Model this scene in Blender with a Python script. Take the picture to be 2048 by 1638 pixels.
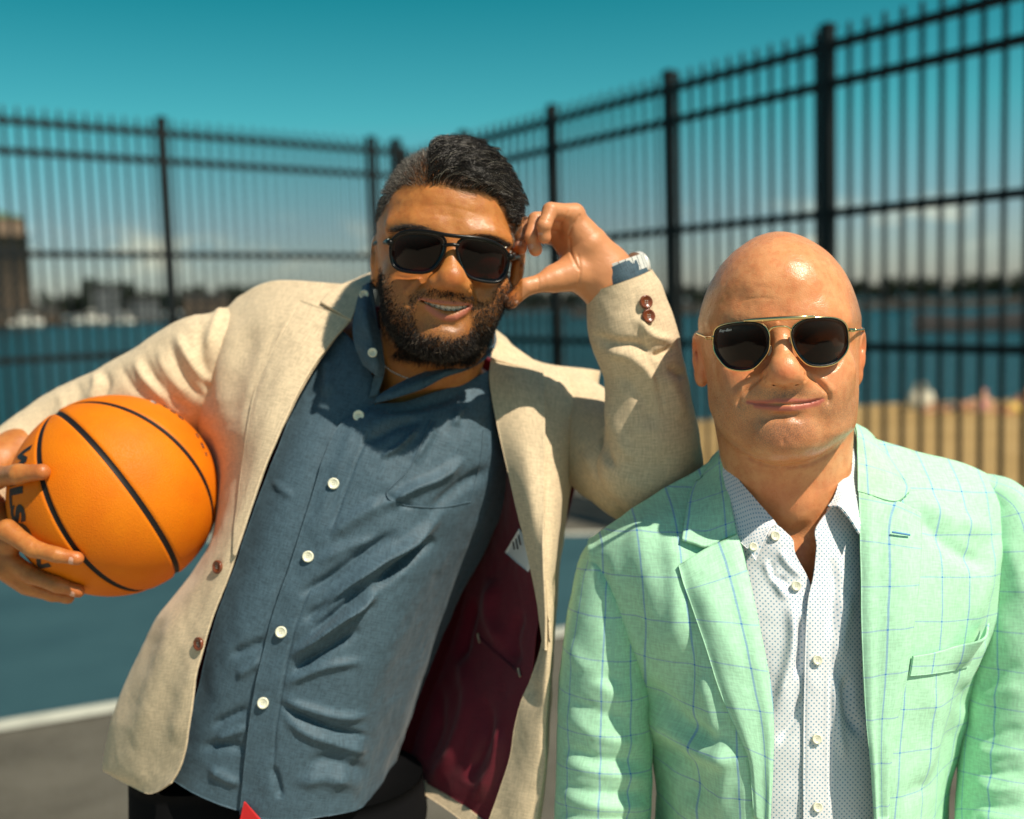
import bpy, bmesh, math, random
import numpy as np
from mathutils import Vector, Matrix

for o in list(bpy.data.objects):
    bpy.data.objects.remove(o)
scene = bpy.context.scene
COL = scene.collection
rng = np.random.default_rng(7)

# ------------------------------------------------------------------ camera
# photograph space: 2048 x 1638 pixels, focal length FPX pixels
FPX, PCX, PCY = 2220.0, 1024.0, 819.0
CAM_H, PITCH, ROLL = 1.55, 0.095, 0.030
C0 = np.array([0.0, 0.0, CAM_H])
_F = np.array([0.0, math.cos(PITCH), -math.sin(PITCH)])
_R0 = np.array([1.0, 0.0, 0.0])
_U0 = np.cross(_R0, _F)
_XI = math.cos(ROLL) * _R0 - math.sin(ROLL) * _U0
_YI = math.sin(ROLL) * _R0 + math.cos(ROLL) * _U0
VM = np.stack([_XI, _F, _YI], axis=1)            # view (right, depth, up) -> world

cam_d = bpy.data.cameras.new("camera")
cam_d.sensor_fit = 'HORIZONTAL'
cam_d.sensor_width = 36.0
cam_d.lens = FPX / 2048.0 * 36.0
cam_d.clip_start, cam_d.clip_end = 0.02, 6000.0
cam_d.dof.use_dof = True
cam_d.dof.focus_distance = 1.06
cam_d.dof.aperture_fstop = 3.1
cam = bpy.data.objects.new("camera", cam_d)
cam.matrix_world = Matrix(((_XI[0], _YI[0], -_F[0], C0[0]),
                           (_XI[1], _YI[1], -_F[1], C0[1]),
                           (_XI[2], _YI[2], -_F[2], C0[2]),
                           (0, 0, 0, 1)))
COL.objects.link(cam)
scene.camera = cam

# ------------------------------------------------------------------ sun and sky
SUN_V = np.array([0.43, -0.47, 0.77])            # towards the sun, in view axes (right, depth, up)
SUN_W = VM @ (SUN_V / np.linalg.norm(SUN_V))
SUN_EL = math.asin(SUN_W[2])
sun_d = bpy.data.lights.new("sun", 'SUN')
sun_d.energy = 5.0
sun_d.angle = math.radians(0.55)
sun_d.color = (1.0, 0.90, 0.74)
sun = bpy.data.objects.new("sun", sun_d)
sun.location = (3, -3, 8)
sun.rotation_euler = Vector(SUN_W).to_track_quat('Z', 'Y').to_euler()
COL.objects.link(sun)

world = bpy.data.worlds.new("World")
scene.world = world
world.use_nodes = True
wt = world.node_tree
wt.nodes.clear()
def wn(t): return wt.nodes.new(t)
w_out = wn('ShaderNodeOutputWorld'); w_bg = wn('ShaderNodeBackground')
w_sky = wn('ShaderNodeTexSky'); w_sky.sky_type = 'NISHITA'; w_sky.sun_disc = False
w_sky.sun_elevation = SUN_EL
w_sky.sun_rotation = math.atan2(SUN_W[0], SUN_W[1])
w_sky.air_density = 1.0; w_sky.dust_density = 0.6; w_sky.ozone_density = 1.2
w_geo = wn('ShaderNodeTexCoord'); w_sep = wn('ShaderNodeSeparateXYZ')
wt.links.new(w_geo.outputs['Generated'], w_sep.inputs[0])
# colour cast of the photograph's sky: teal overhead, greyer at the horizon
w_ramp = wn('ShaderNodeValToRGB')
cr = w_ramp.color_ramp
cr.elements[0].position = 0.0;  cr.elements[0].color = (0.62, 0.64, 0.70, 1)
cr.elements[1].position = 1.0;  cr.elements[1].color = (0.48, 0.54, 0.53, 1)
e = cr.elements.new(0.07); e.color = (0.48, 0.62, 0.66, 1)
e = cr.elements.new(0.16); e.color = (0.20, 0.78, 0.66, 1)
e = cr.elements.new(0.27); e.color = (0.038, 0.62, 0.50, 1)
e = cr.elements.new(0.55); e.color = (0.32, 0.60, 0.58, 1)
w_cl = wn('ShaderNodeClamp'); wt.links.new(w_sep.outputs['Z'], w_cl.inputs[0])
wt.links.new(w_cl.outputs[0], w_ramp.inputs[0])
w_mul = wn('ShaderNodeMix'); w_mul.data_type = 'RGBA'; w_mul.blend_type = 'MULTIPLY'
w_mul.inputs['Factor'].default_value = 1.0
wt.links.new(w_sky.outputs[0], w_mul.inputs['A']); wt.links.new(w_ramp.outputs[0], w_mul.inputs['B'])
# low cumulus along the horizon
w_map = wn('ShaderNodeMapping'); w_map.inputs['Scale'].default_value = (5.5, 5.5, 15.0)
wt.links.new(w_geo.outputs['Generated'], w_map.inputs[0])
w_noi = wn('ShaderNodeTexNoise'); w_noi.inputs['Scale'].default_value = 2.1; w_noi.inputs['Detail'].default_value = 6
wt.links.new(w_map.outputs[0], w_noi.inputs[0])
w_band = wn('ShaderNodeValToRGB'); b = w_band.color_ramp
b.elements[0].position = 0.030; b.elements[0].color = (0, 0, 0, 1)
b.elements[1].position = 0.085; b.elements[1].color = (0, 0, 0, 1)
e = b.elements.new(0.046); e.color = (1, 1, 1, 1)
e = b.elements.new(0.056); e.color = (.85, .85, .85, 1)
wt.links.new(w_cl.outputs[0], w_band.inputs[0])
w_thr = wn('ShaderNodeMapRange'); w_thr.inputs[1].default_value = 0.50; w_thr.inputs[2].default_value = 0.66
wt.links.new(w_noi.outputs[0], w_thr.inputs[0])
w_m2 = wn('ShaderNodeMath'); w_m2.operation = 'MULTIPLY'
wt.links.new(w_thr.outputs[0], w_m2.inputs[0]); wt.links.new(w_band.outputs[0], w_m2.inputs[1])
w_mix = wn('ShaderNodeMix'); w_mix.data_type = 'RGBA'
wt.links.new(w_m2.outputs[0], w_mix.inputs['Factor'])
wt.links.new(w_mul.outputs['Result'], w_mix.inputs['A'])
w_mix.inputs['B'].default_value = (6.6, 6.6, 5.0, 1)
wt.links.new(w_mix.outputs['Result'], w_bg.inputs[0])
w_bg.inputs[1].default_value = 0.108
wt.links.new(w_bg.outputs[0], w_out.inputs[0])

vs = scene.view_settings
vs.view_transform = 'Standard'; vs.look = 'None'; vs.exposure = 0.22; vs.gamma = 1.0
vs.use_curve_mapping = False
scene.cycles.use_denoising = True
scene.cycles.max_bounces = 8
scene.cycles.transparent_max_bounces = 16

# ------------------------------------------------------------------ helpers
def V(px, py, d):
    """photograph pixel + depth along the lens axis -> view space (right, depth, up) in metres"""
    return np.array([(px - PCX) / FPX * d, d, -(py - PCY) / FPX * d])
def VV(a):
    a = np.asarray(a, float)
    return np.stack([(a[..., 0] - PCX) / FPX * a[..., 2], a[..., 2], -(a[..., 1] - PCY) / FPX * a[..., 2]], -1)
def W(v):
    """view space -> world"""
    return np.asarray(v, float) @ VM.T + C0
def PX(v):
    v = np.asarray(v, float)
    return np.stack([v[..., 0] / v[..., 1] * FPX + PCX, PCY - v[..., 2] / v[..., 1] * FPX], -1)
def ground(px, py, z=0.0):
    """pixel -> point on the horizontal plane at height z, world"""
    r = VM @ np.array([(px - PCX) / FPX, 1.0, -(py - PCY) / FPX])
    t = (z - C0[2]) / r[2]
    return C0 + r * t
def srgb(r, g, b):
    f = lambda c: (c / 255.0) / 12.92 if c <= 10 else (((c / 255.0) + 0.055) / 1.055) ** 2.4
    return (f(r), f(g), f(b), 1.0)

def tag(o, label=None, cat=None, group=None, kind=None):
    if label: o['label'] = label
    if cat: o['category'] = cat
    if group: o['group'] = group
    if kind: o['kind'] = kind
    return o
def empty(name, loc):
    o = bpy.data.objects.new(name, None)
    o.empty_display_size = 0.1
    o.location = loc
    COL.objects.link(o)
    return o
def make_mesh(name, verts, faces, mat=None, parent=None, base=None, smooth=True, uv=None, attrs=None):
    """verts in world space; stored relative to base (the thing's own origin)"""
    verts = np.asarray(verts, dtype=np.float64)
    if base is None:
        base = np.array(parent.location) if parent is not None else verts.mean(0) * np.array([1, 1, 0]) + np.array([0, 0, verts[:, 2].min()])
        if parent is not None and parent.parent is not None:
            base = np.array(parent.parent.location)
    me = bpy.data.meshes.new(name)
    vl = verts - np.asarray(base)
    if isinstance(faces, np.ndarray) and faces.ndim == 2:
        n, k = faces.shape
        me.vertices.add(len(vl)); me.vertices.foreach_set('co', vl.astype(np.float32).ravel())
        me.loops.add(n * k); me.loops.foreach_set('vertex_index', faces.astype(np.int32).ravel())
        me.polygons.add(n)
        me.polygons.foreach_set('loop_start', np.arange(0, n * k, k, dtype=np.int32))
        me.polygons.foreach_set('loop_total', np.full(n, k, dtype=np.int32))
        me.update(calc_edges=True)
    else:
        me.from_pydata([tuple(v) for v in vl], [], [tuple(int(i) for i in f) for f in faces])
    if smooth:
        me.polygons.foreach_set('use_smooth', np.ones(len(me.polygons), dtype=bool))
    if uv is not None:
        ul = me.uv_layers.new(name='UVMap')
        li = np.zeros(len(me.loops), dtype=np.int32); me.loops.foreach_get('vertex_index', li)
        ul.data.foreach_set('uv', np.asarray(uv, dtype=np.float32)[li].ravel())
    if attrs:
        for k_, a_ in attrs.items():
            at = me.attributes.new(k_, 'FLOAT', 'POINT')
            at.data.foreach_set('value', np.asarray(a_, dtype=np.float32))
    me.validate()
    o = bpy.data.objects.new(name, me)
    COL.objects.link(o)
    if parent is not None:
        o.parent = parent
        if parent.parent is None:
            pass
    else:
        o.location = base
    if mat is not None:
        if isinstance(mat, (list, tuple)):
            for m in mat: me.materials.append(m)
        else:
            me.materials.append(mat)
    return o

# ---- shader helpers
class NT:
    def __init__(self, name):
        self.m = bpy.data.materials.new(name); self.m.use_nodes = True
        self.t = self.m.node_tree; self.t.nodes.clear()
        self.out = self.n('ShaderNodeOutputMaterial')
        self.p = self.n('ShaderNodeBsdfPrincipled')
        self.l(self.p.outputs[0], self.out.inputs[0])
    def n(self, t): return self.t.nodes.new(t)
    def l(self, a, b): self.t.links.new(a, b)
    def math(self, op, a, b=None, c=None, clamp=False):
        n = self.n('ShaderNodeMath'); n.operation = op; n.use_clamp = clamp
        for i, v in enumerate((a, b, c)):
            if v is None: continue
            if isinstance(v, (int, float)): n.inputs[i].default_value = v
            else: self.l(v, n.inputs[i])
        return n.outputs[0]
    def mix(self, f, a, b, blend='MIX'):
        n = self.n('ShaderNodeMix'); n.data_type = 'RGBA'; n.blend_type = blend
        for k_, v in (('Factor', f), ('A', a), ('B', b)):
            s = n.inputs[k_] if k_ != 'Factor' else n.inputs[0]
            if k_ != 'Factor': s = [i for i in n.inputs if i.name == k_ and i.type == 'RGBA'][0]
            if isinstance(v, (int, float)): s.default_value = v
            elif isinstance(v, tuple): s.default_value = v if len(v) == 4 else (*v, 1)
            else: self.l(v, s)
        return [o for o in n.outputs if o.type == 'RGBA'][0]
    def noise(self, scale, detail=4, rough=0.5, coord=None, dist=0.0):
        n = self.n('ShaderNodeTexNoise'); n.inputs['Scale'].default_value = scale
        n.inputs['Detail'].default_value = detail; n.inputs['Roughness'].default_value = rough
        n.inputs['Distortion'].default_value = dist
        if coord is not None: self.l(coord, n.inputs['Vector'])
        return n.outputs[0]
    def voronoi(self, scale, coord=None, feature='F1'):
        n = self.n('ShaderNodeTexVoronoi'); n.inputs['Scale'].default_value = scale; n.feature = feature
        if coord is not None: self.l(coord, n.inputs['Vector'])
        return n.outputs[0]
    def coord(self, kind='Object'):
        n = self.n('ShaderNodeTexCoord'); return n.outputs[kind]
    def mapping(self, co, scale=(1, 1, 1), rot=(0, 0, 0)):
        n = self.n('ShaderNodeMapping'); n.inputs['Scale'].default_value = scale; n.inputs['Rotation'].default_value = rot
        self.l(co, n.inputs[0]); return n.outputs[0]
    def range(self, v, a, b, c=0.0, d=1.0, smooth=True):
        n = self.n('ShaderNodeMapRange')
        if smooth: n.interpolation_type = 'SMOOTHSTEP'
        self.l(v, n.inputs[0])
        for i, x in enumerate((a, b, c, d)): n.inputs[1 + i].default_value = x
        return n.outputs[0]
    def ramp(self, f, stops):
        n = self.n('ShaderNodeValToRGB'); r = n.color_ramp
        while len(r.elements) < len(stops): r.elements.new(0.5)
        for e_, (p_, c_) in zip(r.elements, stops): e_.position = p_; e_.color = c_ if len(c_) == 4 else (*c_, 1)
        self.l(f, n.inputs[0]); return n.outputs[0]
    def attr(self, name):
        n = self.n('ShaderNodeAttribute'); n.attribute_name = name; return n.outputs['Fac']
    def bump(self, h, strength=0.3, dist=0.001, normal=None):
        n = self.n('ShaderNodeBump'); n.inputs['Strength'].default_value = strength; n.inputs['Distance'].default_value = dist
        self.l(h, n.inputs['Height'])
        if normal is not None: self.l(normal, n.inputs['Normal'])
        return n.outputs[0]
    def set(self, **kw):
        names = dict(color='Base Color', rough='Roughness', metal='Metallic', spec='Specular IOR Level', normal='Normal',
                     sss='Subsurface Weight', sssr='Subsurface Radius', ssss='Subsurface Scale', coat='Coat Weight', coatr='Coat Roughness',
                     trans='Transmission Weight', ior='IOR', alpha='Alpha', sheen='Sheen Weight', sheenr='Sheen Roughness', aniso='Anisotropic')
        for k_, v in kw.items():
            s = self.p.inputs[names[k_]]
            if hasattr(v, 'is_output'): self.l(v, s)
            elif isinstance(v, tuple) and len(v) == 3 and k_ == 'color': s.default_value = (*v, 1)
            else: s.default_value = v
        return self
def simple(name, color, rough=0.5, metal=0.0, spec=0.5, var=0.0, scale=20.0, bump=0.0, bscale=200.0):
    t = NT(name); t.set(rough=rough, metal=metal, spec=spec)
    co = t.coord()
    if var:
        nz = t.noise(scale, 5, 0.6, co)
        t.set(color=t.mix(t.range(nz, .3, .7), tuple(c * (1 - var) for c in color[:3]), tuple(min(1, c * (1 + var)) for c in color[:3])))
    else:
        t.set(color=tuple(color[:3]))
    if bump:
        t.set(normal=t.bump(t.noise(bscale, 4, .6, co), bump, 0.002))
    return t.m

# ---- curve / surface helpers
def catmull(P, n):
    """resample polyline control points P (k,dim) with a Catmull-Rom spline to n points, uniform in parameter"""
    P = np.asarray(P, float); k = len(P)
    if k == 1: return np.repeat(P, n, 0)
    if k == 2:
        t = np.linspace(0, 1, n).reshape((-1,) + (1,) * (P.ndim - 1)); return P[0] * (1 - t) + P[1] * t
    Q = np.concatenate([(2 * P[0] - P[1])[None], P, (2 * P[-1] - P[-2])[None]])
    t = np.linspace(0, k - 1, n); i = np.minimum(t.astype(int), k - 2); u = (t - i).reshape((-1,) + (1,) * (P.ndim - 1))
    p0, p1, p2, p3 = Q[i], Q[i + 1], Q[i + 2], Q[i + 3]
    return 0.5 * ((2 * p1) + (-p0 + p2) * u + (2 * p0 - 5 * p1 + 4 * p2 - p3) * u ** 2 + (-p0 + 3 * p1 - 3 * p2 + p3) * u ** 3)
def arc(P, n, m=400):
    """resample uniformly in arc length"""
    Q = catmull(P, m)
    s = np.r_[0, np.cumsum(np.linalg.norm(np.diff(Q, axis=0), axis=1))]
    t = np.linspace(0, s[-1], n)
    return np.stack([np.interp(t, s, Q[:, j]) for j in range(Q.shape[1])], 1)
def grid_faces(nu, nv, close_u=False, close_v=False, off=0):
    iu = np.arange(nu if close_u else nu - 1); iv = np.arange(nv if close_v else nv - 1)
    a, b_ = np.meshgrid(iu, iv, indexing='ij'); a = a.ravel(); b_ = b_.ravel()
    a2 = (a + 1) % nu; b2 = (b_ + 1) % nv
    return np.stack([a * nv + b_, a2 * nv + b_, a2 * nv + b2, a * nv + b2], 1) + off
def grid_normals(G, close_v=False):
    du = np.gradient(G, axis=0)
    if close_v:
        dv = (np.roll(G, -1, 1) - np.roll(G, 1, 1)) / 2
    else:
        dv = np.gradient(G, axis=1)
    n = np.cross(du, dv); n /= np.linalg.norm(n, axis=-1, keepdims=True) + 1e-12
    return n
def tube_pts(P, r, seg=8, up=None):
    """round tube along polyline P (view or world), radius scalar or array; returns verts, faces (closed ends)"""
    P = np.asarray(P, float); n = len(P); r = np.broadcast_to(np.asarray(r, float), (n,))
    T = np.gradient(P, axis=0); T /= np.linalg.norm(T, axis=1, keepdims=True) + 1e-12
    u = np.array([0.0, 0, 1]) if up is None else np.asarray(up, float)
    if abs(T[0] @ u) > 0.9: u = np.array([1.0, 0, 0])
    N = np.zeros_like(P); v = u - T[0] * (u @ T[0]); N[0] = v / np.linalg.norm(v)
    for i in range(1, n):
        v = N[i - 1] - T[i] * (N[i - 1] @ T[i]); N[i] = v / (np.linalg.norm(v) + 1e-12)
    B = np.cross(T, N); a = np.linspace(0, 2 * np.pi, seg, endpoint=False)
    ring = P[:, None] + r[:, None, None] * (np.cos(a)[None, :, None] * N[:, None] + np.sin(a)[None, :, None] * B[:, None])
    vts = ring.reshape(-1, 3); f = [tuple(x) for x in grid_faces(n, seg, close_v=True)]
    f.append(tuple(range(seg))[::-1]); f.append(tuple(range((n - 1) * seg, n * seg)))
    return vts, f
def box_pts(c, half, axes=None):
    A = np.eye(3) if axes is None else np.asarray(axes, float)
    s = np.array([[x, y, z] for x in (-1, 1) for y in (-1, 1) for z in (-1, 1)], float) * np.asarray(half)
    v = np.asarray(c) + s @ A
    f = [(0, 1, 3, 2), (4, 6, 7, 5), (0, 4, 5, 1), (2, 3, 7, 6), (0, 2, 6, 4), (1, 5, 7, 3)]
    return v, f
class MB:
    def __init__(self): self.v = []; self.f = []; self.n = 0
    def add(self, v, f):
        self.v.append(np.asarray(v, float)); self.f += [tuple(int(i) + self.n for i in q) for q in f]; self.n += len(v); return self
    def box(self, c, half, axes=None): return self.add(*box_pts(c, half, axes))
    def tube(self, P, r, seg=8): return self.add(*tube_pts(P, r, seg))
    def obj(self, name, mat, parent=None, base=None, smooth=False): return make_mesh(name, np.vstack(self.v), self.f, mat, parent, base, smooth)

def dist_polyline(xy, poly):
    """min distance and curve parameter of points xy (n,2) to a polyline (k,2)"""
    best = np.full(len(xy), 1e9); bt = np.zeros(len(xy)); side = np.zeros(len(xy))
    k = len(poly) - 1
    for i in range(k):
        a = poly[i]; d = poly[i + 1] - a; L = d @ d + 1e-12
        t = np.clip(((xy - a) @ d) / L, 0, 1); q = xy - a - t[:, None] * d
        dd = np.hypot(q[:, 0], q[:, 1]); m = dd < best
        best[m] = dd[m]; bt[m] = (i + t[m]) / k
        side[m] = (d[0] * q[m, 1] - d[1] * q[m, 0])
    return best, bt, np.sign(side)

def vnoise(p, scale, seed=0, octaves=3):
    """smooth value noise on points (n,k<=3) -> about [-1,1]"""
    p = np.asarray(p, float)
    if p.shape[1] == 2: p = np.c_[p, np.zeros(len(p))]
    out = np.zeros(len(p)); amp = 1.0; tot = 0
    r = np.random.default_rng(seed); T = r.uniform(-1, 1, (32, 32, 32))
    q = p / scale + 100.37
    for o_ in range(octaves):
        i = np.floor(q).astype(int); f = q - i; f = f * f * (3 - 2 * f)
        i0 = i % 32; i1 = (i + 1) % 32
        def g(a, b_, c): return T[a, b_, c]
        x0, y0, z0 = i0.T; x1, y1, z1 = i1.T; fx, fy, fz = f.T
        c00 = g(x0, y0, z0) * (1 - fx) + g(x1, y0, z0) * fx; c10 = g(x0, y1, z0) * (1 - fx) + g(x1, y1, z0) * fx
        c01 = g(x0, y0, z1) * (1 - fx) + g(x1, y0, z1) * fx; c11 = g(x0, y1, z1) * (1 - fx) + g(x1, y1, z1) * fx
        out += amp * ((c00 * (1 - fy) + c10 * fy) * (1 - fz) + (c01 * (1 - fy) + c11 * fy) * fz)
        tot += amp; amp *= 0.5; q = q * 2.03 + 17.1
    return out / tot * 1.6
# ================================================================== SETTING
Z_WATER = -0.55
def sheet(name, pts, z, mat, label=None, kind='structure', cat=None):
    v = np.array([[p[0], p[1], z] for p in pts], float)
    o = make_mesh(name, v, [tuple(range(len(v)))], mat, base=(0, 0, 0), smooth=False)
    tag(o, label, cat, kind=kind); return o

t = NT('court_paint_blue'); co = t.coord()
n1 = t.noise(1.3, 5, .6, co); n2 = t.noise(260, 3, .7, co)
t.set(color=t.mix(t.range(n1, .25, .75), (0.020, 0.060, 0.074, 1), (0.030, 0.080, 0.094, 1)), rough=0.75, spec=0.25,
      normal=t.bump(n2, .5, .002))
M_COURT = t.m
t = NT('asphalt_grey'); co = t.coord()
n1 = t.noise(2.0, 6, .65, co); n2 = t.noise(300, 3, .7, co); n3 = t.noise(90, 2, .5, co)
c = t.mix(t.range(n1, .3, .7), (0.075, 0.068, 0.052, 1), (0.120, 0.110, 0.086, 1))
c = t.mix(t.range(n3, .55, .75), c, (0.17, 0.165, 0.145, 1))
t.set(color=c, rough=0.85, spec=0.2, normal=t.bump(n2, .6, .003))
M_ASPH = t.m
M_LINE = simple('court_line_paint', (0.46, 0.46, 0.38), 0.7, var=0.12, scale=6)
t = NT('sand'); co = t.coord()
n1 = t.noise(0.6, 6, .6, co); n2 = t.noise(6, 5, .7, co)
c = t.mix(t.range(n1, .3, .7), (0.33, 0.215, 0.085, 1), (0.42, 0.28, 0.12, 1)); c = t.mix(t.range(n2, .5, .8), c, (0.36, 0.22, 0.09, 1))
t.set(color=c, rough=0.95, spec=0.1, normal=t.bump(n2, .8, .06))
M_SAND = t.m
t = NT('sea_water'); co = t.coord(); mp = t.mapping(co, (0.5, 2.2, 1))
n1 = t.noise(1.2, 6, .6, mp, 0.4)
t.set(color=(0.003, 0.028, 0.034, 1), rough=0.30, spec=0.24, normal=t.bump(n1, .9, .25))
M_WATER = t.m

# one ground sheet to the horizon (sea bed / far land) far below the surfaces in view
water = sheet('water', [(-5000, 5.0), (5000, 5.0), (5000, 5500), (-5000, 5500)], Z_WATER, M_WATER, 'dark teal harbour water with small ripples')
# court: blue paint, grey apron
la, lb = ground(0, 1455), ground(1130, 1265)
ldir = (lb - la)[:2] / np.linalg.norm((lb - la)[:2]); lnor = np.array([-ldir[1], ldir[0]])
if lnor[1] < 0: lnor = -lnor
def lp(s, t_): return tuple(la[:2] + ldir * s + lnor * t_)
lf = ground(1150, 1069)
T2 = (lf - la)[:2] @ lnor
sheet('asphalt_ground', [(-14, -8), (14, -8), (14, 7.2), (4, 7.2), (-1.0, 12.6), (-14, 9.6)], 0.0, M_ASPH, 'grey speckled asphalt apron around the court')
FB = ground(0, 1085)[:2]; FA = ground(1150, 1069)[:2]; fd = (FA - FB) / np.linalg.norm(FA - FB)
def lcut(t_): return lp(np.interp(t_, [0, T2], [5.6, 4.1]), t_)
sheet('blue_court', [lp(-9, 0.0), lcut(0.0), tuple(FA + fd * 0.9), tuple(FB - fd * 6)], 0.004, M_COURT, 'blue painted sports court surface')
def line_strip(t0, t1, label):
    sheet('court_line', [lp(-9, t0), lcut(t0), lcut(t1), lp(-9, t1)], 0.008, M_LINE, label)
w0 = abs((ground(0, 1465)[:2] - ground(0, 1443)[:2]) @ lnor)
line_strip(-w0 / 2, w0 / 2, 'white boundary line painted on the near edge of the blue court')
fn = np.array([-fd[1], fd[0]])
sheet('court_line', [tuple(FB - fd * 6 - fn * .05), tuple(FA + fd * .9 - fn * .05), tuple(FA + fd * .9 + fn * .05), tuple(FB - fd * 6 + fn * .05)], 0.008, M_LINE, 'white boundary line painted on the far edge of the blue court')
M_BOUNCE = simple('pale_bounce_surface', (0.38, 0.335, 0.26), .9, var=.12, scale=3, bump=.3)  # pale sheet added below the view, bounces sunlight up onto faces and necks
sheet('bounce_ground', [(-14, -8), (14, -8), (14, 1.9), (-14, 2.3)], 0.004, M_BOUNCE, 'unseen pale ground added to bounce sunlight up at the men')
# retaining slab under the court, so the step down to the beach is solid
v_, f_ = box_pts((0, 1.3, -0.42), (14, 9.2, 0.40)); 

sh = [ground(x, y, Z_WATER + 0.03) for x, y in ((1180, 862), (1395, 842), (1560, 826), (1730, 810), (1900, 803), (2100, 797), (2500, 785))]
sand_pts = [(sh[0][0] - 1, 7.0)] + [tuple(p[:2]) for p in sh] + [(60, sh[-1][1] + 5), (60, 3.0), (3.0, 3.0)]
sx = np.linspace(0, 1, 60); sand_v = []; shp = np.array([p[:2] for p in sh])
near = np.array([[-0.6, 11.6], [0.6, 10.2], [2.2, 8.4], [3.6, 6.9], [5, 5.4], [8, 3.5], [14, 2.0]])
A_ = catmull(shp, 60); B_ = catmull(near, 60)
rows = []
for k in np.linspace(-0.05, 1.0, 40):
    q = A_ * (1 - k) + B_ * k
    z = Z_WATER + 0.03 + 0.38 * max(k, -0.02) ** 0.8 if k > 0 else np.full(60, Z_WATER - 0.02)
    z = np.broadcast_to(z, (60,)) + 0.035 * vnoise(q, 0.9, 3) * min(1, max(k, 0) * 6)
    rows.append(np.c_[q, z])
G_ = np.array(rows)
tag(make_mesh('sand_beach', G_.reshape(-1, 3), grid_faces(40, 60), M_SAND, base=(0, 0, 0)), 'tan sandy beach sloping down to the water', kind='structure')

# ------------------------------------------------------------------ picket fence
H_F = 3.10
t = NT('black_powder_coat'); co = t.coord()
t.set(color=(0.006, 0.007, 0.007, 1), rough=0.55, spec=0.3, normal=t.bump(t.noise(400, 3, .6, co), .15, .001))
M_FENCE = t.m
Lp = np.array([ground(322, 240, H_F)[:2], ground(742, 278, H_F)[:2]])
Rt = np.array([ground(x, y, H_F)[:2] for x, y in ((933, 266), (1112, 210), (1350, 143), (1665, 55))])
cR = Rt.mean(0); dR = np.linalg.svd(Rt - cR)[2][0]
if dR[0] < 0: dR = -dR
sR = (Rt - cR) @ dR; stepR = (sR[-1] - sR[0]) / 3
dL = (Lp[1] - Lp[0]); lenL = np.linalg.norm(dL); dL /= lenL
# corner
A = np.stack([dL, -dR], 1); tt = np.linalg.solve(A, cR - Lp[0]); CORNER = Lp[0] + dL * tt[0]
def build_fence(label, origin, direction, posts, s_end0, s_end1, gap):
    root = empty('picket_fence', (*origin, 0.0))
    tag(root, label, 'fence', 'black picket fences around the court')
    ax = np.array([[direction[0], direction[1], 0], [-direction[1], direction[0], 0], [0, 0, 1]])
    o3 = np.array([*origin, 0.0])
    me_post = me_pick = None
    def link(me, name, s, off=0.0):
        o = bpy.data.objects.new(name, me); COL.objects.link(o); o.parent = root
        p = ax[0] * s + ax[1] * off; o.location = p; o.rotation_euler = (0, 0, math.atan2(direction[1], direction[0])); return o
    b = MB(); b.box((0, 0, H_F / 2), (0.034, 0.034, H_F / 2)); b.box((0, 0, H_F + 0.006), (0.038, 0.038, 0.012))
    b.add(*box_pts((0, 0, H_F + 0.022), (0.02, 0.02, 0.008))); b.box((0, 0, 0.01), (0.075, 0.075, 0.01))
    po = b.obj('post', M_FENCE, root, base=(0, 0, 0)); me_post = po.data; bpy.data.objects.remove(po)
    hs = 0.0105
    v = np.array([[x * hs, y * hs, z] for z in (0.07, H_F - 0.02) for x, y in ((-1, -1), (1, -1), (1, 1), (-1, 1))] + [[0, 0, H_F + 0.015]])
    f = [(0, 3, 2, 1)] + [(i, (i + 1) % 4, 4 + (i + 1) % 4, 4 + i) for i in range(4)] + [(4 + i, 4 + (i + 1) % 4, 8) for i in range(4)]
    pk = make_mesh('picket', v, f, M_FENCE, root, base=(0, 0, 0), smooth=False); me_pick = pk.data; bpy.data.objects.remove(pk)
    for s in posts: link(me_post, 'post', s)
    n = int((s_end1 - s_end0) / gap)
    for i in range(n + 1):
        s = s_end0 + gap * i
        if min(abs(s - q) for q in posts) < 0.045: continue
        link(me_pick, 'picket', s, 0.0)
    for z in (H_F - 0.105, H_F - 0.325, H_F - 1.075, H_F - 1.86, 0.17):
        L = (s_end1 - s_end0)
        for sd in (-0.0185,):
            b = MB(); b.box(o3 + ax[0] * ((s_end0 + s_end1) / 2) + ax[1] * sd + np.array([0, 0, z]), (L / 2, 0.0055, 0.024), ax)
            b.box(o3 + ax[0] * ((s_end0 + s_end1) / 2) - ax[1] * sd + np.array([0, 0, z]), (L / 2, 0.0055, 0.024), ax)
            b.box(o3 + ax[0] * ((s_end0 + s_end1) / 2) + np.array([0, 0, z + 0.021]), (L / 2, 0.0128, 0.003), ax)
            b.obj('rail', M_FENCE, root, base=o3)
    return root
def s_at_px(o, d, px):
    s = np.linspace(-6, 6, 2401); q = PX((np.c_[o + s[:, None] * d, np.full(len(s), H_F)] - C0) @ VM); return float(s[np.argmin(np.abs(q[:, 0] - px))])
sc = s_at_px(Lp[0], dL, 796)
build_fence('long black picket fence running across behind the man holding the basketball', Lp[0], dL, [-2 * lenL, -lenL, 0.0, lenL, sc - 0.02], -2.2 * lenL, sc - 0.06, lenL / 20)
p0 = sR[0]
postsR = [p0 - 0.02 + stepR * k for k in range(0, 7)] + [s_at_px(cR, dR, 806)]
sc2 = s_at_px(cR, dR, 800)
build_fence('tall black picket fence receding behind the bald man at the right', cR, dR, postsR, sc2, p0 + stepR * 6.1, stepR / 11.5)

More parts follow.
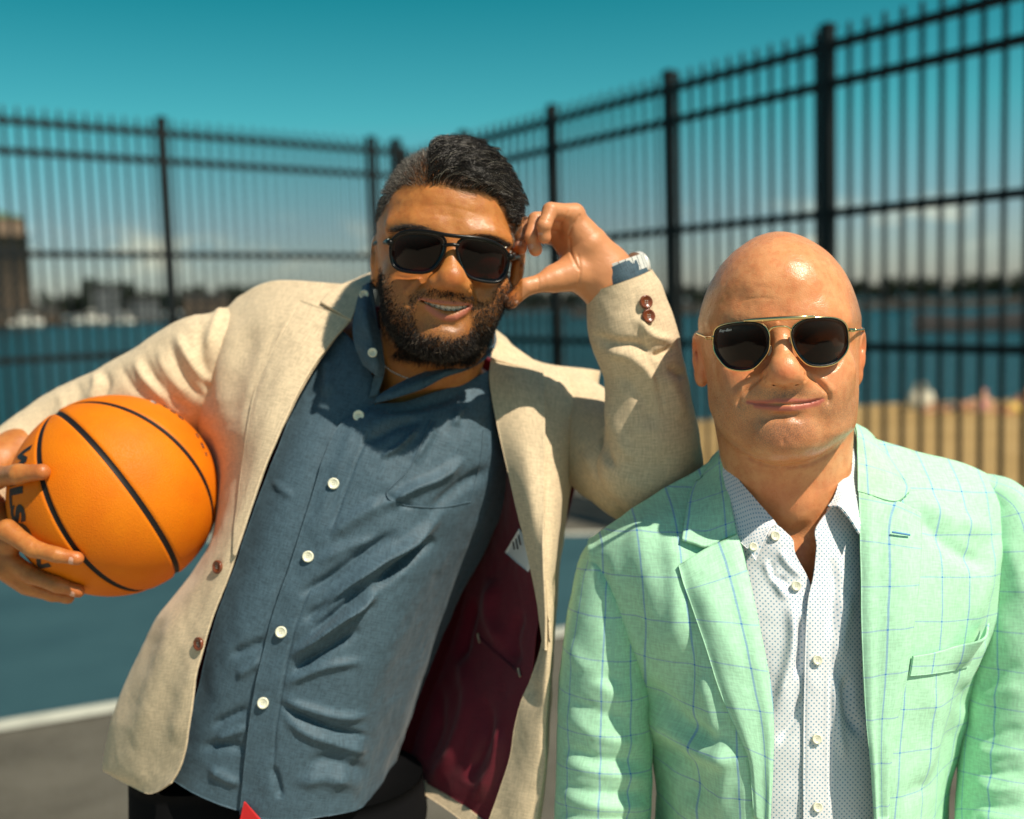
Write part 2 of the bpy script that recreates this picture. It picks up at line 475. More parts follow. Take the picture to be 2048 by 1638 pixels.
# ------------------------------------------------------------------ far shore
t = NT('far_foliage'); co = t.coord(); n1 = t.noise(0.35, 4, .6, co)
t.set(color=t.mix(t.range(n1, .35, .65), (0.010, 0.016, 0.010, 1), (0.040, 0.060, 0.028, 1)), rough=0.9, spec=0.1)
M_FOL = t.m
M_TRUNK = simple('bark', (0.05, 0.035, 0.025), 0.9)
M_ROCK = simple('dark_rock', (0.022, 0.020, 0.019), 0.9, var=.4, scale=1.5)
M_SHORE = simple('shore_land', (0.030, 0.028, 0.022), 0.9, var=.3, scale=.2)
def horizon_pt(px, dist):
    r = VM @ np.array([(px - PCX) / FPX, 1.0, 0.0]); d = r[:2] / np.linalg.norm(r[:2]); return d * dist
_tree_me = []
for k in range(4):
    r = np.random.default_rng(40 + k); n = 900
    c = []; 
    for lobe in range(9):
        cc = np.array([r.normal(0, .28), r.normal(0, .28), 0.62 + r.uniform(-.22, .25)]); rad = r.uniform(.16, .27)
        q = r.normal(size=(n // 9, 3)); q /= np.linalg.norm(q, axis=1, keepdims=True); c.append(cc + q * rad * r.uniform(.55, 1.1, (n // 9, 1)))
    c = np.vstack(c); s = 0.035
    a = r.normal(size=(len(c), 3)); a /= np.linalg.norm(a, axis=1, keepdims=True); b2 = np.cross(a, r.normal(size=(len(c), 3))); b2 /= np.linalg.norm(b2, axis=1, keepdims=True)
    v = np.stack([c + a * s * 1.6, c + b2 * s, c - a * s * 1.6, c - b2 * s], 1).reshape(-1, 3)
    me_o = make_mesh('crown', v, np.arange(len(v)).reshape(-1, 4), M_FOL, base=(0, 0, 0), smooth=False)
    _tree_me.append(me_o.data); bpy.data.objects.remove(me_o)
tv, tf = tube_pts([(0, 0, -0.05), (0.01, 0, .3), (0, .02, .65)], [.05, .038, .02], 7)
_to = make_mesh('trunk', tv, tf, M_TRUNK, base=(0, 0, 0)); _trunk_me = _to.data; bpy.data.objects.remove(_to)
def tree(px, dist, height, width, label, group, k):
    p = horizon_pt(px, dist); root = empty('shore_tree', (p[0], p[1], Z_WATER + 0.6)); tag(root, label, 'tree', group)
    for me, nm in ((_tree_me[k % 4], 'crown'), (_trunk_me, 'trunk')):
        o = bpy.data.objects.new(nm, me); COL.objects.link(o); o.parent = root; o.scale = (width, width, height); o.rotation_euler = (0, 0, k * 1.3)
def shore(name, pxs, dist, depth, h, label, mat):
    rows = []
    for px in pxs:
        a = horizon_pt(px, dist); b2 = horizon_pt(px, dist + depth); hh = h * (0.75 + .35 * abs(math.sin(px * .013)))
        rows.append([(a[0], a[1], Z_WATER - .2), (a[0] * 1.003, a[1] * 1.003, Z_WATER + hh * .7), ((a[0] + b2[0]) / 2, (a[1] + b2[1]) / 2, Z_WATER + hh), (b2[0], b2[1], Z_WATER - .2)])
    G = np.array(rows); return tag(make_mesh(name, G.reshape(-1, 3), grid_faces(len(pxs), 4), mat, base=(0, 0, 0), smooth=False), label, kind='structure')
shore('far_shore', np.linspace(-700, 1500, 60), 300, 60, 1.4, 'low dark shore across the water', M_SHORE)
shore('right_shore', np.linspace(1150, 2600, 40), 150, 40, 1.1, 'low dark wooded shore across the water at the right', M_SHORE)
shore('rock_breakwater', np.linspace(1826, 2700, 30), 62, 5, 0.85, 'dark rocky breakwater reaching out from the right', M_ROCK)
r = np.random.default_rng(5)
px = 95
names = []
i = 0
while px < 1020:
    h = r.uniform(4.5, 9.0); 
    if 190 < px < 300: h += 2.5
    tree(px, 310 + r.uniform(0, 25), h, h * r.uniform(.6, .8), 'small hazy dark green tree on the far shore', 'trees along the far shore', i); i += 1
    px += r.uniform(11, 22)
px = 1010
while px < 2080:
    h = r.uniform(2.3, 3.6)
    tree(px, 156 + r.uniform(0, 18), h, h * r.uniform(.7, 1.0), 'small dark tree on the wooded shore at the right', 'trees along the right shore', i); i += 1
    px += r.uniform(13, 24)
M_WALLB = simple('tower_brick', (0.13, 0.088, 0.055), 0.85, var=.25, scale=.4)
M_WIN = simple('dark_window', (0.012, 0.014, 0.018), 0.15)
M_WHITE = simple('white_hull_paint', (0.55, 0.53, 0.46), 0.4)
M_GREYB = simple('grey_block_wall', (0.16, 0.17, 0.17), 0.85, var=.2, scale=.3)
M_ROOFG = simple('copper_roof', (0.07, 0.13, 0.06), 0.7, var=.3, scale=.5)
# round brick tower, left edge
def round_tower(px, dist, rad, z1, label):
    p = horizon_pt(px, dist); base = np.array([p[0], p[1], Z_WATER + .6]); root = empty('round_tower', base); tag(root, label, 'tower')
    a = np.linspace(0, 2 * np.pi, 36, endpoint=False)
    def lathe(prof): 
        G = np.array([[(rr * math.cos(x), rr * math.sin(x), z) for x in a] for rr, z in prof]) + base
        return G.reshape(-1, 3), grid_faces(len(prof), 36, close_v=True)
    v, f = lathe([(rad, -1), (rad, z1 * .78), (rad * 1.05, z1 * .785), (rad * 1.05, z1 * .81), (rad * .86, z1 * .815), (rad * .86, z1 * .95), (0.01, z1 * .95)]); make_mesh('wall', v, f, M_WALLB, root, smooth=False)
    v, f = lathe([(rad * .9, z1 * .95), (rad * .80, z1 * .975), (rad * .42, z1), (0.01, z1 * 1.03)]); make_mesh('roof', v, f, M_ROOFG, root, smooth=False)
    for lev in range(7):
        for ang in np.linspace(-2.6, -0.5, 9):
            dirv = np.array([math.cos(ang), math.sin(ang), 0]); tang = np.array([-dirv[1], dirv[0], 0])
            b = MB(); b.box(base + dirv * (rad + .01) + np.array([0, 0, z1 * (.07 + .1 * lev)]), (.42, .08, .75), np.array([tang, dirv, [0, 0, 1]])); b.obj('window', M_WIN, root)
round_tower(18, 300, 7.3, 27.0, 'round brown brick tower with green roof at the left edge')
def block(px, dist, wpx, hpx, label, mat, cat='building'):
    p = horizon_pt(px, dist); s = dist / FPX; w, h = wpx * s, hpx * s; base = np.array([p[0], p[1], Z_WATER + .6]); root = empty('shore_building', base); tag(root, label, cat)
    d = p / np.linalg.norm(p); ax = np.array([[d[1], -d[0], 0], [d[0], d[1], 0], [0, 0, 1]])
    MB().box(base + np.array([0, 0, h / 2]), (w / 2, w / 3, h / 2), ax).obj('wall', mat, root)
    b = MB(); v = np.array([[-w / 2 - .2, -w / 3 - .2, h], [w / 2 + .2, -w / 3 - .2, h], [w / 2 + .2, w / 3 + .2, h], [-w / 2 - .2, w / 3 + .2, h], [-w / 2, 0, h + w * .12], [w / 2, 0, h + w * .12]]) @ ax + base
    make_mesh('roof', v, [(0, 1, 5, 4), (3, 4, 5, 2), (0, 4, 3), (1, 2, 5), (0, 3, 2, 1)], M_SHORE, root, smooth=False)
    nx = max(2, int(wpx / 11)); nz = max(1, int(hpx / 12))
    for i_ in range(nx):
        for j_ in range(nz):
            b = MB(); b.box(base + np.array([-w / 2 + w * (i_ + .5) / nx, -w / 3 - .02, h * (j_ + .55) / nz]) @ np.eye(3) if False else base + (np.array([-w / 2 + w * (i_ + .5) / nx, -w / 3 - .02, h * (j_ + .55) / nz]) @ ax), (w / nx * .26, .06, h / nz * .28), ax); b.obj('window', M_WIN, root)
block(225, 302, 46, 62, 'dark grey block building among trees beside the fence post', M_GREYB)
block(300, 303, 50, 38, 'low grey building behind the left fence post', M_GREYB)
block(425, 303, 90, 40, 'long low brown building on the far shore above the cream shoulder', M_WALLB)
block(60, 296, 130, 17, 'low brown quay building at the foot of the round tower', M_WALLB)
block(1068, 290, 40, 32, 'pale building seen under the raised hand', M_GREYB)
def boat(px, dist, Lpx, hpx, label):
    p = horizon_pt(px, dist); s = dist / FPX; L, h = Lpx * s, hpx * s; base = np.array([p[0], p[1], Z_WATER]); root = empty('moored_boat', base); tag(root, label, 'boat', 'white boats moored at the far shore')
    d = p / np.linalg.norm(p); ax = np.array([[d[1], -d[0], 0], [d[0], d[1], 0], [0, 0, 1]])
    st = np.linspace(-.5, .5, 11); G = []
    for q in st:
        wdt = .16 * (1 - abs(q * 1.9) ** 3 * (1 if q > 0 else .35)) + .005; top = .42 + .12 * max(q, 0); 
        G.append([(q * L, -wdt * L, h * top), (q * L * .97, -wdt * L * .75, h * .12), (q * L * .95, 0, -h * .1), (q * L * .97, wdt * L * .75, h * .12), (q * L, wdt * L, h * top), (q * L, 0, h * top * .97)])
    G = np.array(G) @ ax + base; make_mesh('hull', G.reshape(-1, 3), grid_faces(11, 6, close_v=True), M_WHITE, root)
    b = MB(); v, f = box_pts((0, 0, 0), (L * .24, L * .11, h * .25)); v[v[:, 2] > 0, 0] *= .75; b.add(v @ ax + base + np.array([0, 0, h * .68]), f); b.obj('cabin', M_WHITE, root)
    b = MB(); b.box(base + (np.array([0, -L * .112, h * .72]) @ ax), (L * .17, .03, h * .09), ax); b.obj('window', M_WIN, root)
boat(68, 285, 62, 26, 'white cabin boat moored below the round tower')
boat(193, 285, 58, 28, 'large white cabin boat moored left of the fence post')
boat(262, 284, 34, 18, 'small white boat moored beside the fence post')
# ================================================================== IMPLICIT BODY MODELLING
def e_ell(c, r, R=None):
    c = np.asarray(c, float); r = np.asarray(r, float)
    def f(p):
        q = p - c
        if R is not None: q = q @ R
        a = q / r; k0 = np.sqrt(np.einsum('ij,ij->i', a, a)) + 1e-9; a /= r; k1 = np.sqrt(np.einsum('ij,ij->i', a, a)) + 1e-9
        return k0 * (k0 - 1) / k1
    f.c, f.R = c, float(r.max()); return f
def e_cone(a, b, ra, rb):
    a = np.asarray(a, float); b = np.asarray(b, float); ab = b - a; L = ab @ ab + 1e-12
    def f(p):
        q = p - a; t = np.clip((q @ ab) / L, 0, 1)
        d = q - t[:, None] * ab
        return np.sqrt(np.einsum('ij,ij->i', d, d)) - (ra + (rb - ra) * t)
    f.c, f.R = (a + b) / 2, math.sqrt(L) / 2 + max(ra, rb); return f
def e_chain(P, R):
    P = [np.asarray(x, float) for x in P]
    fs = [e_cone(P[i], P[i + 1], R[i], R[i + 1]) for i in range(len(P) - 1)]
    def f(p):
        d = fs[0](p)
        for g in fs[1:]: d = np.minimum(d, g(p))
        return d
    Q = np.array(P); f.c = (Q.max(0) + Q.min(0)) / 2; f.R = float(np.linalg.norm(Q - f.c, axis=1).max() + max(R)); return f
def near(p, f, k, mg=.02):
    q = p - f.c; return np.einsum('ij,ij->i', q, q) < (f.R + k + mg) ** 2
def su(d, p, f, k, mg=.02):
    m = near(p, f, k, mg)
    if m.any(): d[m] = smin(d[m], f(p[m]), k)
    return d
def ss(d, p, f, k):
    m = near(p, f, k)
    if m.any(): d[m] = smax(d[m], -f(p[m]), k)
    return d
def smin(a, b, k):
    h = np.clip(0.5 + 0.5 * (b - a) / k, 0, 1); return b * (1 - h) + a * h - k * h * (1 - h)
def smax(a, b, k): return -smin(-a, -b, k)
def rotz(a):      # roll in the view plane (x right, z up): positive tips the top to the right
    c, s = math.cos(a), math.sin(a); return np.array([[c, 0, -s], [0, 1, 0], [s, 0, c]]).T
def rot_xyz(ax, ay, az):
    return np.array(Matrix.Rotation(az, 3, 'Z') @ Matrix.Rotation(ay, 3, 'Y') @ Matrix.Rotation(ax, 3, 'X'))

def eval_sdf(f, pts, chunk=400000):
    out = np.empty(len(pts))
    for i in range(0, len(pts), chunk): out[i:i + chunk] = f(pts[i:i + chunk])
    return out
def surface_nets(f, xs, ys, zs, newton=1, B=10, slack=1.35):
    nx, ny, nz = len(xs), len(ys), len(zs)
    D = np.full((nx, ny, nz), 1.0, dtype=np.float32)
    bi = [np.arange(0, n, B) for n in (nx, ny, nz)]
    cen, rad, idx = [], [], []
    for i in bi[0]:
        i2 = min(i + B, nx - 1)
        for j in bi[1]:
            j2 = min(j + B, ny - 1)
            for k in bi[2]:
                k2 = min(k + B, nz - 1)
                lo = np.array([xs[i], ys[j], zs[k]]); hi = np.array([xs[i2], ys[j2], zs[k2]])
                cen.append((lo + hi) / 2); rad.append(np.linalg.norm(hi - lo) / 2); idx.append((i, j, k))
    d = eval_sdf(f, np.array(cen)); rad = np.array(rad)
    act = np.abs(d) < rad * slack + 0.004
    for m in np.nonzero(~act & (d < 0))[0]:
        i, j, k = idx[m]; D[i:i + B, j:j + B, k:k + B] = -1
    PTS, SL = [], []
    for m in np.nonzero(act)[0]:
        i, j, k = idx[m]; a, b, c = xs[i:i + B], ys[j:j + B], zs[k:k + B]
        g = np.stack(np.meshgrid(a, b, c, indexing='ij'), -1).reshape(-1, 3); PTS.append(g); SL.append((i, j, k, len(a), len(b), len(c)))
    v = eval_sdf(f, np.vstack(PTS)); q = 0
    for (i, j, k, a, b, c) in SL:
        n = a * b * c; D[i:i + a, j:j + b, k:k + c] = v[q:q + n].reshape(a, b, c); q += n
    S = D < 0
    cell = np.zeros((nx - 1, ny - 1, nz - 1), dtype=np.int8)
    for a in (0, 1):
        for b in (0, 1):
            for c in (0, 1):
                cell += S[a:nx - 1 + a, b:ny - 1 + b, c:nz - 1 + c]
    ac = (cell > 0) & (cell < 8)
    I = np.argwhere(ac); vid = np.full(ac.shape, -1, dtype=np.int64); vid[ac] = np.arange(len(I))
    acc = np.zeros((len(I), 3)); cnt = np.zeros(len(I))
    X = np.asarray(xs); Y = np.asarray(ys); Z = np.asarray(zs)
    corners = [(a, b, c) for a in (0, 1) for b in (0, 1) for c in (0, 1)]
    for p in corners:
        for ax in range(3):
            if p[ax] == 0:
                q_ = list(p); q_[ax] = 1
                i0 = I + np.array(p); i1 = I + np.array(q_)
                d0 = D[i0[:, 0], i0[:, 1], i0[:, 2]].astype(float); d1 = D[i1[:, 0], i1[:, 1], i1[:, 2]].astype(float)
                m = (d0 < 0) != (d1 < 0)
                t = np.where(m, d0 / (d0 - d1 + 1e-20), 0)
                a0 = np.stack([X[i0[:, 0]], Y[i0[:, 1]], Z[i0[:, 2]]], 1); a1 = np.stack([X[i1[:, 0]], Y[i1[:, 1]], Z[i1[:, 2]]], 1)
                acc[m] += (a0 + (a1 - a0) * t[:, None])[m]; cnt[m] += 1
    verts = acc / cnt[:, None]
    faces = []
    for ax in range(3):
        sl0 = [slice(None)] * 3; sl1 = [slice(None)] * 3
        sl0[ax] = slice(0, -1); sl1[ax] = slice(1, None)
        o1, o2 = (ax + 1) % 3, (ax + 2) % 3
        e = S[tuple(sl0)] != S[tuple(sl1)]
        E = np.argwhere(e); E = E[(E[:, o1] > 0) & (E[:, o2] > 0) & (E[:, o1] < D.shape[o1] - 1) & (E[:, o2] < D.shape[o2] - 1)]
        if len(E) == 0: continue
        inside = S[E[:, 0], E[:, 1], E[:, 2]]
        def cid(da, db):
            q_ = E.copy(); q_[:, o1] -= da; q_[:, o2] -= db; return vid[q_[:, 0], q_[:, 1], q_[:, 2]]
        quad = np.stack([cid(1, 1), cid(0, 1), cid(0, 0), cid(1, 0)], 1)
        quad[~inside] = quad[~inside][:, ::-1]
        faces.append(quad[(quad >= 0).all(1)])
    faces = np.vstack(faces)
    for _ in range(newton):
        d = eval_sdf(f, verts); g = sdf_grad(f, verts, d)
        gn = (g * g).sum(1) + 1e-9
        step = np.clip(d / gn, -0.002, 0.002)
        verts = verts - 0.85 * step[:, None] * g
    return verts, faces
def sdf_grad(f, p, d0, h=4e-4):
    g = np.empty_like(p)
    for a in range(3):
        e = np.zeros(3); e[a] = h
        g[:, a] = (eval_sdf(f, p + e) - d0) / h
    return g
def axis_grid(segments):
    """segments: [(lo, hi, step), ...] contiguous; returns coordinates"""
    out = []
    for lo, hi, st in segments:
        n = max(2, int(round((hi - lo) / st))); out.append(np.linspace(lo, hi, n, endpoint=False))
    out.append(np.array([segments[-1][1]])); return np.concatenate(out)
def vert_normals(v, f):
    n = np.zeros_like(v); a = v[f]
    fn = np.cross(a[:, 2] - a[:, 0], a[:, 3] - a[:, 1]); 
    for k in range(4): np.add.at(n, f[:, k], fn)
    return n / (np.linalg.norm(n, axis=1, keepdims=True) + 1e-12)
def smooth_verts(v, f, w, it=1):
    """laplacian smoothing weighted per vertex"""
    for _ in range(it):
        s = np.zeros_like(v); c = np.zeros(len(v))
        for a, b in ((0, 1), (1, 2), (2, 3), (3, 0)):
            np.add.at(s, f[:, a], v[f[:, b]]); np.add.at(c, f[:, a], 1); np.add.at(s, f[:, b], v[f[:, a]]); np.add.at(c, f[:, b], 1)
        v = v + w[:, None] * (s / np.maximum(c, 1)[:, None] - v)
    return v
class Loft:
    """implicit loft: at every height z a superellipse given by half width, front, back, exponent"""
    def __init__(self, z, hw, fr, bk, ex, xc=None):
        o = np.argsort(z); self.z = np.asarray(z, float)[o]
        n = 240; self.zz = np.linspace(self.z[0], self.z[-1], n)
        def sm(a):
            a = np.asarray(a, float)[o]
            return self._pchip(self.z, a, self.zz)
        self.hw, self.fr, self.bk, self.ex = map(sm, (hw, fr, bk, ex)); self.xc = sm(xc) if xc is not None else np.zeros(n)
    @staticmethod
    def _pchip(x, y, t):
        h = np.diff(x); d = np.diff(y) / h; m = np.zeros(len(x)); m[0], m[-1] = d[0], d[-1]
        for i in range(1, len(x) - 1):
            m[i] = 0 if d[i - 1] * d[i] <= 0 else 2 * d[i - 1] * d[i] / (d[i - 1] + d[i]) if True else 0
            if d[i - 1] * d[i] > 0:
                w1, w2 = 2 * h[i] + h[i - 1], h[i] + 2 * h[i - 1]; m[i] = (w1 + w2) / (w1 / d[i - 1] + w2 / d[i])
        i = np.clip(np.searchsorted(x, t) - 1, 0, len(x) - 2); s = (t - x[i]) / h[i]
        return y[i] * (1 + 2 * s) * (1 - s) ** 2 + h[i] * m[i] * s * (1 - s) ** 2 + y[i + 1] * s * s * (3 - 2 * s) + h[i] * m[i + 1] * s * s * (s - 1)
    def __call__(self, p):
        z = np.clip(p[:, 2], self.zz[0], self.zz[-1]); g = lambda a: np.interp(z, self.zz, a)
        w, fr, bk, n, xc = g(self.hw), g(self.fr), g(self.bk), g(self.ex), g(self.xc)
        yc = (fr + bk) / 2; h = np.maximum((bk - fr) / 2, 1e-3); w = np.maximum(w, 1e-3)
        a = np.abs((p[:, 0] - xc) / w); b = np.abs((p[:, 1] - yc) / h)
        r = (a ** n + b ** n + 1e-12) ** (1 / n)
        d = (r - 1) * np.minimum(w, h) * np.where(r > 1, 1.0, 1.0)
        out = np.maximum(p[:, 2] - self.zz[-1], self.zz[0] - p[:, 2])
        return np.where(out > 0, np.maximum(d, 0) + out, d)

def head_base(f, p, rmax=.215):
    r = np.sqrt(np.einsum('ij,ij->i', p, p)); d = r - .125; m = r < rmax
    if m.any(): d[m] = f(p[m])
    return d
class Sculpt:
    """surface strokes in photograph pixels: displaced along the normal, only where the surface faces the lens"""
    def __init__(self, verts, faces, tf=None):
        self.v, self.f, self.tf = verts, faces, tf
        self.mask = None
    def prep(self):
        self.n = vert_normals(self.v, self.f); self.px = self.tf(self.v)
        self.face = np.clip((-self.n[:, 1] + 0.05) * 3, 0, 1) * (self.mask if self.mask is not None else 1.0)
    def w(self, poly, width, taper=True, power=2.0):
        poly = np.asarray(poly, float)
        q = arc(poly, 24) if len(poly) > 2 else poly
        lo = q.min(0) - width * 3; hi = q.max(0) + width * 3
        m = np.nonzero((self.px >= lo).all(1) & (self.px <= hi).all(1))[0]
        out = np.zeros(len(self.v))
        if len(m) == 0: return out
        d, t, _ = dist_polyline(self.px[m], q)
        g = np.exp(-(d / width) ** power)
        if taper: g *= np.clip(np.sin(np.pi * np.clip(t, 0.02, .98)) * 1.6, 0, 1)
        out[m] = g; return out * self.face
    def dot(self, c, rx, ry=None, ang=0.0):
        ry = ry or rx; q = self.px - np.asarray(c, float); ca, sa = math.cos(ang), math.sin(ang)
        u = (q[:, 0] * ca + q[:, 1] * sa) / rx; v = (-q[:, 0] * sa + q[:, 1] * ca) / ry
        return np.exp(-(u * u + v * v)) * self.face
    def push(self, w, amp): self.v = self.v + self.n * (w * amp)[:, None]
# ================================================================== CLOTH TOOLS
def bicubic(ctrl, nu, nv):
    A = catmull(np.asarray(ctrl, float), nu)                     # rows
    B = catmull(np.swapaxes(A, 0, 1), nv); return np.swapaxes(B, 0, 1)
def fold_field(px, folds):
    """sum of fold strokes in photograph pixels -> metres towards the lens"""
    out = np.zeros(len(px))
    for fo in folds:
        poly, w, a = fo[:3]; mode = fo[3] if len(fo) > 3 else 'g'
        q = arc(np.asarray(poly, float), 24) if len(poly) > 2 else np.asarray(poly, float)
        lo = q.min(0) - w * 3.2; hi = q.max(0) + w * 3.2
        m = np.nonzero((px >= lo).all(1) & (px <= hi).all(1))[0]
        if len(m) == 0: continue
        d, t, s = dist_polyline(px[m], q)
        tp = np.clip(np.sin(np.pi * np.clip(t, .01, .99)) * 1.5, 0, 1)
        if mode == 'g': g = np.exp(-(d / w) ** 2)
        elif mode == 'r': g = np.maximum(0, 1 - d / (w * 1.6)) ** 1.5 + .0            # sharp ridge
        elif mode == 's': g = np.exp(-(d / w) ** 2) * np.tanh(s * d / (w * .35))        # step: one side up, other down
        out[m] += a * g * tp
    return out
class Cloth:
    def __init__(self, ctrl=None, nu=80, nv=60, G=None, closed=False):
        self.closed = closed
        self.G = VV(bicubic(ctrl, nu, nv)) if G is None else np.asarray(G, float)
        self.G0 = self.G.copy()
    def shape(self): return self.G.shape[:2]
    def displace(self, folds=(), noise=(), gate=None):
        nu, nv = self.shape(); n = grid_normals(self.G, self.closed)
        flip = np.where(n[..., 1:2] > 0, -1.0, 1.0) if not self.closed else self._outward(n)
        n = n * flip; P = self.G.reshape(-1, 3); px = PX(P)
        a = fold_field(px, folds); facing = np.clip(-n.reshape(-1, 3)[:, 1] * 2.5 + .35, 0, 1); a *= facing
        for (sc, amp, seed) in noise:
            q = P * np.array(sc if hasattr(sc, '__len__') else (1, 1, 1)); s_ = 1.0 if hasattr(sc, '__len__') else sc
            a = a + amp * vnoise(q, s_, seed)
        if gate is not None: a = a * gate(px)
        self.G = (P + n.reshape(-1, 3) * a[:, None]).reshape(nu, nv, 3); return self
    def _outward(self, n):
        c = self.G.mean(1, keepdims=True); return np.where(((self.G - c) * n).sum(-1, keepdims=True) < 0, -1.0, 1.0)
    def depth_at(self, xy, off=0.0, k=40):
        P = self.G.reshape(-1, 3); px = PX(P); out = []
        for q in np.atleast_2d(xy):
            d = ((px - q) ** 2).sum(1); i = np.argpartition(d, k)[:k]; i = i[P[i, 1] < P[i, 1].min() + .022]; i = i[np.argsort(d[i])[:6]]; w = 1 / (d[i] + 4.0); out.append((P[i, 1] * w).sum() / w.sum() - off)
        return np.array(out)
    def uv_arc(self, o=(0, 0)):
        du = np.linalg.norm(np.diff(self.G0, axis=0), axis=2).mean(1); dv = np.linalg.norm(np.diff(self.G0, axis=1), axis=2).mean(0)
        v = np.r_[0, np.cumsum(du)]; u = np.r_[0, np.cumsum(dv)]
        V2, U2 = np.meshgrid(v, u, indexing='ij'); return np.stack([U2 + o[0], V2 + o[1]], -1)
    def uv_planar(self, o=(0, 0), rot=0.0):
        x, z = self.G0[..., 0], -self.G0[..., 2]; c, s = math.cos(rot), math.sin(rot); return np.stack([c * x + s * z + o[0], -s * x + c * z + o[1]], -1)
    def build(self, name, mat, parent, thick=0.002, uv='arc', uvo=(0, 0), rot=0.0, mat_in=None, base=None, inner_sign=None):
        nu, nv = self.shape(); G = self.G; n = grid_normals(G, self.closed)
        if self.closed: n = n * self._outward(n)
        else:
            m = n.reshape(-1, 3)[:, 1].mean(); n = n * (-1.0 if m > 0 else 1.0)
        U = self.uv_arc(uvo) if uv == 'arc' else self.uv_planar(uvo, rot)
        outer = G.reshape(-1, 3); inner = (G - n * thick).reshape(-1, 3)
        f1 = grid_faces(nu, nv, close_v=self.closed); N = nu * nv
        # orientation
        a = outer[f1[:, 0]]; fn = np.cross(outer[f1[:, 1]] - a, outer[f1[:, 3]] - a); nn = n.reshape(-1, 3)[f1[:, 0]]
        if (fn * nn).sum() < 0: f1 = f1[:, ::-1]
        f2 = f1[:, ::-1] + N; faces = [f1, f2]; rim = []
        if not self.closed:
            rim += [np.arange(nu) * nv, np.arange(nu) * nv + nv - 1]
        rim += [np.arange(nv), (nu - 1) * nv + np.arange(nv)]
        if self.closed: rim = [np.r_[r, r[0]] for r in rim]
        for r in rim: faces.append(np.stack([r[:-1], r[1:], r[1:] + N, r[:-1] + N], 1))
        F = np.vstack(faces); verts = W(np.vstack([outer, inner])); UV = np.vstack([U.reshape(-1, 2), U.reshape(-1, 2)])
        o = make_mesh(name, verts, F, mat, parent, base=base, uv=UV)
        if mat_in is not None:
            o.data.materials.append(mat_in); mi = np.zeros(len(F), dtype=np.int32); mi[len(f1):2 * len(f1)] = 1
            o.data.polygons.foreach_set('material_index', mi)
        return o
def zmap(cloths, res=2.0):
    """front depth of some cloths over the photograph, on a coarse pixel raster"""
    nx, ny = int(2300 / res), int(2000 / res); Z = np.full((nx, ny), np.inf)
    for c in cloths:
        G = c.G
        for s_ in range(2):        # upsample the grid so that the raster has no holes
            A = np.empty((G.shape[0] * 2 - 1, G.shape[1], 3)); A[::2] = G; A[1::2] = (G[1:] + G[:-1]) / 2
            G = np.empty((A.shape[0], A.shape[1] * 2 - 1, 3)); G[:, ::2] = A; G[:, 1::2] = (A[:, 1:] + A[:, :-1]) / 2
        P = G.reshape(-1, 3); q = ((PX(P) + 100) / res).astype(int); m = (q >= 0).all(1) & (q[:, 0] < nx) & (q[:, 1] < ny)
        np.minimum.at(Z, (q[m, 0], q[m, 1]), P[m, 1])
    return Z
def lift_over(cloth, under, off, smooth=2, res=2.0):
    """move a cloth towards the lens wherever it would sink into the cloths under it"""
    Z = zmap(under, res); P = cloth.G.reshape(-1, 3); q = np.clip(((PX(P) + 100) / res).astype(int), 0, np.array(Z.shape) - 1)
    z = Z[q[:, 0], q[:, 1]]; need = np.where(np.isfinite(z), np.maximum(0, P[:, 1] - (z - off)), 0).reshape(cloth.shape())
    need = np.where(need > .03, 0, need)
    n0 = need.copy()
    for _ in range(smooth * 4):
        p = np.pad(need, 1, mode='edge'); need = np.maximum((p[:-2, 1:-1] + p[2:, 1:-1] + p[1:-1, :-2] + p[1:-1, 2:] + 2 * need) / 6, n0 * .97)
    k = 1 - need.reshape(-1) / P[:, 1]
    cloth.G = (P * k[:, None]).reshape(cloth.G.shape); return cloth
def drape(rows, cloth, off):
    """rows of [px,py] or [px,py,extra] -> control grid with the depth of the cloth underneath, minus off"""
    out = []
    for r in rows:
        rr = []
        for q in r:
            d = min(c.depth_at([q[:2]])[0] for c in ([cloth] if not isinstance(cloth, list) else cloth)) if (len(q) < 3 or q[2] is None) else q[2]
            e = q[3] if len(q) > 3 else 0.0
            rr.append((q[0], q[1], d - off + e if (len(q) < 3 or q[2] is None) else d))
        out.append(rr)
    return np.array(out, float)
def sleeve_grid(C, rx, ry, nu, nv, ref=(0, -1, 0), roll=0.0, ex=2.0):
    """tube around centre line C (k,3 px,py,d); rx across the picture, ry in depth (metres per ring)"""
    P = VV(np.asarray(C, float)); P = catmull(P, nu); rx = catmull(np.asarray(rx, float)[:, None], nu)[:, 0]; ry = catmull(np.asarray(ry, float)[:, None], nu)[:, 0]
    T = np.gradient(P, axis=0); T /= np.linalg.norm(T, axis=1, keepdims=True)
    f = np.asarray(ref, float); Nf = f - T * (T @ f)[:, None]; Nf /= np.linalg.norm(Nf, axis=1, keepdims=True); S_ = np.cross(T, Nf)
    a = np.linspace(0, 2 * np.pi, nv, endpoint=False) + roll
    ca, sa = np.cos(a), np.sin(a); ca = np.sign(ca) * np.abs(ca) ** (2 / ex); sa = np.sign(sa) * np.abs(sa) ** (2 / ex)
    return P[:, None] + rx[:, None, None] * sa[None, :, None] * S_[:, None] + ry[:, None, None] * ca[None, :, None] * Nf[:, None]
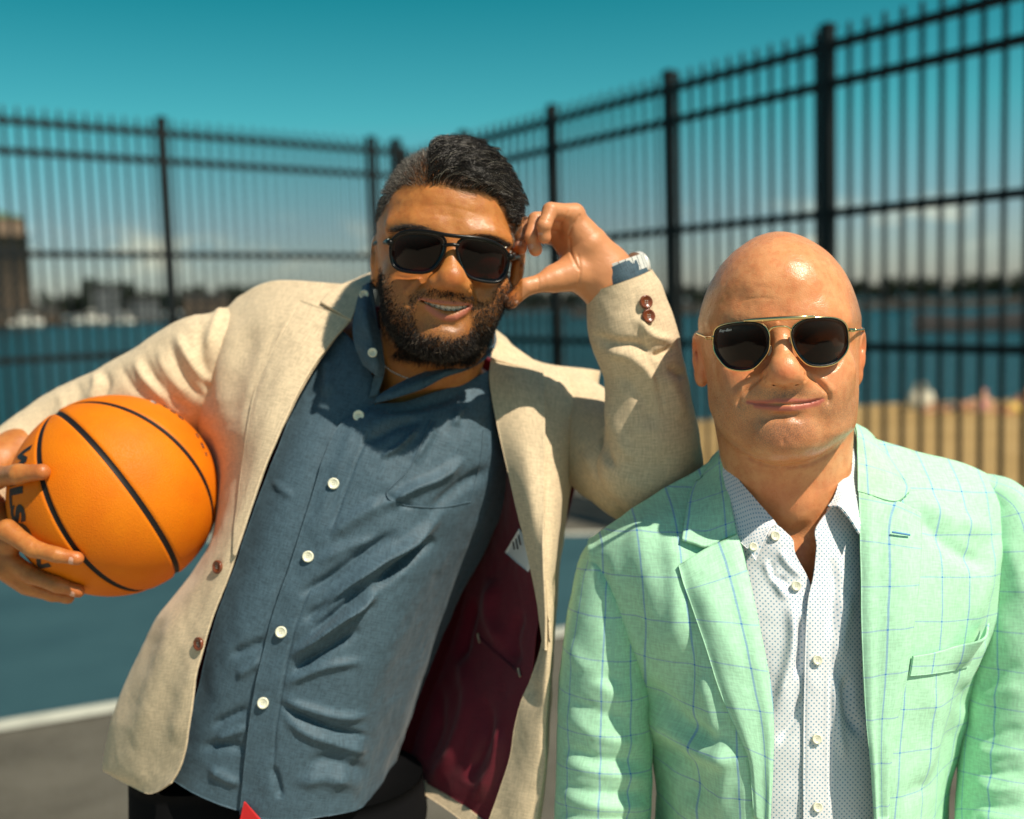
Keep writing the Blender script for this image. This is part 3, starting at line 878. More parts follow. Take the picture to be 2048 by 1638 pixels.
def button(name, px, py, d, dia, mat, parent, tilt=(0, 0), holes=4, mat_h=None):
    prof = [(0.0, .0006), (.30, .0006), (.36, .0012), (.44, .0016), (.5, .0010), (.5, -.0006), (.0, -.0006)]
    seg = 20; a = np.linspace(0, 2 * np.pi, seg, endpoint=False)
    c = V(px, py, d); Z = np.array([tilt[0], -1.0, tilt[1]]); Z /= np.linalg.norm(Z); X = np.cross([0, 0, 1.0], Z); X /= np.linalg.norm(X); Y = np.cross(Z, X)
    G = np.array([[c + dia * r * (math.cos(t) * X + math.sin(t) * Y) + Z * h * (dia / .011) for t in a] for r, h in prof])
    m = MB(); m.add(G.reshape(-1, 3), grid_faces(len(prof), seg, close_v=True))
    o = make_mesh(name, W(np.vstack(m.v)), m.f, mat, parent)
    if holes:
        hm = MB()
        for k in range(holes):
            t = k * 2 * math.pi / holes + .78; cc = c + dia * .11 * (math.cos(t) * X + math.sin(t) * Y) + Z * .0008 * (dia / .011)
            r_ = dia * .045; ring = np.array([cc + r_ * (math.cos(x) * X + math.sin(x) * Y) for x in np.linspace(0, 2 * np.pi, 8, endpoint=False)]); hm.add(np.vstack([ring, cc + Z * .0002]), [(i, (i + 1) % 8, 8) for i in range(8)])
        v = W(np.vstack(hm.v)); n0 = len(o.data.vertices)
        # thread crosses/holes join the same button mesh
        bm = bmesh.new(); bm.from_mesh(o.data); base = np.array(parent.location if parent.parent is None else parent.parent.location)
        vs_ = [bm.verts.new(tuple(q - base)) for q in v]
        for f in hm.f:
            fc = bm.faces.new([vs_[i] for i in f]); fc.material_index = 1
        bm.to_mesh(o.data); bm.free(); o.data.materials.append(mat_h)
    return o
def stitch_line(name, pts, mat, parent, r=.0004, n=60):
    P = W(catmull(np.asarray(pts, float), n)); v, f = tube_pts(P, r, 5); return make_mesh(name, v, f, mat, parent)
def fabric(name, color, var=.10, thread=2600.0, slub=True, rough=.85, bump=.35, sheen=.15, pattern=None, bdist=.0006, spec=.2):
    """woven cloth in UV metres; pattern(t, u, v, colour) may add stripes or dots"""
    t = NT(name); uvn = t.coord('UV'); sp = t.n('ShaderNodeSeparateXYZ'); t.l(uvn, sp.inputs[0]); u, v = sp.outputs[0], sp.outputs[1]
    nh = t.noise(1.0, 3, .6, t.mapping(uvn, (90, thread * .38, 1))); nv_ = t.noise(1.0, 3, .6, t.mapping(uvn, (thread * .38, 90, 1)))
    w_ = t.math('ADD', t.math('MULTIPLY', nh, .5), t.math('MULTIPLY', nv_, .5))
    big = t.noise(9, 3, .5, uvn)
    c = t.mix(t.range(w_, .36, .64), tuple(x * (1 - var) for x in color[:3]), tuple(min(1, x * (1 + var)) for x in color[:3]))
    c = t.mix(t.math('MULTIPLY', t.range(big, .4, .7), .12), c, tuple(x * .8 for x in color[:3]))
    if pattern: c = pattern(t, u, v, c)
    su_ = t.math('SINE', t.math('MULTIPLY', u, thread * math.pi)); sv_ = t.math('SINE', t.math('MULTIPLY', v, thread * math.pi))
    h = t.math('ADD', t.math('MULTIPLY', t.math('MULTIPLY', su_, sv_), .35), w_)
    t.set(color=c, rough=rough, spec=spec, sheen=sheen, sheenr=.4, normal=t.bump(h, bump, bdist))
    return t.m
def line_mask(t, coord, period, width, offset=0.0, soft=.35):
    x = t.math('ADD', coord, offset + 100 * period); x = t.math('MODULO', x, period); x = t.math('ABSOLUTE', t.math('SUBTRACT', x, period / 2))
    return t.range(x, width * (.5 - soft / 2), width * (.5 + soft / 2), 1.0, 0.0)
# ================================================================== SKIN
def skin_material(name, base, dark, lip, stub, stub_amt, rough=0.42):
    t = NT(name); co = t.coord()
    n1 = t.noise(38, 5, .6, co); n2 = t.noise(420, 4, .65, co); n3 = t.voronoi(900, co); n4 = t.noise(1100, 2, .5, co); n5 = t.noise(130, 4, .6, co); n6 = t.voronoi(160, co)
    c = t.mix(t.range(n1, .3, .72), base, dark)
    c = t.mix(t.math('MULTIPLY', t.range(n2, .52, .75), .30), c, tuple(x * .72 for x in dark[:3]))
    c = t.mix(t.math('MULTIPLY', t.range(n5, .42, .66), .42), c, (dark[0] * .86, dark[1] * .66, dark[2] * .62, 1))
    c = t.mix(t.math('MULTIPLY', t.range(n6, .05, .11, 1.0, 0.0), .22), c, tuple(x * .5 for x in dark[:3]))
    red = t.attr('red'); c = t.mix(t.math('MULTIPLY', red, .80, clamp=True), c, (base[0] * .96, base[1] * .56, base[2] * .52, 1))
    st = t.attr('stubble'); sp = t.range(t.noise(900, 3, .7, co), .42, .60)
    c = t.mix(t.math('MULTIPLY', t.math('MULTIPLY', st, t.math('ADD', t.math('MULTIPLY', sp, .6), .4)), stub_amt, clamp=True), c, stub)
    c = t.mix(t.math('MULTIPLY', t.attr('palm'), .75), c, (0.66, 0.29, 0.135, 1))
    c = t.mix(t.attr('lip'), c, lip)
    rg = t.math('ADD', t.math('MULTIPLY', t.attr('lip'), .08), t.range(n2, .3, .7, rough - .05, rough + .10))
    h = t.math('ADD', t.math('MULTIPLY', n4, .5), t.math('MULTIPLY', n3, .55)); h = t.math('ADD', h, t.math('MULTIPLY', n2, .5))
    t.set(color=c, rough=rg, spec=0.5, sss=0.10, ssss=0.004, sssr=(1.0, 0.35, 0.18), normal=t.bump(h, .32, .0008))
    t.p.subsurface_method = 'RANDOM_WALK'
    return t.m
class HeadFrame:
    """frame of a head that looks into the lens: y runs along the ray through its centre"""
    def __init__(self, crop, cpx, d0, roll=0.0):
        self.ox, self.oy, self.s = crop; self.d0 = d0
        self.c = V(self.ox + cpx[0] / self.s, self.oy + cpx[1] / self.s, d0)
        f = self.c / np.linalg.norm(self.c); r = np.cross(f, [0, 0, 1.0]); r /= np.linalg.norm(r); u = np.cross(r, f)
        self.R = np.stack([r, f, u], 1); self.L = float(np.linalg.norm(self.c)); self.f = f
    def p(self, cx, cy, y):
        q = np.array([(self.ox + cx / self.s - PCX) / FPX, 1.0, -(self.oy + cy / self.s - PCY) / FPX]); q = q * ((self.L + y) / (q @ self.f))
        return self.R.T @ (q - self.c)
    def tf(self, v):
        q = PX(np.asarray(v) @ self.R.T + self.c); return np.stack([(q[:, 0] - self.ox) * self.s, (q[:, 1] - self.oy) * self.s], 1)
    def to_view(self, v): return np.asarray(v) @ self.R.T + self.c
    def from_view(self, v): return (np.asarray(v) - self.c) @ self.R

# ================================================================== BALD MAN
HB = HeadFrame((1340, 440, 3.15), (697, 775), 1.15)
kx = HB.d0 / FPX / HB.s
zz_ = lambda cy: -(cy - 775) * kx
T_B = np.array([  # crop y, half width px, front, back, exponent, centre x px
    [76, 6, 0.012, .020, 2.0, 690], [84, 90, -.012, .052, 2.0, 690], [100, 158, -.027, .066, 2.0, 690], [140, 243, -.048, .084, 2.05, 692],
    [220, 335, -.0705, .100, 2.1, 694], [340, 420, -.0865, .110, 2.15, 695], [450, 469, -.0925, .113, 2.2, 695], [560, 502, -.0945, .112, 2.2, 696],
    [640, 516, -.0935, .109, 2.2, 696], [720, 512, -.0885, .103, 2.2, 696], [800, 500, -.0855, .097, 2.2, 698], [900, 488, -.0855, .088, 2.2, 703],
    [1000, 480, -.0885, .077, 2.25, 708], [1100, 475, -.0925, .066, 2.3, 712], [1160, 470, -.0935, .060, 2.3, 713], [1230, 458, -.0915, .052, 2.3, 714],
    [1300, 432, -.0910, .043, 2.3, 715], [1360, 388, -.0915, .034, 2.3, 716], [1420, 318, -.0900, .020, 2.25, 717], [1465, 245, -.0840, .004, 2.2, 718],
    [1485, 160, -.0740, -.015, 2.1, 720], [1502, 70, -.0640, -.035, 2.0, 720], [1508, 8, -.052, -.045, 2.0, 720]])
_dx = np.interp(T_B[:, 0], [300, 700, 800, 900, 1000, 1155, 1300, 1400, 1500], [-10, -13, -12, -8, -4, -6, 10, -6, -28]); _hs = np.interp(T_B[:, 0], [80, 140, 220, 340, 450, 640, 800, 1000, 1155, 1300, 1420, 1500], [.82, .845, .92, .952, .963, .971, .968, .962, .958, .94, .835, .70])
base_b = Loft(zz_(T_B[:, 0]), T_B[:, 1] * kx * _hs, T_B[:, 2], T_B[:, 3], T_B[:, 4], (T_B[:, 5] + _dx - 697) * kx)
h_ = HB.p
def vb(px, py, d): return HB.from_view(V(px, py, d))
_adds = [   # (primitive, blend)
    (e_cone(h_(697, 690, -.0870), h_(716, 905, -.1040), .0080, .0102), .012),
    (e_ell(h_(724, 962, -.1070), (.0152, .0128, .0128)), .011),
    (e_ell(h_(636, 990, -.0965), (.0092, .0115, .0098)), .007),
    (e_ell(h_(808, 988, -.0965), (.0092, .0115, .0098)), .007),
    (e_ell(h_(722, 1012, -.1000), (.0075, .009, .0062)), .006),
    (e_ell(h_(455, 945, -.0600), (.025, .017, .020)), .020),
    (e_ell(h_(990, 940, -.0600), (.025, .017, .020)), .020),
    (e_ell(h_(505, 1085, -.0690), (.020, .016, .022)), .02),
    (e_ell(h_(920, 1080, -.0690), (.020, .016, .022)), .02),
    (e_ell(h_(718, 1080, -.0880), (.026, .0095, .014)), .012),
    (e_ell(h_(718, 1338, -.0870), (.026, .0125, .0180)), .016),
    (e_chain([h_(330, 665, -.0575), h_(450, 632, -.0730), (h_(600, 645, -.0805))], [.007, .0085, .008]), .018),
    (e_chain([h_(800, 640, -.0805), h_(950, 620, -.0730), (h_(1070, 650, -.0575))], [.008, .0085, .007]), .018),
]
_sock = [e_ell(h_(462, 785, -.1020), (.0215, .0150, .0120)), e_ell(h_(938, 772, -.1020), (.0215, .0150, .0120))]
_lids = [e_ell(h_(462, 788, -.0700), (.0160, .0130, .0120)), e_ell(h_(938, 775, -.0700), (.0160, .0130, .0120))]
def lip_chain(pts, rads): return e_chain([h_(*q) for q in pts], rads)
_ul = lip_chain([(478, 1140, -.0795), (600, 1150, -.0905), (675, 1139, -.0945), (718, 1143, -.0945), (762, 1138, -.0945), (840, 1143, -.0915), (978, 1122, -.0795)], [.0020, .0036, .0046, .0043, .0046, .0036, .0020])
_ll = lip_chain([(540, 1170, -.0830), (620, 1176, -.0905), (690, 1184, -.0945), (760, 1183, -.0945), (840, 1172, -.0900), (925, 1156, -.0830)], [.0020, .0044, .0054, .0054, .0044, .0020])
_nos = [e_ell(h_(664, 1030, -.0990), (.0056, .0060, .0018)), e_ell(h_(784, 1028, -.0990), (.0056, .0060, .0018))]
def ear(c, side, tilt, rz, ry=.017):
    R = rot_xyz(0.10, 0, -side * 0.22) @ rot_xyz(0, tilt, 0)
    out = e_ell(c, (.0075, ry, rz), R); ins = e_ell(c + R @ np.array([side * .0070, -.003, .003]), (.0066, ry * .66, rz * .66), R)
    hel = e_ell(c + R @ np.array([side * .0045, -.003, -.004]), (.0035, .006, .012), R)
    lobe = e_ell(c + R @ np.array([0, -.004, -rz * .80]), (.0065, .008, .0095), R)
    def f(p):
        d = smin(out(p), lobe(p), .006); d = smax(d, -ins(p), .004); return smin(d, hel(p), .004)
    f.c, f.R = np.asarray(c), rz + .022; return f
_ears = [ear(h_(184, 865, .018), -1, -0.10, .0275), ear(h_(1186, 855, .018), 1, 0.12, .0285)]
_neck = e_chain([(0.003, .018, -.085), (0.004, .034, -.135), vb(1588, 1020, 1.205), vb(1592, 1120, 1.225)], [.0655, .0645, .0630, .066])
_larynx = e_ell(vb(1590, 1000, 1.142), (.016, .010, .022))
_scm = [e_chain([h_(395, 1250, .030), vb(1522, 1040, 1.166), vb(1578, 1120, 1.156)], [.018, .015, .011]), e_chain([h_(1035, 1230, .030), vb(1658, 1030, 1.166), vb(1612, 1120, 1.156)], [.018, .015, .011])]
_tors = [(e_chain([vb(1345, 1120, 1.235), vb(1500, 1060, 1.22), vb(1700, 1055, 1.22), vb(1860, 1095, 1.235)], [.044, .050, .050, .044]), .03),
         (e_ell(vb(1610, 1340, 1.235), (.155, .085, .205), HB.R.T), .04), (e_ell(vb(1600, 1210, 1.222), (.115, .064, .085), HB.R.T), .04),
         (e_ell(vb(1600, 1700, 1.25), (.150, .090, .20), HB.R.T), .05),
         (e_chain([vb(1300, 1180, 1.24), vb(1225, 1400, 1.25), vb(1215, 1640, 1.24), vb(1230, 1860, 1.10)], [.042, .040, .036, .030]), .04),
         (e_chain([vb(1915, 1160, 1.24), vb(2010, 1400, 1.25), vb(2040, 1640, 1.24), vb(2020, 1860, 1.10)], [.042, .040, .036, .030]), .04)]
def sdf_bald(p):
    d = head_base(base_b, p)
    for f in _sock: d = ss(d, p, f, .016)
    for f, k in _adds: d = su(d, p, f, k)
    for f in _lids: d = su(d, p, f, .008)
    d = su(d, p, _ul, .004); d = su(d, p, _ll, .004)
    for f in _nos: d = ss(d, p, f, .003)
    for f in _ears: d = su(d, p, f, .006)
    n = _neck(p)
    for f in _scm: n = su(n, p, f, .018)
    n = su(n, p, _larynx, .015)
    for f, k in _tors: n = su(n, p, f, k, .10)
    return smin(d, n, .016)
zc = lambda cy: zz_(cy)
xs = axis_grid([(-.38, -.10, .008), (-.10, .10, .00125), (.10, .38, .008)])
ys = axis_grid([(-.145, -.045, .0013), (-.045, .06, .0022), (.06, .33, .007)])
zs = axis_grid([(-.62, -.30, .009), (-.30, -.150, .0024), (-.150, .125, .00125)])
vB, fB = surface_nets(sdf_bald, xs, ys, zs)
S = Sculpt(vB, fB, HB.tf); S.prep()
for poly, w_, a_ in [
    ([(612, 950), (548, 1008), (474, 1078), (432, 1135), (436, 1195)], 14, -.0030), ([(578, 960), (505, 1015), (435, 1080), (395, 1140)], 30, .0010),
    ([(846, 955), (915, 1005), (980, 1070), (1004, 1115), (985, 1170)], 14, -.0032), ([(880, 960), (950, 1005), (1020, 1065), (1042, 1120)], 30, .0012),
    ([(462, 1132), (535, 1157), (640, 1162), (720, 1159), (800, 1157), (890, 1147), (998, 1112)], 6, -.0030),
    ([(560, 1262), (700, 1238), (860, 1248)], 26, -.0020), ([(620, 1225), (720, 1232), (820, 1222)], 14, -.0012),
    ([(722, 1040), (718, 1112)], 13, -.0014), ([(430, 512), (560, 492), (690, 500)], 8, -.0004), ([(500, 430), (580, 420), (640, 440)], 12, -.0002),
    ([(690, 600), (688, 650)], 9, -.0010), ([(672, 610), (668, 660)], 7, .0005),
    ([(330, 920), (420, 935), (520, 915)], 10, -.0009), ([(1090, 870), (1050, 930), (1010, 960)], 8, -.0011), ([(880, 925), (970, 920), (1060, 880)], 10, -.0009),
    ([(360, 1385), (470, 1480), (600, 1540), (730, 1556), (880, 1535), (1020, 1460), (1120, 1370)], 13, -.0020),
    ([(600, 965), (590, 1000), (606, 1030)], 8, -.0014), ([(850, 960), (862, 998), (846, 1028)], 8, -.0014)]:
    S.push(S.w(poly, w_), a_)
S.prep()
for c_, rx_, ry_, a_ in [((458, 1168), 24, 30, -.0004), ((995, 1138), 22, 28, -.0012), ((715, 1395), 14, 26, -.0009), ((440, 1110), 60, 60, .0010), ((1000, 1100), 60, 60, .0010),
                         ((560, 400), 110, 90, .0012), ((840, 330), 110, 90, .0012)]:
    S.push(S.dot(c_, rx_, ry_), a_)
S.v = S.v + S.n * (0.00035 * vnoise(S.v, .012, 11) * S.face)[:, None]
S.prep()
lipm = np.clip(S.w([(492, 1148), (610, 1147), (675, 1137), (718, 1142), (762, 1136), (840, 1141), (962, 1134)], 15, False, 4) + S.w([(540, 1172), (620, 1180), (690, 1189), (760, 1188), (840, 1176), (935, 1154)], 18, False, 4), 0, 1)
stub = np.clip(S.dot((720, 1090), 190, 45) * .9 + S.dot((720, 1330), 300, 150) * .75 + S.dot((300, 1200), 110, 180) * .6 + S.dot((1130, 1180), 110, 180) * .6 + S.dot((455, 1200), 60, 70) * .4 + S.dot((985, 1170), 60, 70) * .4, 0, 1)
q_ = S.v; side = np.clip((np.abs(q_[:, 0]) - .062) / .016, 0, 1) * np.clip((q_[:, 2] - .002) / .02, 0, 1) * np.clip((.085 - q_[:, 2]) / .03, 0, 1)
back = np.clip((q_[:, 1] - .02) / .03, 0, 1) * np.clip((q_[:, 2] + .05) / .03, 0, 1) * np.clip((.085 - q_[:, 2]) / .03, 0, 1)
stub = np.clip(np.maximum(stub, np.maximum(side * .85, back * .9)), 0, 1)
red = np.clip(S.dot((722, 965), 95, 60) * .9 + S.dot((440, 960), 110, 80) * .5 + S.dot((1010, 950), 110, 80) * .5 + S.dot((715, 1375), 120, 70) * .6 + S.dot((690, 560), 200, 50) * .35
              + np.exp(-(((q_ - h_(160, 860, .02)) / .03) ** 2).sum(1)) * .9 + np.exp(-(((q_ - h_(1235, 850, .02)) / .03) ** 2).sum(1)) * .9 + S.dot((690, 1750), 220, 130) * .6, 0, 1)
M_SKINB = skin_material('fair_skin', (0.78, 0.355, 0.155, 1), (0.70, 0.275, 0.105, 1), (0.52, 0.140, 0.092, 1), (0.12, 0.088, 0.062, 1), .95, .30)
base_B = W(V(1600, 1300, 1.24)); base_B[2] = 0.0
man_b = empty('person', base_B)
tag(man_b, 'bald smiling man in a mint green windowpane blazer and gold metal sunglasses', 'person')
body_b = make_mesh('body', W(HB.to_view(S.v)), fB, M_SKINB, man_b, attrs=dict(lip=lipm, stubble=stub, red=red))
# ================================================================== BALD MAN'S CLOTHES
def plaid(t, u, v, c):
    wob = t.noise(22, 2, .5, t.coord('UV')); uu = t.math('ADD', u, t.math('MULTIPLY', t.math('SUBTRACT', wob, .5), .0022)); vv = t.math('ADD', v, t.math('MULTIPLY', t.math('SUBTRACT', wob, .5), .0026))
    mu = line_mask(t, uu, .0370, .0017); mv = line_mask(t, vv, .0425, .0013)
    br = t.range(t.noise(1.0, 2, .5, t.mapping(t.coord('UV'), (1400, 1400, 1))), .3, .6, .55, 1.0)
    c = t.mix(t.math('MULTIPLY', t.math('MULTIPLY', mv, br), .58), c, (0.20, 0.27, 0.62, 1))
    c = t.mix(t.math('MULTIPLY', t.math('MULTIPLY', mu, br), .66), c, (0.15, 0.26, 0.66, 1))
    return t.mix(t.math('MULTIPLY', t.math('MULTIPLY', mu, mv), .9), c, (0.02, 0.22, 0.55, 1))
M_MINT = fabric('mint_windowpane_linen', (0.43, 0.75, 0.515), .13, 1500, pattern=plaid, rough=.8, bump=.30, sheen=.08)
M_MINTIN = fabric('mint_plain_linen', (0.42, 0.72, 0.53), .10, 2200)
def dots(t, u, v, c):
    P_ = .0052
    def grid(u_, v_):
        a = t.math('SUBTRACT', t.math('MODULO', t.math('ADD', u_, 10 * P_ * 100), P_), P_ / 2); b = t.math('SUBTRACT', t.math('MODULO', t.math('ADD', v_, 10 * P_ * 100), P_), P_ / 2)
        r = t.math('SQRT', t.math('ADD', t.math('MULTIPLY', a, a), t.math('MULTIPLY', b, b))); return t.range(r, .00062, .00095, 1.0, 0.0)
    m = t.math('MAXIMUM', grid(u, v), grid(t.math('ADD', u, P_ / 2), t.math('ADD', v, P_ / 2)))
    return t.mix(t.math('MULTIPLY', m, .88), c, (0.06, 0.27, 0.42, 1))
M_DOT = fabric('white_pin_dot_cotton', (0.80, 0.80, 0.83), .03, 5200, pattern=dots, rough=.7, bump=.14, sheen=.05)
M_PEARL = simple('pearl_button', (0.82, 0.80, 0.62), .22, spec=.6, var=.06, scale=300)
M_HOLE = simple('button_thread', (0.35, 0.34, 0.28), .8)
M_BLUESTITCH = simple('blue_buttonhole_thread', (0.10, 0.28, 0.55), .7)
M_MINTEDGE = simple('mint_edge_stitch', (0.30, 0.62, 0.44), .8)

blL = Cloth([[(1300, 1075, 1.27), (1186, 1078, 1.240), (1194, 1066, 1.230), (1240, 1034, 1.218), (1320, 983, 1.21), (1392, 942, 1.208), (1445, 900, 1.21)],
             [(1300, 1110, 1.29), (1182, 1108, 1.225), (1196, 1102, 1.196), (1255, 1078, 1.166), (1330, 1052, 1.148), (1410, 1028, 1.145), (1470, 1008, 1.152)],
             [(1300, 1180, 1.31), (1200, 1182, 1.222), (1215, 1178, 1.190), (1275, 1165, 1.143), (1350, 1150, 1.118), (1430, 1140, 1.110), (1494, 1130, 1.116)],
             [(1310, 1280, 1.32), (1236, 1282, 1.235), (1252, 1280, 1.192), (1305, 1275, 1.138), (1372, 1270, 1.102), (1450, 1265, 1.088), (1522, 1262, 1.092)],
             [(1330, 1390, 1.33), (1278, 1392, 1.245), (1294, 1391, 1.20), (1335, 1390, 1.142), (1397, 1390, 1.097), (1472, 1390, 1.078), (1545, 1390, 1.080)],
             [(1345, 1500, 1.33), (1306, 1502, 1.25), (1320, 1501, 1.21), (1355, 1500, 1.152), (1412, 1503, 1.102), (1482, 1505, 1.078), (1547, 1505, 1.078)],
             [(1345, 1640, 1.33), (1312, 1642, 1.26), (1326, 1641, 1.22), (1362, 1640, 1.16), (1420, 1640, 1.108), (1485, 1640, 1.082), (1541, 1640, 1.080)],
             [(1325, 1960, 1.33), (1285, 1962, 1.27), (1300, 1961, 1.23), (1340, 1960, 1.17), (1400, 1960, 1.12), (1470, 1960, 1.10), (1528, 1960, 1.10)]], 150, 110)
C4 = lambda pts: [(1100 + x / 2.053, 840 + y / 2.053) for x, y in pts]
blL.displace([(C4([(250, 520), (300, 760), (380, 1000)]), 16, .004), (C4([(330, 300), (400, 640), (430, 900), (420, 1100)]), 26, .0035), (C4([(560, 560), (590, 820), (570, 1000), (540, 1200)]), 20, -.005), (C4([(490, 420), (520, 700), (505, 1000)]), 20, .0035),
              (C4([(370, 1060), (470, 1150), (560, 1250), (700, 1330)]), 16, -.007), (C4([(390, 1180), (500, 1290), (640, 1370), (800, 1400)]), 20, .008), (C4([(440, 1300), (560, 1420), (600, 1600)]), 22, -.007),
              (C4([(700, 1300), (720, 1450), (700, 1638)]), 16, .005), (C4([(620, 1050), (660, 1200), (690, 1320)]), 14, .004)], [(.09, .0024, 2), (.03, .0006, 5)])
blR = Cloth([[(1709, 858, 1.212), (1762, 880, 1.208), (1831, 901, 1.21), (1925, 926, 1.217), (1976, 950, 1.232), (1985, 962, 1.240), (1880, 980, 1.28)],
             [(1716, 960, 1.152), (1780, 965, 1.147), (1850, 975, 1.152), (1930, 990, 1.168), (1988, 1008, 1.200), (2000, 1014, 1.226), (1880, 1010, 1.29)],
             [(1719, 1083, 1.114), (1785, 1083, 1.107), (1860, 1085, 1.115), (1938, 1093, 1.142), (1995, 1106, 1.188), (2009, 1110, 1.222), (1880, 1110, 1.31)],
             [(1722, 1250, 1.090), (1790, 1245, 1.083), (1860, 1240, 1.095), (1932, 1240, 1.130), (1988, 1248, 1.188), (2003, 1250, 1.225), (1880, 1250, 1.32)],
             [(1728, 1390, 1.080), (1780, 1390, 1.076), (1840, 1388, 1.088), (1895, 1385, 1.125), (1940, 1381, 1.195), (1953, 1380, 1.24), (1870, 1380, 1.33)],
             [(1738, 1500, 1.077), (1780, 1500, 1.074), (1830, 1500, 1.092), (1877, 1500, 1.135), (1915, 1500, 1.21), (1926, 1500, 1.25), (1850, 1500, 1.33)],
             [(1748, 1640, 1.079), (1785, 1640, 1.078), (1825, 1640, 1.094), (1858, 1640, 1.14), (1885, 1640, 1.22), (1893, 1640, 1.26), (1840, 1640, 1.33)],
             [(1765, 1960, 1.10), (1800, 1960, 1.10), (1840, 1960, 1.11), (1880, 1960, 1.16), (1905, 1960, 1.23), (1915, 1960, 1.27), (1850, 1960, 1.33)]], 150, 110)
blR.displace([(C4([(1500, 360), (1590, 470), (1700, 560), (1800, 600)]), 16, -.006), (C4([(1460, 300), (1560, 360), (1700, 420), (1830, 470)]), 20, .005), (C4([(1850, 480), (1800, 620), (1760, 760), (1760, 860)]), 18, .005), (C4([(1850, 900), (1790, 1010), (1730, 1120), (1700, 1250)]), 16, -.006),
              (C4([(1780, 880), (1740, 990), (1690, 1120)]), 18, .006), (C4([(1560, 1050), (1580, 1200), (1560, 1400), (1520, 1600)]), 20, .005), (C4([(1680, 1200), (1640, 1350), (1560, 1480), (1440, 1560)]), 20, -.006)], [(.09, .0024, 9), (.03, .0006, 6)])
back = Cloth([[(1330, 985, 1.262), (1445, 915, 1.262), (1580, 890, 1.275), (1715, 875, 1.262), (1860, 930, 1.262)],
              [(1200, 1090, 1.29), (1380, 1040, 1.325), (1590, 1020, 1.34), (1800, 1010, 1.325), (1985, 985, 1.29)],
              [(1285, 1280, 1.318), (1430, 1290, 1.355), (1600, 1290, 1.37), (1790, 1280, 1.355), (1915, 1270, 1.318)],
              [(1318, 1500, 1.325), (1440, 1500, 1.36), (1600, 1500, 1.37), (1770, 1500, 1.36), (1878, 1500, 1.325)],
              [(1305, 1960, 1.325), (1440, 1960, 1.37), (1600, 1960, 1.38), (1780, 1960, 1.37), (1880, 1960, 1.325)]], 60, 60)
blazer_b = blL.build('blazer', M_MINT, man_b, .0022, uv='planar', uvo=(.0045, .012), rot=-.06, mat_in=M_MINTIN)
tag(blazer_b, 'mint green linen blazer with thin blue windowpane checks')
def sub(o, parent): o.parent = parent; return o
sub(blR.build('front_panel', M_MINT, man_b, .0022, uv='planar', uvo=(.020, .020), rot=.09, mat_in=M_MINTIN), blazer_b)
sub(back.build('back_panel', M_MINT, man_b, .0022, uv='planar'), blazer_b)
# lapels and collar
ZL = lambda rows, cl, off: drape(rows, cl, off)
lapL = Cloth(ZL([[(1474, 1068), (1440, 1082), (1412, 1096), (1383, 1114), (1358, 1131)], [(1490, 1122), (1458, 1135), (1428, 1148), (1398, 1160), (1369, 1172)], [(1509, 1212), (1478, 1212), (1447, 1212), (1415, 1212), (1384, 1212)],
                 [(1528, 1308), (1498, 1304), (1470, 1300), (1440, 1297), (1412, 1293)], [(1542, 1390), (1514, 1385), (1488, 1380), (1462, 1375), (1436, 1371)], [(1547, 1435), (1524, 1433), (1502, 1431), (1480, 1430), (1459, 1429)],
                 [(1547, 1500), (1530, 1496), (1514, 1492), (1498, 1487), (1484, 1483)], [(1543, 1570), (1532, 1560), (1520, 1550), (1509, 1541), (1500, 1532)], [(1540, 1650), (1532, 1648), (1524, 1644), (1516, 1641), (1509, 1638)]], blL, .0075), 110, 40)
lapR = Cloth(ZL([[(1716, 984), (1755, 992), (1794, 1001), (1820, 1013), (1845, 1027)], [(1718, 1040), (1750, 1046), (1782, 1052), (1814, 1060), (1846, 1068)], [(1720, 1150), (1750, 1151), (1782, 1152), (1813, 1152), (1843, 1152)],
                 [(1722, 1262), (1750, 1260), (1778, 1258), (1805, 1256), (1831, 1254)], [(1727, 1370), (1750, 1368), (1772, 1365), (1794, 1363), (1816, 1361)], [(1732, 1450), (1749, 1450), (1765, 1450), (1781, 1450), (1797, 1449)],
                 [(1739, 1520), (1752, 1520), (1764, 1521), (1776, 1522), (1787, 1522)], [(1747, 1640), (1756, 1640), (1765, 1639), (1774, 1639), (1782, 1638)]], blR, .0075), 110, 40)
for L_ in (lapL, lapR):
    nu, nv = L_.shape(); k = np.linspace(0, 1, nv)[None, :]; L_.G[..., 1] -= .004 * np.exp(-((k - .12) / .16) ** 2) - .0035 * np.exp(-((1 - k) / .12) ** 2); 
lapL.displace([(C4([(620, 640), (700, 850), (780, 1050)]), 20, .002)], [(.05, .0010, 21)]); lapR.displace((), [(.05, .0010, 22)])
lift_over(lapL, [blL], .004); lift_over(lapR, [blR], .004)
sub(lapL.build('lapel', M_MINT, man_b, .0026, uvo=(.004, .030)), blazer_b); sub(lapR.build('lapel', M_MINT, man_b, .0026, uvo=(-.003, .015)), blazer_b)
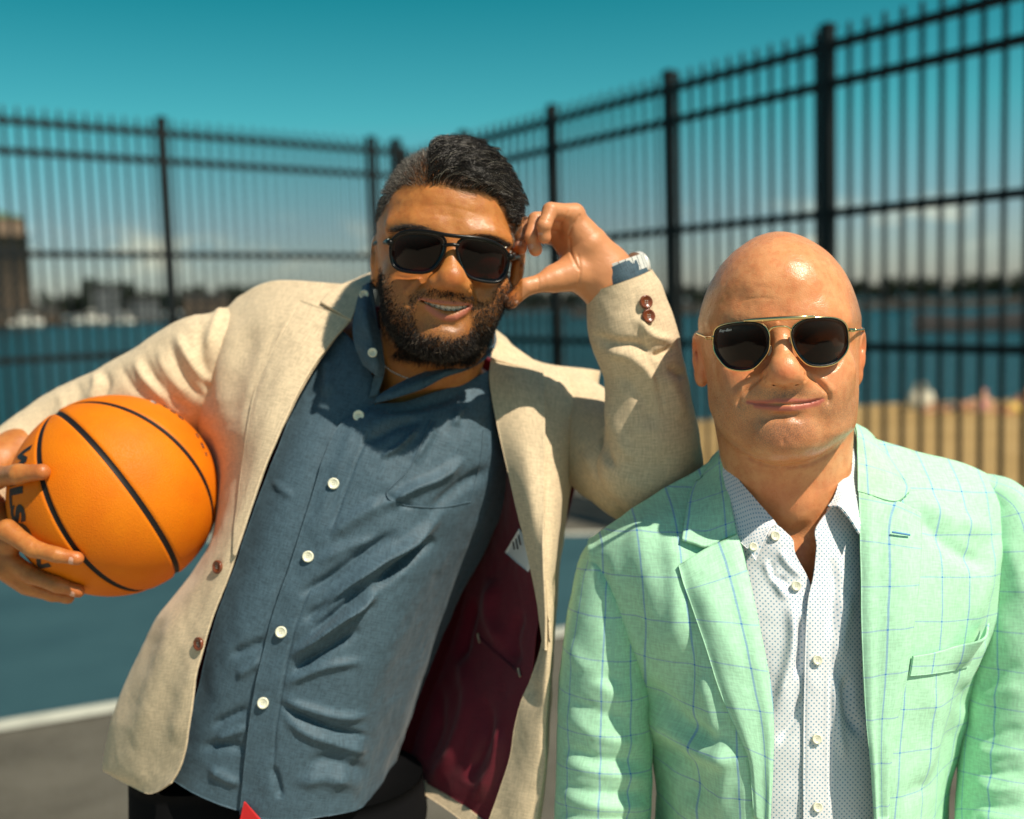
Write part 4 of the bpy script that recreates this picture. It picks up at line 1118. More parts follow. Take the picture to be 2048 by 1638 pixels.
col = Cloth(ZL([[(1474, 1066), (1445, 1078), (1412, 1093), (1388, 1086), (1364, 1078)], [(1463, 1012), (1442, 1018), (1418, 1024), (1395, 1029), (1370, 1033)], [(1452, 945), (1436, 955), (1418, 965), (1400, 973), (1382, 980)]], blL, .008).tolist()
            + [[(1449, 905, 1.192), (1437, 912, 1.196), (1425, 922, 1.203), (1415, 933, 1.210), (1408, 945, 1.216)], [(1470, 882, 1.245), (1460, 885, 1.256), (1450, 893, 1.266), (1440, 905, 1.274), (1434, 918, 1.28)],
               [(1580, 868, 1.275), (1580, 868, 1.288), (1580, 875, 1.302), (1580, 888, 1.312), (1580, 902, 1.32)], [(1690, 845, 1.245), (1702, 850, 1.256), (1714, 856, 1.266), (1725, 868, 1.274), (1733, 880, 1.28)],
               [(1712, 856, 1.192), (1727, 864, 1.196), (1742, 873, 1.203), (1754, 884, 1.210), (1764, 896, 1.216)]]
            + ZL([[(1715, 905), (1738, 912), (1762, 922), (1782, 932), (1800, 942)], [(1716, 945), (1742, 950), (1770, 956), (1796, 964), (1820, 974)], [(1716, 982), (1745, 990), (1775, 1000), (1797, 1001), (1817, 985)]], blR, .008).tolist(), 170, 30)
col.displace((), [(.05, .0010, 31)])
lift_over(col, [blL, blR], .004); lift_over(col, [lapL, lapR], .001)
sub(col.build('collar', M_MINT, man_b, .0026, uvo=(.010, .006)), blazer_b)
# sleeves
slL = Cloth(G=sleeve_grid([(1252, 1062, 1.245), (1222, 1120, 1.242), (1216, 1210, 1.236), (1212, 1310, 1.236), (1210, 1420, 1.236), (1208, 1530, 1.23), (1204, 1640, 1.22), (1205, 1760, 1.19), (1215, 1900, 1.13)],
                          [.012, .0335, .0445, .0500, .0530, .0535, .0535, .050, .043], [.025, .050, .062, .066, .066, .062, .060, .054, .046], 150, 96), closed=True)
slR = Cloth(G=sleeve_grid([(1950, 962, 1.245), (1998, 1010, 1.245), (2018, 1110, 1.24), (2030, 1220, 1.235), (2032, 1340, 1.232), (2028, 1450, 1.228), (2018, 1560, 1.22), (2010, 1680, 1.20), (2000, 1860, 1.14)],
                          [.012, .033, .044, .050, .053, .053, .052, .050, .043], [.025, .050, .062, .066, .066, .062, .060, .054, .046], 150, 96), closed=True)
r_ = np.random.default_rng(3)
fL = [(C4([(150, 520), (200, 640), (280, 800)]), 9, .003), (C4([(100, 1010), (190, 1060), (300, 1060)]), 12, -.004), (C4([(60, 880), (130, 1010), (270, 1130), (350, 1160)]), 16, .006), (C4([(60, 1130), (160, 1180), (330, 1240)]), 14, -.005), (C4([(60, 1200), (200, 1300), (390, 1330)]), 15, .006),
      (C4([(40, 1330), (180, 1390), (400, 1400)]), 11, -.006), (C4([(40, 1400), (200, 1450), (420, 1470)]), 12, .006), (C4([(30, 1490), (200, 1530), (420, 1530)]), 10, -.005), (C4([(30, 1540), (220, 1590), (430, 1590)]), 11, .005), (C4([(20, 1610), (200, 1640), (430, 1640)]), 10, -.004)]
slL.displace([(a, w, z * .55) for a, w, z in fL], [(.07, .0022, 41), (.025, .0006, 42)])
fR = [(C4([(1880, 480), (1920, 620), (1946, 740)]), 14, .004), (C4([(1760, 1120), (1850, 1040), (1946, 1000)]), 14, -.006), (C4([(1760, 1180), (1850, 1120), (1946, 1100)]), 14, .006), (C4([(1740, 1290), (1830, 1290), (1946, 1260)]), 10, -.005), (C4([(1740, 1350), (1830, 1370), (1946, 1360)]), 11, .006),
      (C4([(1740, 1430), (1840, 1450), (1946, 1430)]), 9, -.006), (C4([(1740, 1490), (1840, 1520), (1946, 1500)]), 10, .006), (C4([(1750, 1570), (1850, 1590), (1946, 1570)]), 9, -.005), (C4([(1750, 1630), (1850, 1640), (1946, 1630)]), 10, .005)]
slR.displace([(a, w, z * .55) for a, w, z in fR], [(.07, .0022, 43), (.025, .0006, 44)])
sub(slL.build('sleeve', M_MINT, man_b, .002, uvo=(.010, .006)), blazer_b); sub(slR.build('sleeve', M_MINT, man_b, .002, uvo=(.014, .010)), blazer_b)
# breast pocket welt, gaping a little at its outer corner
pk = Cloth(drape([[(1826, 1312), (1865, 1306), (1905, 1293), (1942, 1271), (1972, 1242)], [(1824, 1330), (1860, 1325), (1895, 1320), (1925, 1312), (1950, 1298)], [(1821, 1352), (1855, 1349), (1885, 1345), (1912, 1340), (1938, 1333)]], blR, .0035), 24, 50)
kk = np.linspace(0, 1, 50)[None, :]; jj = np.linspace(1, 0, 24)[:, None]; pk.G[..., 1] -= .026 * jj * np.exp(-((kk - .80) / .18) ** 2) + .002 * jj
lift_over(pk, [blR], .0045, 4)
sub(pk.build('pocket', M_MINT, man_b, .0022, uv='planar', uvo=(.0275, .020), rot=.09), blazer_b)
# buttonhole on the lapel
bh = drape([[(1784, 1064), (1796, 1066), (1808, 1068), (1820, 1070)]], lapR, .0035)[0]
sub(stitch_line('buttonhole', VV(bh), M_BLUESTITCH, man_b, .0011, 20), blazer_b)

# ---- shirt
CA = lambda pts: [(1400 + x / 4.31, 820 + y / 4.31) for x, y in pts]
shL = Cloth([[(1420, 1000, 1.168), (1470, 1030, 1.152), (1510, 1048, 1.137), (1541, 1056, 1.130), (1570, 1062, 1.128)],
             [(1430, 1060, 1.158), (1480, 1070, 1.143), (1520, 1075, 1.131), (1560, 1078, 1.124), (1586, 1080, 1.123)],
             [(1440, 1110, 1.150), (1490, 1110, 1.136), (1530, 1110, 1.126), (1565, 1110, 1.120), (1592, 1110, 1.120)],
             [(1450, 1160, 1.140), (1500, 1160, 1.127), (1545, 1160, 1.119), (1585, 1162, 1.115), (1620, 1164, 1.114)],
             [(1470, 1240, 1.126), (1515, 1240, 1.114), (1560, 1240, 1.109), (1600, 1240, 1.106), (1640, 1240, 1.107)],
             [(1490, 1350, 1.118), (1525, 1350, 1.109), (1565, 1350, 1.104), (1605, 1350, 1.102), (1645, 1350, 1.103)],
             [(1500, 1480, 1.112), (1530, 1480, 1.104), (1570, 1480, 1.100), (1610, 1480, 1.099), (1650, 1480, 1.100)],
             [(1490, 1650, 1.115), (1530, 1650, 1.106), (1570, 1650, 1.101), (1610, 1650, 1.100), (1650, 1650, 1.101)],
             [(1480, 1900, 1.125), (1530, 1900, 1.115), (1570, 1900, 1.11), (1610, 1900, 1.11), (1650, 1900, 1.11)]], 150, 70)
shL.displace([(CA([(600, 1300), (640, 1440), (760, 1480)]), 7, -.004), (CA([(560, 1290), (620, 1420), (700, 1560), (760, 1638)]), 9, .004), (CA([(680, 1200), (760, 1330), (880, 1440)]), 8, .003), (C4([(990, 740), (1000, 900), (960, 1080), (920, 1200)]), 12, .006), (C4([(1030, 800), (1020, 1000), (1020, 1060)]), 8, -.007), (C4([(1040, 1120), (1000, 1230), (930, 1330)]), 9, -.005)], [(.05, .0012, 51), (.02, .0004, 52)])
shR = Cloth([[(1665, 1012, 1.131), (1680, 1016, 1.136), (1705, 1018, 1.146), (1735, 1015, 1.162), (1770, 1000, 1.185)],
             [(1632, 1056, 1.117), (1650, 1060, 1.119), (1685, 1066, 1.127), (1725, 1066, 1.142), (1765, 1060, 1.165)],
             [(1633, 1095, 1.113), (1650, 1098, 1.114), (1690, 1102, 1.122), (1730, 1102, 1.134), (1770, 1100, 1.150)],
             [(1627, 1152, 1.108), (1645, 1154, 1.109), (1690, 1156, 1.114), (1732, 1156, 1.124), (1770, 1155, 1.138)],
             [(1615, 1210, 1.102), (1636, 1212, 1.103), (1685, 1212, 1.108), (1730, 1212, 1.116), (1770, 1212, 1.128)],
             [(1610, 1330, 1.097), (1634, 1330, 1.097), (1685, 1330, 1.102), (1735, 1330, 1.110), (1775, 1330, 1.122)],
             [(1608, 1480, 1.094), (1634, 1480, 1.094), (1690, 1480, 1.098), (1740, 1480, 1.104), (1780, 1480, 1.115)],
             [(1607, 1650, 1.095), (1635, 1650, 1.095), (1690, 1650, 1.098), (1745, 1650, 1.104), (1785, 1650, 1.115)],
             [(1607, 1900, 1.105), (1635, 1900, 1.105), (1690, 1900, 1.108), (1745, 1900, 1.114), (1785, 1900, 1.125)]], 150, 80)
shR.displace([(C4([(1160, 560), (1170, 700), (1150, 900)]), 9, -.005), (C4([(1230, 700), (1200, 850), (1180, 1000)]), 14, .004), (C4([(1215, 1050), (1225, 1200), (1280, 1300)]), 10, -.007), (C4([(1170, 1050), (1180, 1250), (1210, 1400)]), 11, .004), (C4([(1153, 900), (1150, 1200), (1155, 1638)]), 3, -.0016), (C4([(1060, 800), (1050, 1000), (1048, 1300), (1045, 1638)]), 3, -.0008), (C4([(1140, 900), (1138, 1200), (1142, 1638)]), 4, .0006)], [(.05, .0012, 53), (.02, .0004, 54)])
shirt_b = shL.build('shirt', M_DOT, man_b, .0012, uv='planar'); tag(shirt_b, 'white button-down shirt with tiny blue dots')
sub(shR.build('placket', M_DOT, man_b, .0014, uv='planar', rot=.03), shirt_b)
def leaf(rows, nu=50, nv=40): return Cloth([[(1400 + x / 4.31, 820 + y / 4.31, d) for x, y, d in r] for r in rows], nu, nv)
lfL = leaf([[(205, 225, 1.208), (175, 300, 1.208), (150, 420, 1.206), (120, 520, 1.200)], [(245, 420, 1.180), (215, 520, 1.176), (185, 640, 1.172), (150, 760, 1.168)], [(330, 590, 1.157), (300, 700, 1.150), (260, 830, 1.146), (220, 960, 1.144)],
            [(470, 755, 1.138), (430, 860, 1.130), (385, 1000, 1.126), (330, 1120, 1.124)], [(610, 915, 1.125), (560, 990, 1.117), (490, 1100, 1.1125), (420, 1210, 1.112)], [(665, 985, 1.120), (610, 1010, 1.113), (555, 1110, 1.108), (480, 1295, 1.107)]])
lfR = leaf([[(1320, 130, 1.208), (1345, 200, 1.208), (1365, 330, 1.206), (1400, 430, 1.200)], [(1290, 320, 1.180), (1325, 420, 1.174), (1365, 520, 1.170), (1410, 600, 1.168)], [(1225, 450, 1.160), (1280, 560, 1.152), (1345, 660, 1.147), (1410, 740, 1.146)],
            [(1190, 640, 1.141), (1250, 720, 1.131), (1320, 800, 1.126), (1390, 870, 1.126)], [(1150, 765, 1.130), (1220, 800, 1.120), (1310, 890, 1.114), (1385, 980, 1.114)], [(1105, 830, 1.124), (1200, 832, 1.113), (1290, 930, 1.107), (1376, 1066, 1.105)]])
for L_ in (lfL, lfR):
    L_.displace((), [(.04, .0008, 61)]); sub(L_.build('shirt_collar', M_DOT, man_b, .0020, uvo=(.002, .001)), shirt_b)
band = Cloth(G=None, ctrl=[[(1442, 880, 1.216), (1440, 905, 1.214)], [(1470, 945, 1.165), (1465, 970, 1.162)], [(1520, 1020, 1.138), (1515, 1045, 1.136)], [(1568, 1060, 1.127), (1556, 1085, 1.125)]], nu=40, nv=8); sub(band.build('collar_band', M_DOT, man_b, .0015), shirt_b)
band = Cloth([[(1708, 850, 1.216), (1712, 880, 1.214)], [(1690, 930, 1.170), (1694, 960, 1.168)], [(1672, 990, 1.146), (1676, 1015, 1.144)], [(1655, 1020, 1.133), (1660, 1045, 1.131)]], 40, 8); sub(band.build('collar_band', M_DOT, man_b, .0015), shirt_b)
bk_ = Cloth([[(1440, 880, 1.214), (1440, 905, 1.212)], [(1470, 868, 1.255), (1468, 890, 1.258)], [(1580, 855, 1.29), (1580, 880, 1.295)], [(1690, 835, 1.255), (1692, 860, 1.258)], [(1710, 850, 1.214), (1713, 878, 1.212)]], 50, 8); sub(bk_.build('collar_band', M_DOT, man_b, .0015), shirt_b)
for px_, py_, cl_, off_, dia_ in [(1550.5, 1071.5, shL, .0022, .0098), (1506.5, 1093, lfL, .0022, .0084), (1592.5, 1171.5, shL, .0030, .0100), (1635, 1320, shR, .0022, .0098), (1634, 1478, shR, .0022, .0098), (1635.5, 1614, shR, .0022, .0098)]:
    sub(button('button', px_, py_, cl_.depth_at([(px_, py_)])[0] - off_, dia_, M_PEARL, man_b, (.05, .12), 4, M_HOLE), shirt_b)
# trousers and shoes carry him to the ground, below the picture
M_TROU = simple('navy_trousers_cloth', (0.03, 0.04, 0.07), .85, var=.2, scale=60)
M_SHOE = simple('brown_leather', (0.09, 0.04, 0.02), .4, var=.2)
def legs(parent, hip_l, hip_r, foot_l, foot_r, r0, mat):
    vs_, fs_ = MB(), None
    for hp_, ft in ((hip_l, foot_l), (hip_r, foot_r)):
        hp_, ft = np.array(hp_), np.array(ft); P = catmull(np.array([hp_ + [0, 0, .14], hp_, hp_ * .55 + ft * .45 + [0, -.02, 0], ft + [0, 0, .06]]), 30); vs_.add(*tube_pts(P, np.interp(np.linspace(0, 1, 30), [0, .15, .5, 1], [r0 * .95, r0, r0 * .72, r0 * .60]), 28))
    t_ = make_mesh('trousers', np.vstack(vs_.v), vs_.f, mat, parent); return t_
def shoe(parent, ft):
    a = np.array(ft); rows = []
    for s_, w_, h_s in ((-.09, .01, .02), (-.075, .034, .075), (0.0, .042, .085), (.07, .047, .06), (.14, .046, .045), (.185, .030, .035), (.20, .006, .02)):
        rows.append([(a[0] + w_ * math.cos(x), a[1] - s_, .004 + h_s * (.5 + .5 * math.sin(x))) for x in np.linspace(0, 2 * np.pi, 16, endpoint=False)])
    G = np.array(rows); make_mesh('shoe', G.reshape(-1, 3), grid_faces(7, 16, close_v=True), M_SHOE, parent)
hb = W(V(1600, 1800, 1.24))
legs(man_b, (hb[0] - .085, hb[1], .80), (hb[0] + .085, hb[1], .80), (hb[0] - .11, hb[1], 0), (hb[0] + .11, hb[1] - .05, 0), .095, M_TROU)
shoe(man_b, (hb[0] - .11, hb[1], 0)); shoe(man_b, (hb[0] + .11, hb[1] - .05, 0))
# ================================================================== SUNGLASSES
def text_mesh(body, size, shear=0.0, bold=0.0):
    cu = bpy.data.curves.new('txt', 'FONT'); cu.body = body; cu.size = size; cu.shear = shear; cu.offset = bold; cu.align_x = 'CENTER'; cu.align_y = 'CENTER'; cu.resolution_u = 4
    ob = bpy.data.objects.new('txt', cu); COL.objects.link(ob); dg = bpy.context.evaluated_depsgraph_get(); me = ob.evaluated_get(dg).to_mesh()
    v = np.array([x.co[:] for x in me.vertices]); f = [tuple(p.vertices) for p in me.polygons]
    bpy.data.objects.remove(ob); bpy.data.curves.remove(cu); return v, f
def lens_material(name, tint, refl=1.0, rough=.015):
    t = NT(name); tr = t.n('ShaderNodeBsdfTransparent'); tr.inputs[0].default_value = (*tint, 1)
    gl = t.n('ShaderNodeBsdfGlossy'); gl.inputs['Roughness'].default_value = rough; gl.inputs['Color'].default_value = (refl, refl, refl, 1)
    fr = t.n('ShaderNodeFresnel'); fr.inputs['IOR'].default_value = 1.45
    mx = t.n('ShaderNodeMixShader'); t.l(fr.outputs[0], mx.inputs[0]); t.l(tr.outputs[0], mx.inputs[1]); t.l(gl.outputs[0], mx.inputs[2]); t.l(mx.outputs[0], t.out.inputs[0]); return t.m
M_GOLD = simple('pale_gold_metal', (0.83, 0.62, 0.30), .16, metal=1.0)
M_BLACKP = simple('black_acetate', (0.005, 0.005, 0.005), .28, spec=.22)
M_LENSB = lens_material('green_black_lens', (0.16, 0.115, 0.042), .5)
M_PAD = simple('clear_nose_pad', (0.55, 0.42, 0.30), .15, spec=.5)
M_PRINT = simple('white_lens_print', (0.75, 0.75, 0.75), .5)
def lens_solid(outline, depth_fn, parent, mat, thick=.0008, bulge=.0012):
    O = arc(np.vstack([outline, outline[:1]]), 97)[:-1]; c = O.mean(0); rings = [c + (O - c) * k for k in (1.0, .85, .65, .45, .25, .08)]
    G = np.array([[V(q[0], q[1], depth_fn(q) - bulge * (1 - k * k)) for q in r] for r, k in zip(rings, (1.0, .85, .65, .45, .25, .08))])
    n = len(O); v = G.reshape(-1, 3); vb_ = v + np.array([0, thick, 0]); f = list(map(tuple, grid_faces(6, n, close_v=True)[:, ::-1])); m = 6 * n
    f.append(tuple(range(5 * n, 6 * n))); f += [tuple(i + m for i in q[::-1]) for q in list(f)]
    f += [(i, (i + 1) % n, (i + 1) % n + m, i + m) for i in range(n)]
    o = make_mesh('lens', W(np.vstack([v, vb_])), f, mat, parent); return o, O
def view_tube(name, pts, r, mat, parent, n=60, seg=8, closed=False):
    P = catmull(np.asarray(pts, float), n) if len(pts) < 80 else np.asarray(pts, float)
    if closed: P = np.vstack([P, P[:1]])
    rr = catmull(np.asarray(r, float)[:, None], len(P))[:, 0] if hasattr(r, '__len__') else r
    v, f = tube_pts(W(P), rr, seg); return make_mesh(name, v, f, mat, parent)
E5 = lambda pts: np.array([(1380 + x / 5.39, 600 + y / 5.39) for x, y in pts])
sg_b = empty('sunglasses', W(HB.to_view(h_(697, 760, -.09)))); tag(sg_b, 'gold wire sunglasses with dark angular lenses and double bridge on the bald man', 'sunglasses')
gx0 = 1380 + 975 / 5.39
def dep_b(q): return HB.to_view(h_((q[0] - 1340) * 3.15, (q[1] - 440) * 3.15, -.1070 + .026 * (abs(q[0] - gx0) / 140) ** 2 + .004 * (q[1] - 700) / 100))[1]
LOb = E5([(253, 400), (272, 325), (330, 280), (450, 252), (600, 240), (720, 246), (800, 285), (845, 360), (852, 450), (838, 550), (780, 640), (690, 728), (590, 757), (480, 750), (390, 715), (320, 640), (270, 560), (253, 480)])
ROb = E5([(1100, 310), (1150, 255), (1250, 208), (1400, 190), (1560, 200), (1650, 240), (1693, 310), (1705, 420), (1700, 510), (1660, 590), (1580, 668), (1480, 705), (1370, 712), (1270, 690), (1190, 620), (1130, 530), (1100, 440), (1092, 370)])
for O_ in (LOb, ROb):
    ln, O2 = lens_solid(O_, dep_b, sg_b, M_LENSB)
    c_ = O2.mean(0); rim = [V(*(c_ + (q - c_) * 1.015), dep_b(q) - .0003) for q in O2]; inn = [V(*(c_ + (q - c_) * .985), dep_b(q) - .0008) for q in O2]
    view_tube('rim', rim, .0009, M_GOLD, sg_b, closed=True); view_tube('rim_insert', inn, .0008, M_BLACKP, sg_b, closed=True)
def gp(x, y, dd=0.0):
    q = (1380 + x / 5.39, 600 + y / 5.39); return V(q[0], q[1], dep_b(q) + dd)
view_tube('brow_bar', [gp(585, 222, -.0015), gp(700, 214, -.0035), (gp(960, 198, -.0040)), gp(1200, 186, -.0035), gp(1345, 178, -.0015)], [.0013, .0019, .0021, .0019, .0013], M_GOLD, sg_b)
view_tube('bridge', [gp(852, 335), gp(890, 300, -.002), gp(960, 284, -.003), gp(1040, 290, -.002), gp(1092, 322)], .0012, M_GOLD, sg_b)
view_tube('pad_arm', [gp(848, 470, .001), gp(862, 470, .007), gp(862, 520, .010)], .0006, M_GOLD, sg_b, 14); view_tube('pad_arm', [gp(1096, 400, .001), gp(1082, 405, .007), gp(1080, 440, .010)], .0006, M_GOLD, sg_b, 14)
for (x, y) in ((866, 545), (1078, 445)):
    v, f = tube_pts(W(np.array([gp(x, y - 50, .008), gp(x - 2 if x < 900 else x, y, .0085), gp(x - (16 if x < 900 else -14), y + 50, .010)])), [.0012, .0022, .0012], 10); make_mesh('nose_pad', v, f, M_PAD, sg_b)
view_tube('temple', [gp(250, 412, .001), gp(205, 414, .002), HB.to_view(h_(190, 725, -.030)), HB.to_view(h_(166, 715, 0.0)), HB.to_view(h_(175, 735, .03))], .0012, M_GOLD, sg_b, 40)
view_tube('temple', [gp(1702, 322, .001), gp(1760, 326, .003), HB.to_view(h_(1205, 692, -.030)), HB.to_view(h_(1222, 690, 0.0)), HB.to_view(h_(1215, 715, .03))], .0012, M_GOLD, sg_b, 40)
view_tube('hinge', [gp(248, 410, -.001), gp(180, 408, .004)], .0019, M_GOLD, sg_b, 8); view_tube('hinge', [gp(1704, 322, -.001), gp(1772, 326, .004)], .0019, M_GOLD, sg_b, 8)
tv_, tf_ = text_mesh('Ray-Ban', 0.0036, .35)
tp = np.array([V(1380 + 368 / 5.39, 600 + 320 / 5.39, 1.0)]); cc_ = (1380 + 368 / 5.39, 600 + 322 / 5.39)
vv_ = np.array([(lambda q: V(q[0], q[1], dep_b(q) - .0019))((cc_[0] + 2 + a[0] * 2100, cc_[1] + 1 - a[1] * 2100 - a[0] * 2100 * .12)) for a in tv_])
make_mesh('lens_print', W(vv_), tf_, M_PRINT, sg_b, smooth=False)
# ================================================================== MAN WITH BASKETBALL: BODY
HM = HeadFrame((680, 250, 3.15), (690, 800), 1.25)
km = HM.d0 / FPX / HM.s
RM = rotz(0.11)
T_M = np.array([   # along the head's own axis, px: height, half width, front, back, exponent, centre
    [642, 6, .012, .020, 2.0, -15], [634, 90, -.012, .052, 2.0, -15], [616, 165, -.027, .066, 2.0, -15], [572, 240, -.048, .082, 2.05, -16],
    [492, 326, -.0700, .096, 2.1, -18], [372, 394, -.0855, .104, 2.15, -22], [262, 438, -.0915, .106, 2.2, -26], [150, 448, -.0935, .105, 2.2, -30],
    [60, 440, -.0925, .101, 2.2, -32], [-20, 432, -.0875, .096, 2.2, -32], [-100, 426, -.0845, .090, 2.2, -28], [-190, 420, -.0850, .080, 2.2, -22],
    [-270, 408, -.0890, .070, 2.25, -16], [-350, 390, -.0925, .060, 2.3, -8], [-420, 362, -.0915, .050, 2.3, -2], [-490, 318, -.0905, .040, 2.3, 4],
    [-550, 262, -.0915, .025, 2.25, 9], [-600, 195, -.0880, .008, 2.2, 12], [-632, 115, -.0780, -.015, 2.1, 15], [-650, 45, -.066, -.035, 2.0, 16], [-655, 8, -.055, -.045, 2.0, 16]])
_mz = np.where(T_M[:, 0] < -350, -350 + (T_M[:, 0] + 350) * .86, T_M[:, 0]); _mh = np.interp(T_M[:, 0], [-650, -560, -480, -350, -200, -60, 60], [.98, 1.02, .99, .925, .93, .965, .985]); _mx = np.interp(T_M[:, 0], [-600, -450, -350, -150, 60], [-22, -20, -12, -4, 0])
base_m = Loft(_mz * km, T_M[:, 1] * km * _mh, T_M[:, 2], T_M[:, 3], T_M[:, 4], (T_M[:, 5] + _mx) * km)
m_ = HM.p
def vm(px, py, d): return HM.from_view(V(px, py, d))
BALL_C, BALL_R = V(231, 990, 1.325), 0.1195
def on_ball(px, py, h=0.0):
    """point on the lens ray of a pixel at distance R+h from the ball's centre (near side)"""
    r = np.array([(px - PCX) / FPX, 1.0, -(py - PCY) / FPX]); b = r @ BALL_C; a = r @ r; c = BALL_C @ BALL_C - (BALL_R + h) ** 2
    disc = max(b * b - a * c, 0.0); return r * ((b - math.sqrt(disc)) / a)
_madds = [
    (e_cone(m_(712, 745, -.0880), m_(704, 930, -.1030), .0078, .0104), .012),
    (e_ell(m_(700, 976, -.1050), (.0148, .0125, .0126)), .011),
    (e_ell(m_(602, 993, -.0955), (.0092, .0125, .0098)), .007),
    (e_ell(m_(782, 1014, -.0955), (.0092, .0125, .0098)), .007),
    (e_ell(m_(692, 1028, -.0980), (.0075, .009, .0062)), .006),
    (e_ell(m_(435, 980, -.0570), (.025, .018, .019)), .020),
    (e_ell(m_(935, 1025, -.0570), (.023, .018, .019)), .020),
    (e_ell(m_(440, 1110, -.0620), (.018, .014, .020)), .020),
    (e_ell(m_(900, 1150, -.0620), (.016, .014, .020)), .020),
    (e_ell(m_(678, 1075, -.0870), (.027, .0105, .013)), .012),
    (e_ell(m_(660, 1340, -.0840), (.024, .0130, .0165)), .016),
    (e_chain([m_(340, 640, -.066), m_(470, 625, -.0800), m_(610, 665, -.0855)], [.006, .0078, .0072]), .018),
    (e_chain([m_(815, 690, -.0855), m_(950, 690, -.0800), m_(1060, 735, -.066)], [.0072, .0078, .006]), .018),
]
_msock = [e_ell(m_(480, 805, -.1010), (.0210, .0150, .0125)), e_ell(m_(915, 860, -.1010), (.0210, .0150, .0125))]
_mlids = [e_ell(m_(482, 808, -.0690), (.0158, .0130, .0120)), e_ell(m_(912, 862, -.0690), (.0158, .0130, .0120))]
_mul = e_chain([m_(*q) for q in [(490, 1092, -.0830), (580, 1106, -.0925), (650, 1120, -.0955), (700, 1126, -.0958), (760, 1128, -.0935), (822, 1136, -.0855)]], [.0018, .0030, .0034, .0034, .0030, .0018])
_mll = e_chain([m_(*q) for q in [(550, 1142, -.0855), (600, 1180, -.0895), (660, 1206, -.0925), (720, 1208, -.0925), (775, 1180, -.0890), (818, 1146, -.0850)]], [.0018, .0040, .0050, .0048, .0038, .0018])
_mo0 = e_chain([m_(*q) for q in [(508, 1106, -.092), (580, 1132, -.092), (660, 1150, -.092), (725, 1154, -.092), (780, 1147, -.092), (812, 1140, -.092)]], [.0012, .0026, .0034, .0034, .0024, .0010])
def _mopen(p):
    q = p.copy(); y0 = -.086; q[:, 1] = -.092 + (q[:, 1] - y0) * .26; return _mo0(q)
_mopen.c, _mopen.R = _mo0.c, _mo0.R + .03
_mnos = [e_ell(m_(634, 1034, -.0960), (.0054, .0060, .0017)), e_ell(m_(764, 1048, -.0960), (.0054, .0060, .0017))]
_mears = [ear(m_(232, 845, .012), -1, -0.02, .0270, .016), ear(m_(1120, 905, .012), 1, 0.22, .0260, .016)]
_mneck = e_chain([m_(650, 1150, .030), vm(872, 700, 1.328), vm(845, 800, 1.365)], [.0590, .0590, .060])
_mscm = [e_chain([m_(330, 1200, .030), vm(800, 760, 1.310), vm(805, 830, 1.315)], [.015, .012, .009])]
_mtors = [(e_chain([vm(535, 690, 1.420), vm(700, 710, 1.395), vm(930, 800, 1.395), vm(1095, 850, 1.415)], [.034, .044, .044, .034]), .03),
          (e_ell(vm(770, 1000, 1.395), (.122, .085, .180), rotz(.25)), .03), (e_ell(vm(640, 1330, 1.385), (.105, .088, .20), rotz(.25)), .03), (e_ell(vm(580, 1660, 1.385), (.120, .088, .15)), .03),
          # right arm around the ball
          (e_chain([vm(505, 700, 1.42), vm(330, 775, 1.445), vm(110, 880, 1.455)], [.036, .036, .034]), .03),
          # left arm, elbow on the other man's shoulder
          (e_chain([vm(1105, 845, 1.415), vm(1215, 915, 1.352), vm(1302, 940, 1.29)], [.036, .036, .034]), .03), ]
_foreR = e_chain([vm(110, 870, 1.45), vm(0, 930, 1.375), vm(-75, 990, 1.320)], [.036, .033, .0255])
_foreL = e_chain([vm(1302, 930, 1.285), vm(1270, 740, 1.255), vm(1212, 545, 1.235)], [.036, .035, .0275])
def FV(*q): return vm(*q)
def fing(P, R):
    Q, S_ = [P[0]], [R[0]]
    for i in range(1, len(P)):
        Q += [(np.asarray(P[i - 1]) + np.asarray(P[i])) / 2, P[i]]; S_ += [(R[i - 1] + R[i]) / 2 * .93, R[i] * 1.04]
    return e_chain(Q, S_)
# raised hand: wrist, palm, five fingers
_handL = [
    (e_chain([FV(1214, 552, 1.235), FV(1176, 492, 1.222), FV(1146, 440, 1.213)], [.0265, .0235, .0150]), .016),
    (e_chain([FV(1208, 545, 1.238), FV(1150, 505, 1.235), FV(1118, 470, 1.238)], [.0240, .0170, .0130]), .014),
    (e_chain([FV(1200, 560, 1.232), FV(1150, 545, 1.222), FV(1110, 556, 1.212)], [.0240, .0205, .0150]), .014),
    (fing([FV(1149, 427, 1.208), FV(1101, 421, 1.188), FV(1088, 452, 1.180), FV(1089, 474, 1.184)], [.0115, .0088, .0078, .0070]), .005),
    (fing([FV(1130, 440, 1.222), FV(1072, 440, 1.205), FV(1063, 474, 1.196), FV(1071, 499, 1.198)], [.0112, .0088, .0080, .0071]), .005),
    (fing([FV(1118, 455, 1.236), FV(1052, 450, 1.222), FV(1042, 477, 1.214), FV(1041, 496, 1.214)], [.0112, .0088, .0080, .0072]), .005),
    (fing([FV(1108, 472, 1.248), FV(1042, 462, 1.240), FV(1031, 480, 1.234), FV(1030, 494, 1.232)], [.0108, .0085, .0078, .0070]), .005),
    (fing([FV(1150, 548, 1.215), FV(1092, 563, 1.203), FV(1052, 574, 1.196), FV(1022, 603, 1.196)], [.0160, .0112, .0095, .0078]), .008)]
def OB(px, py, h): return HM.from_view(on_ball(px, py, h))
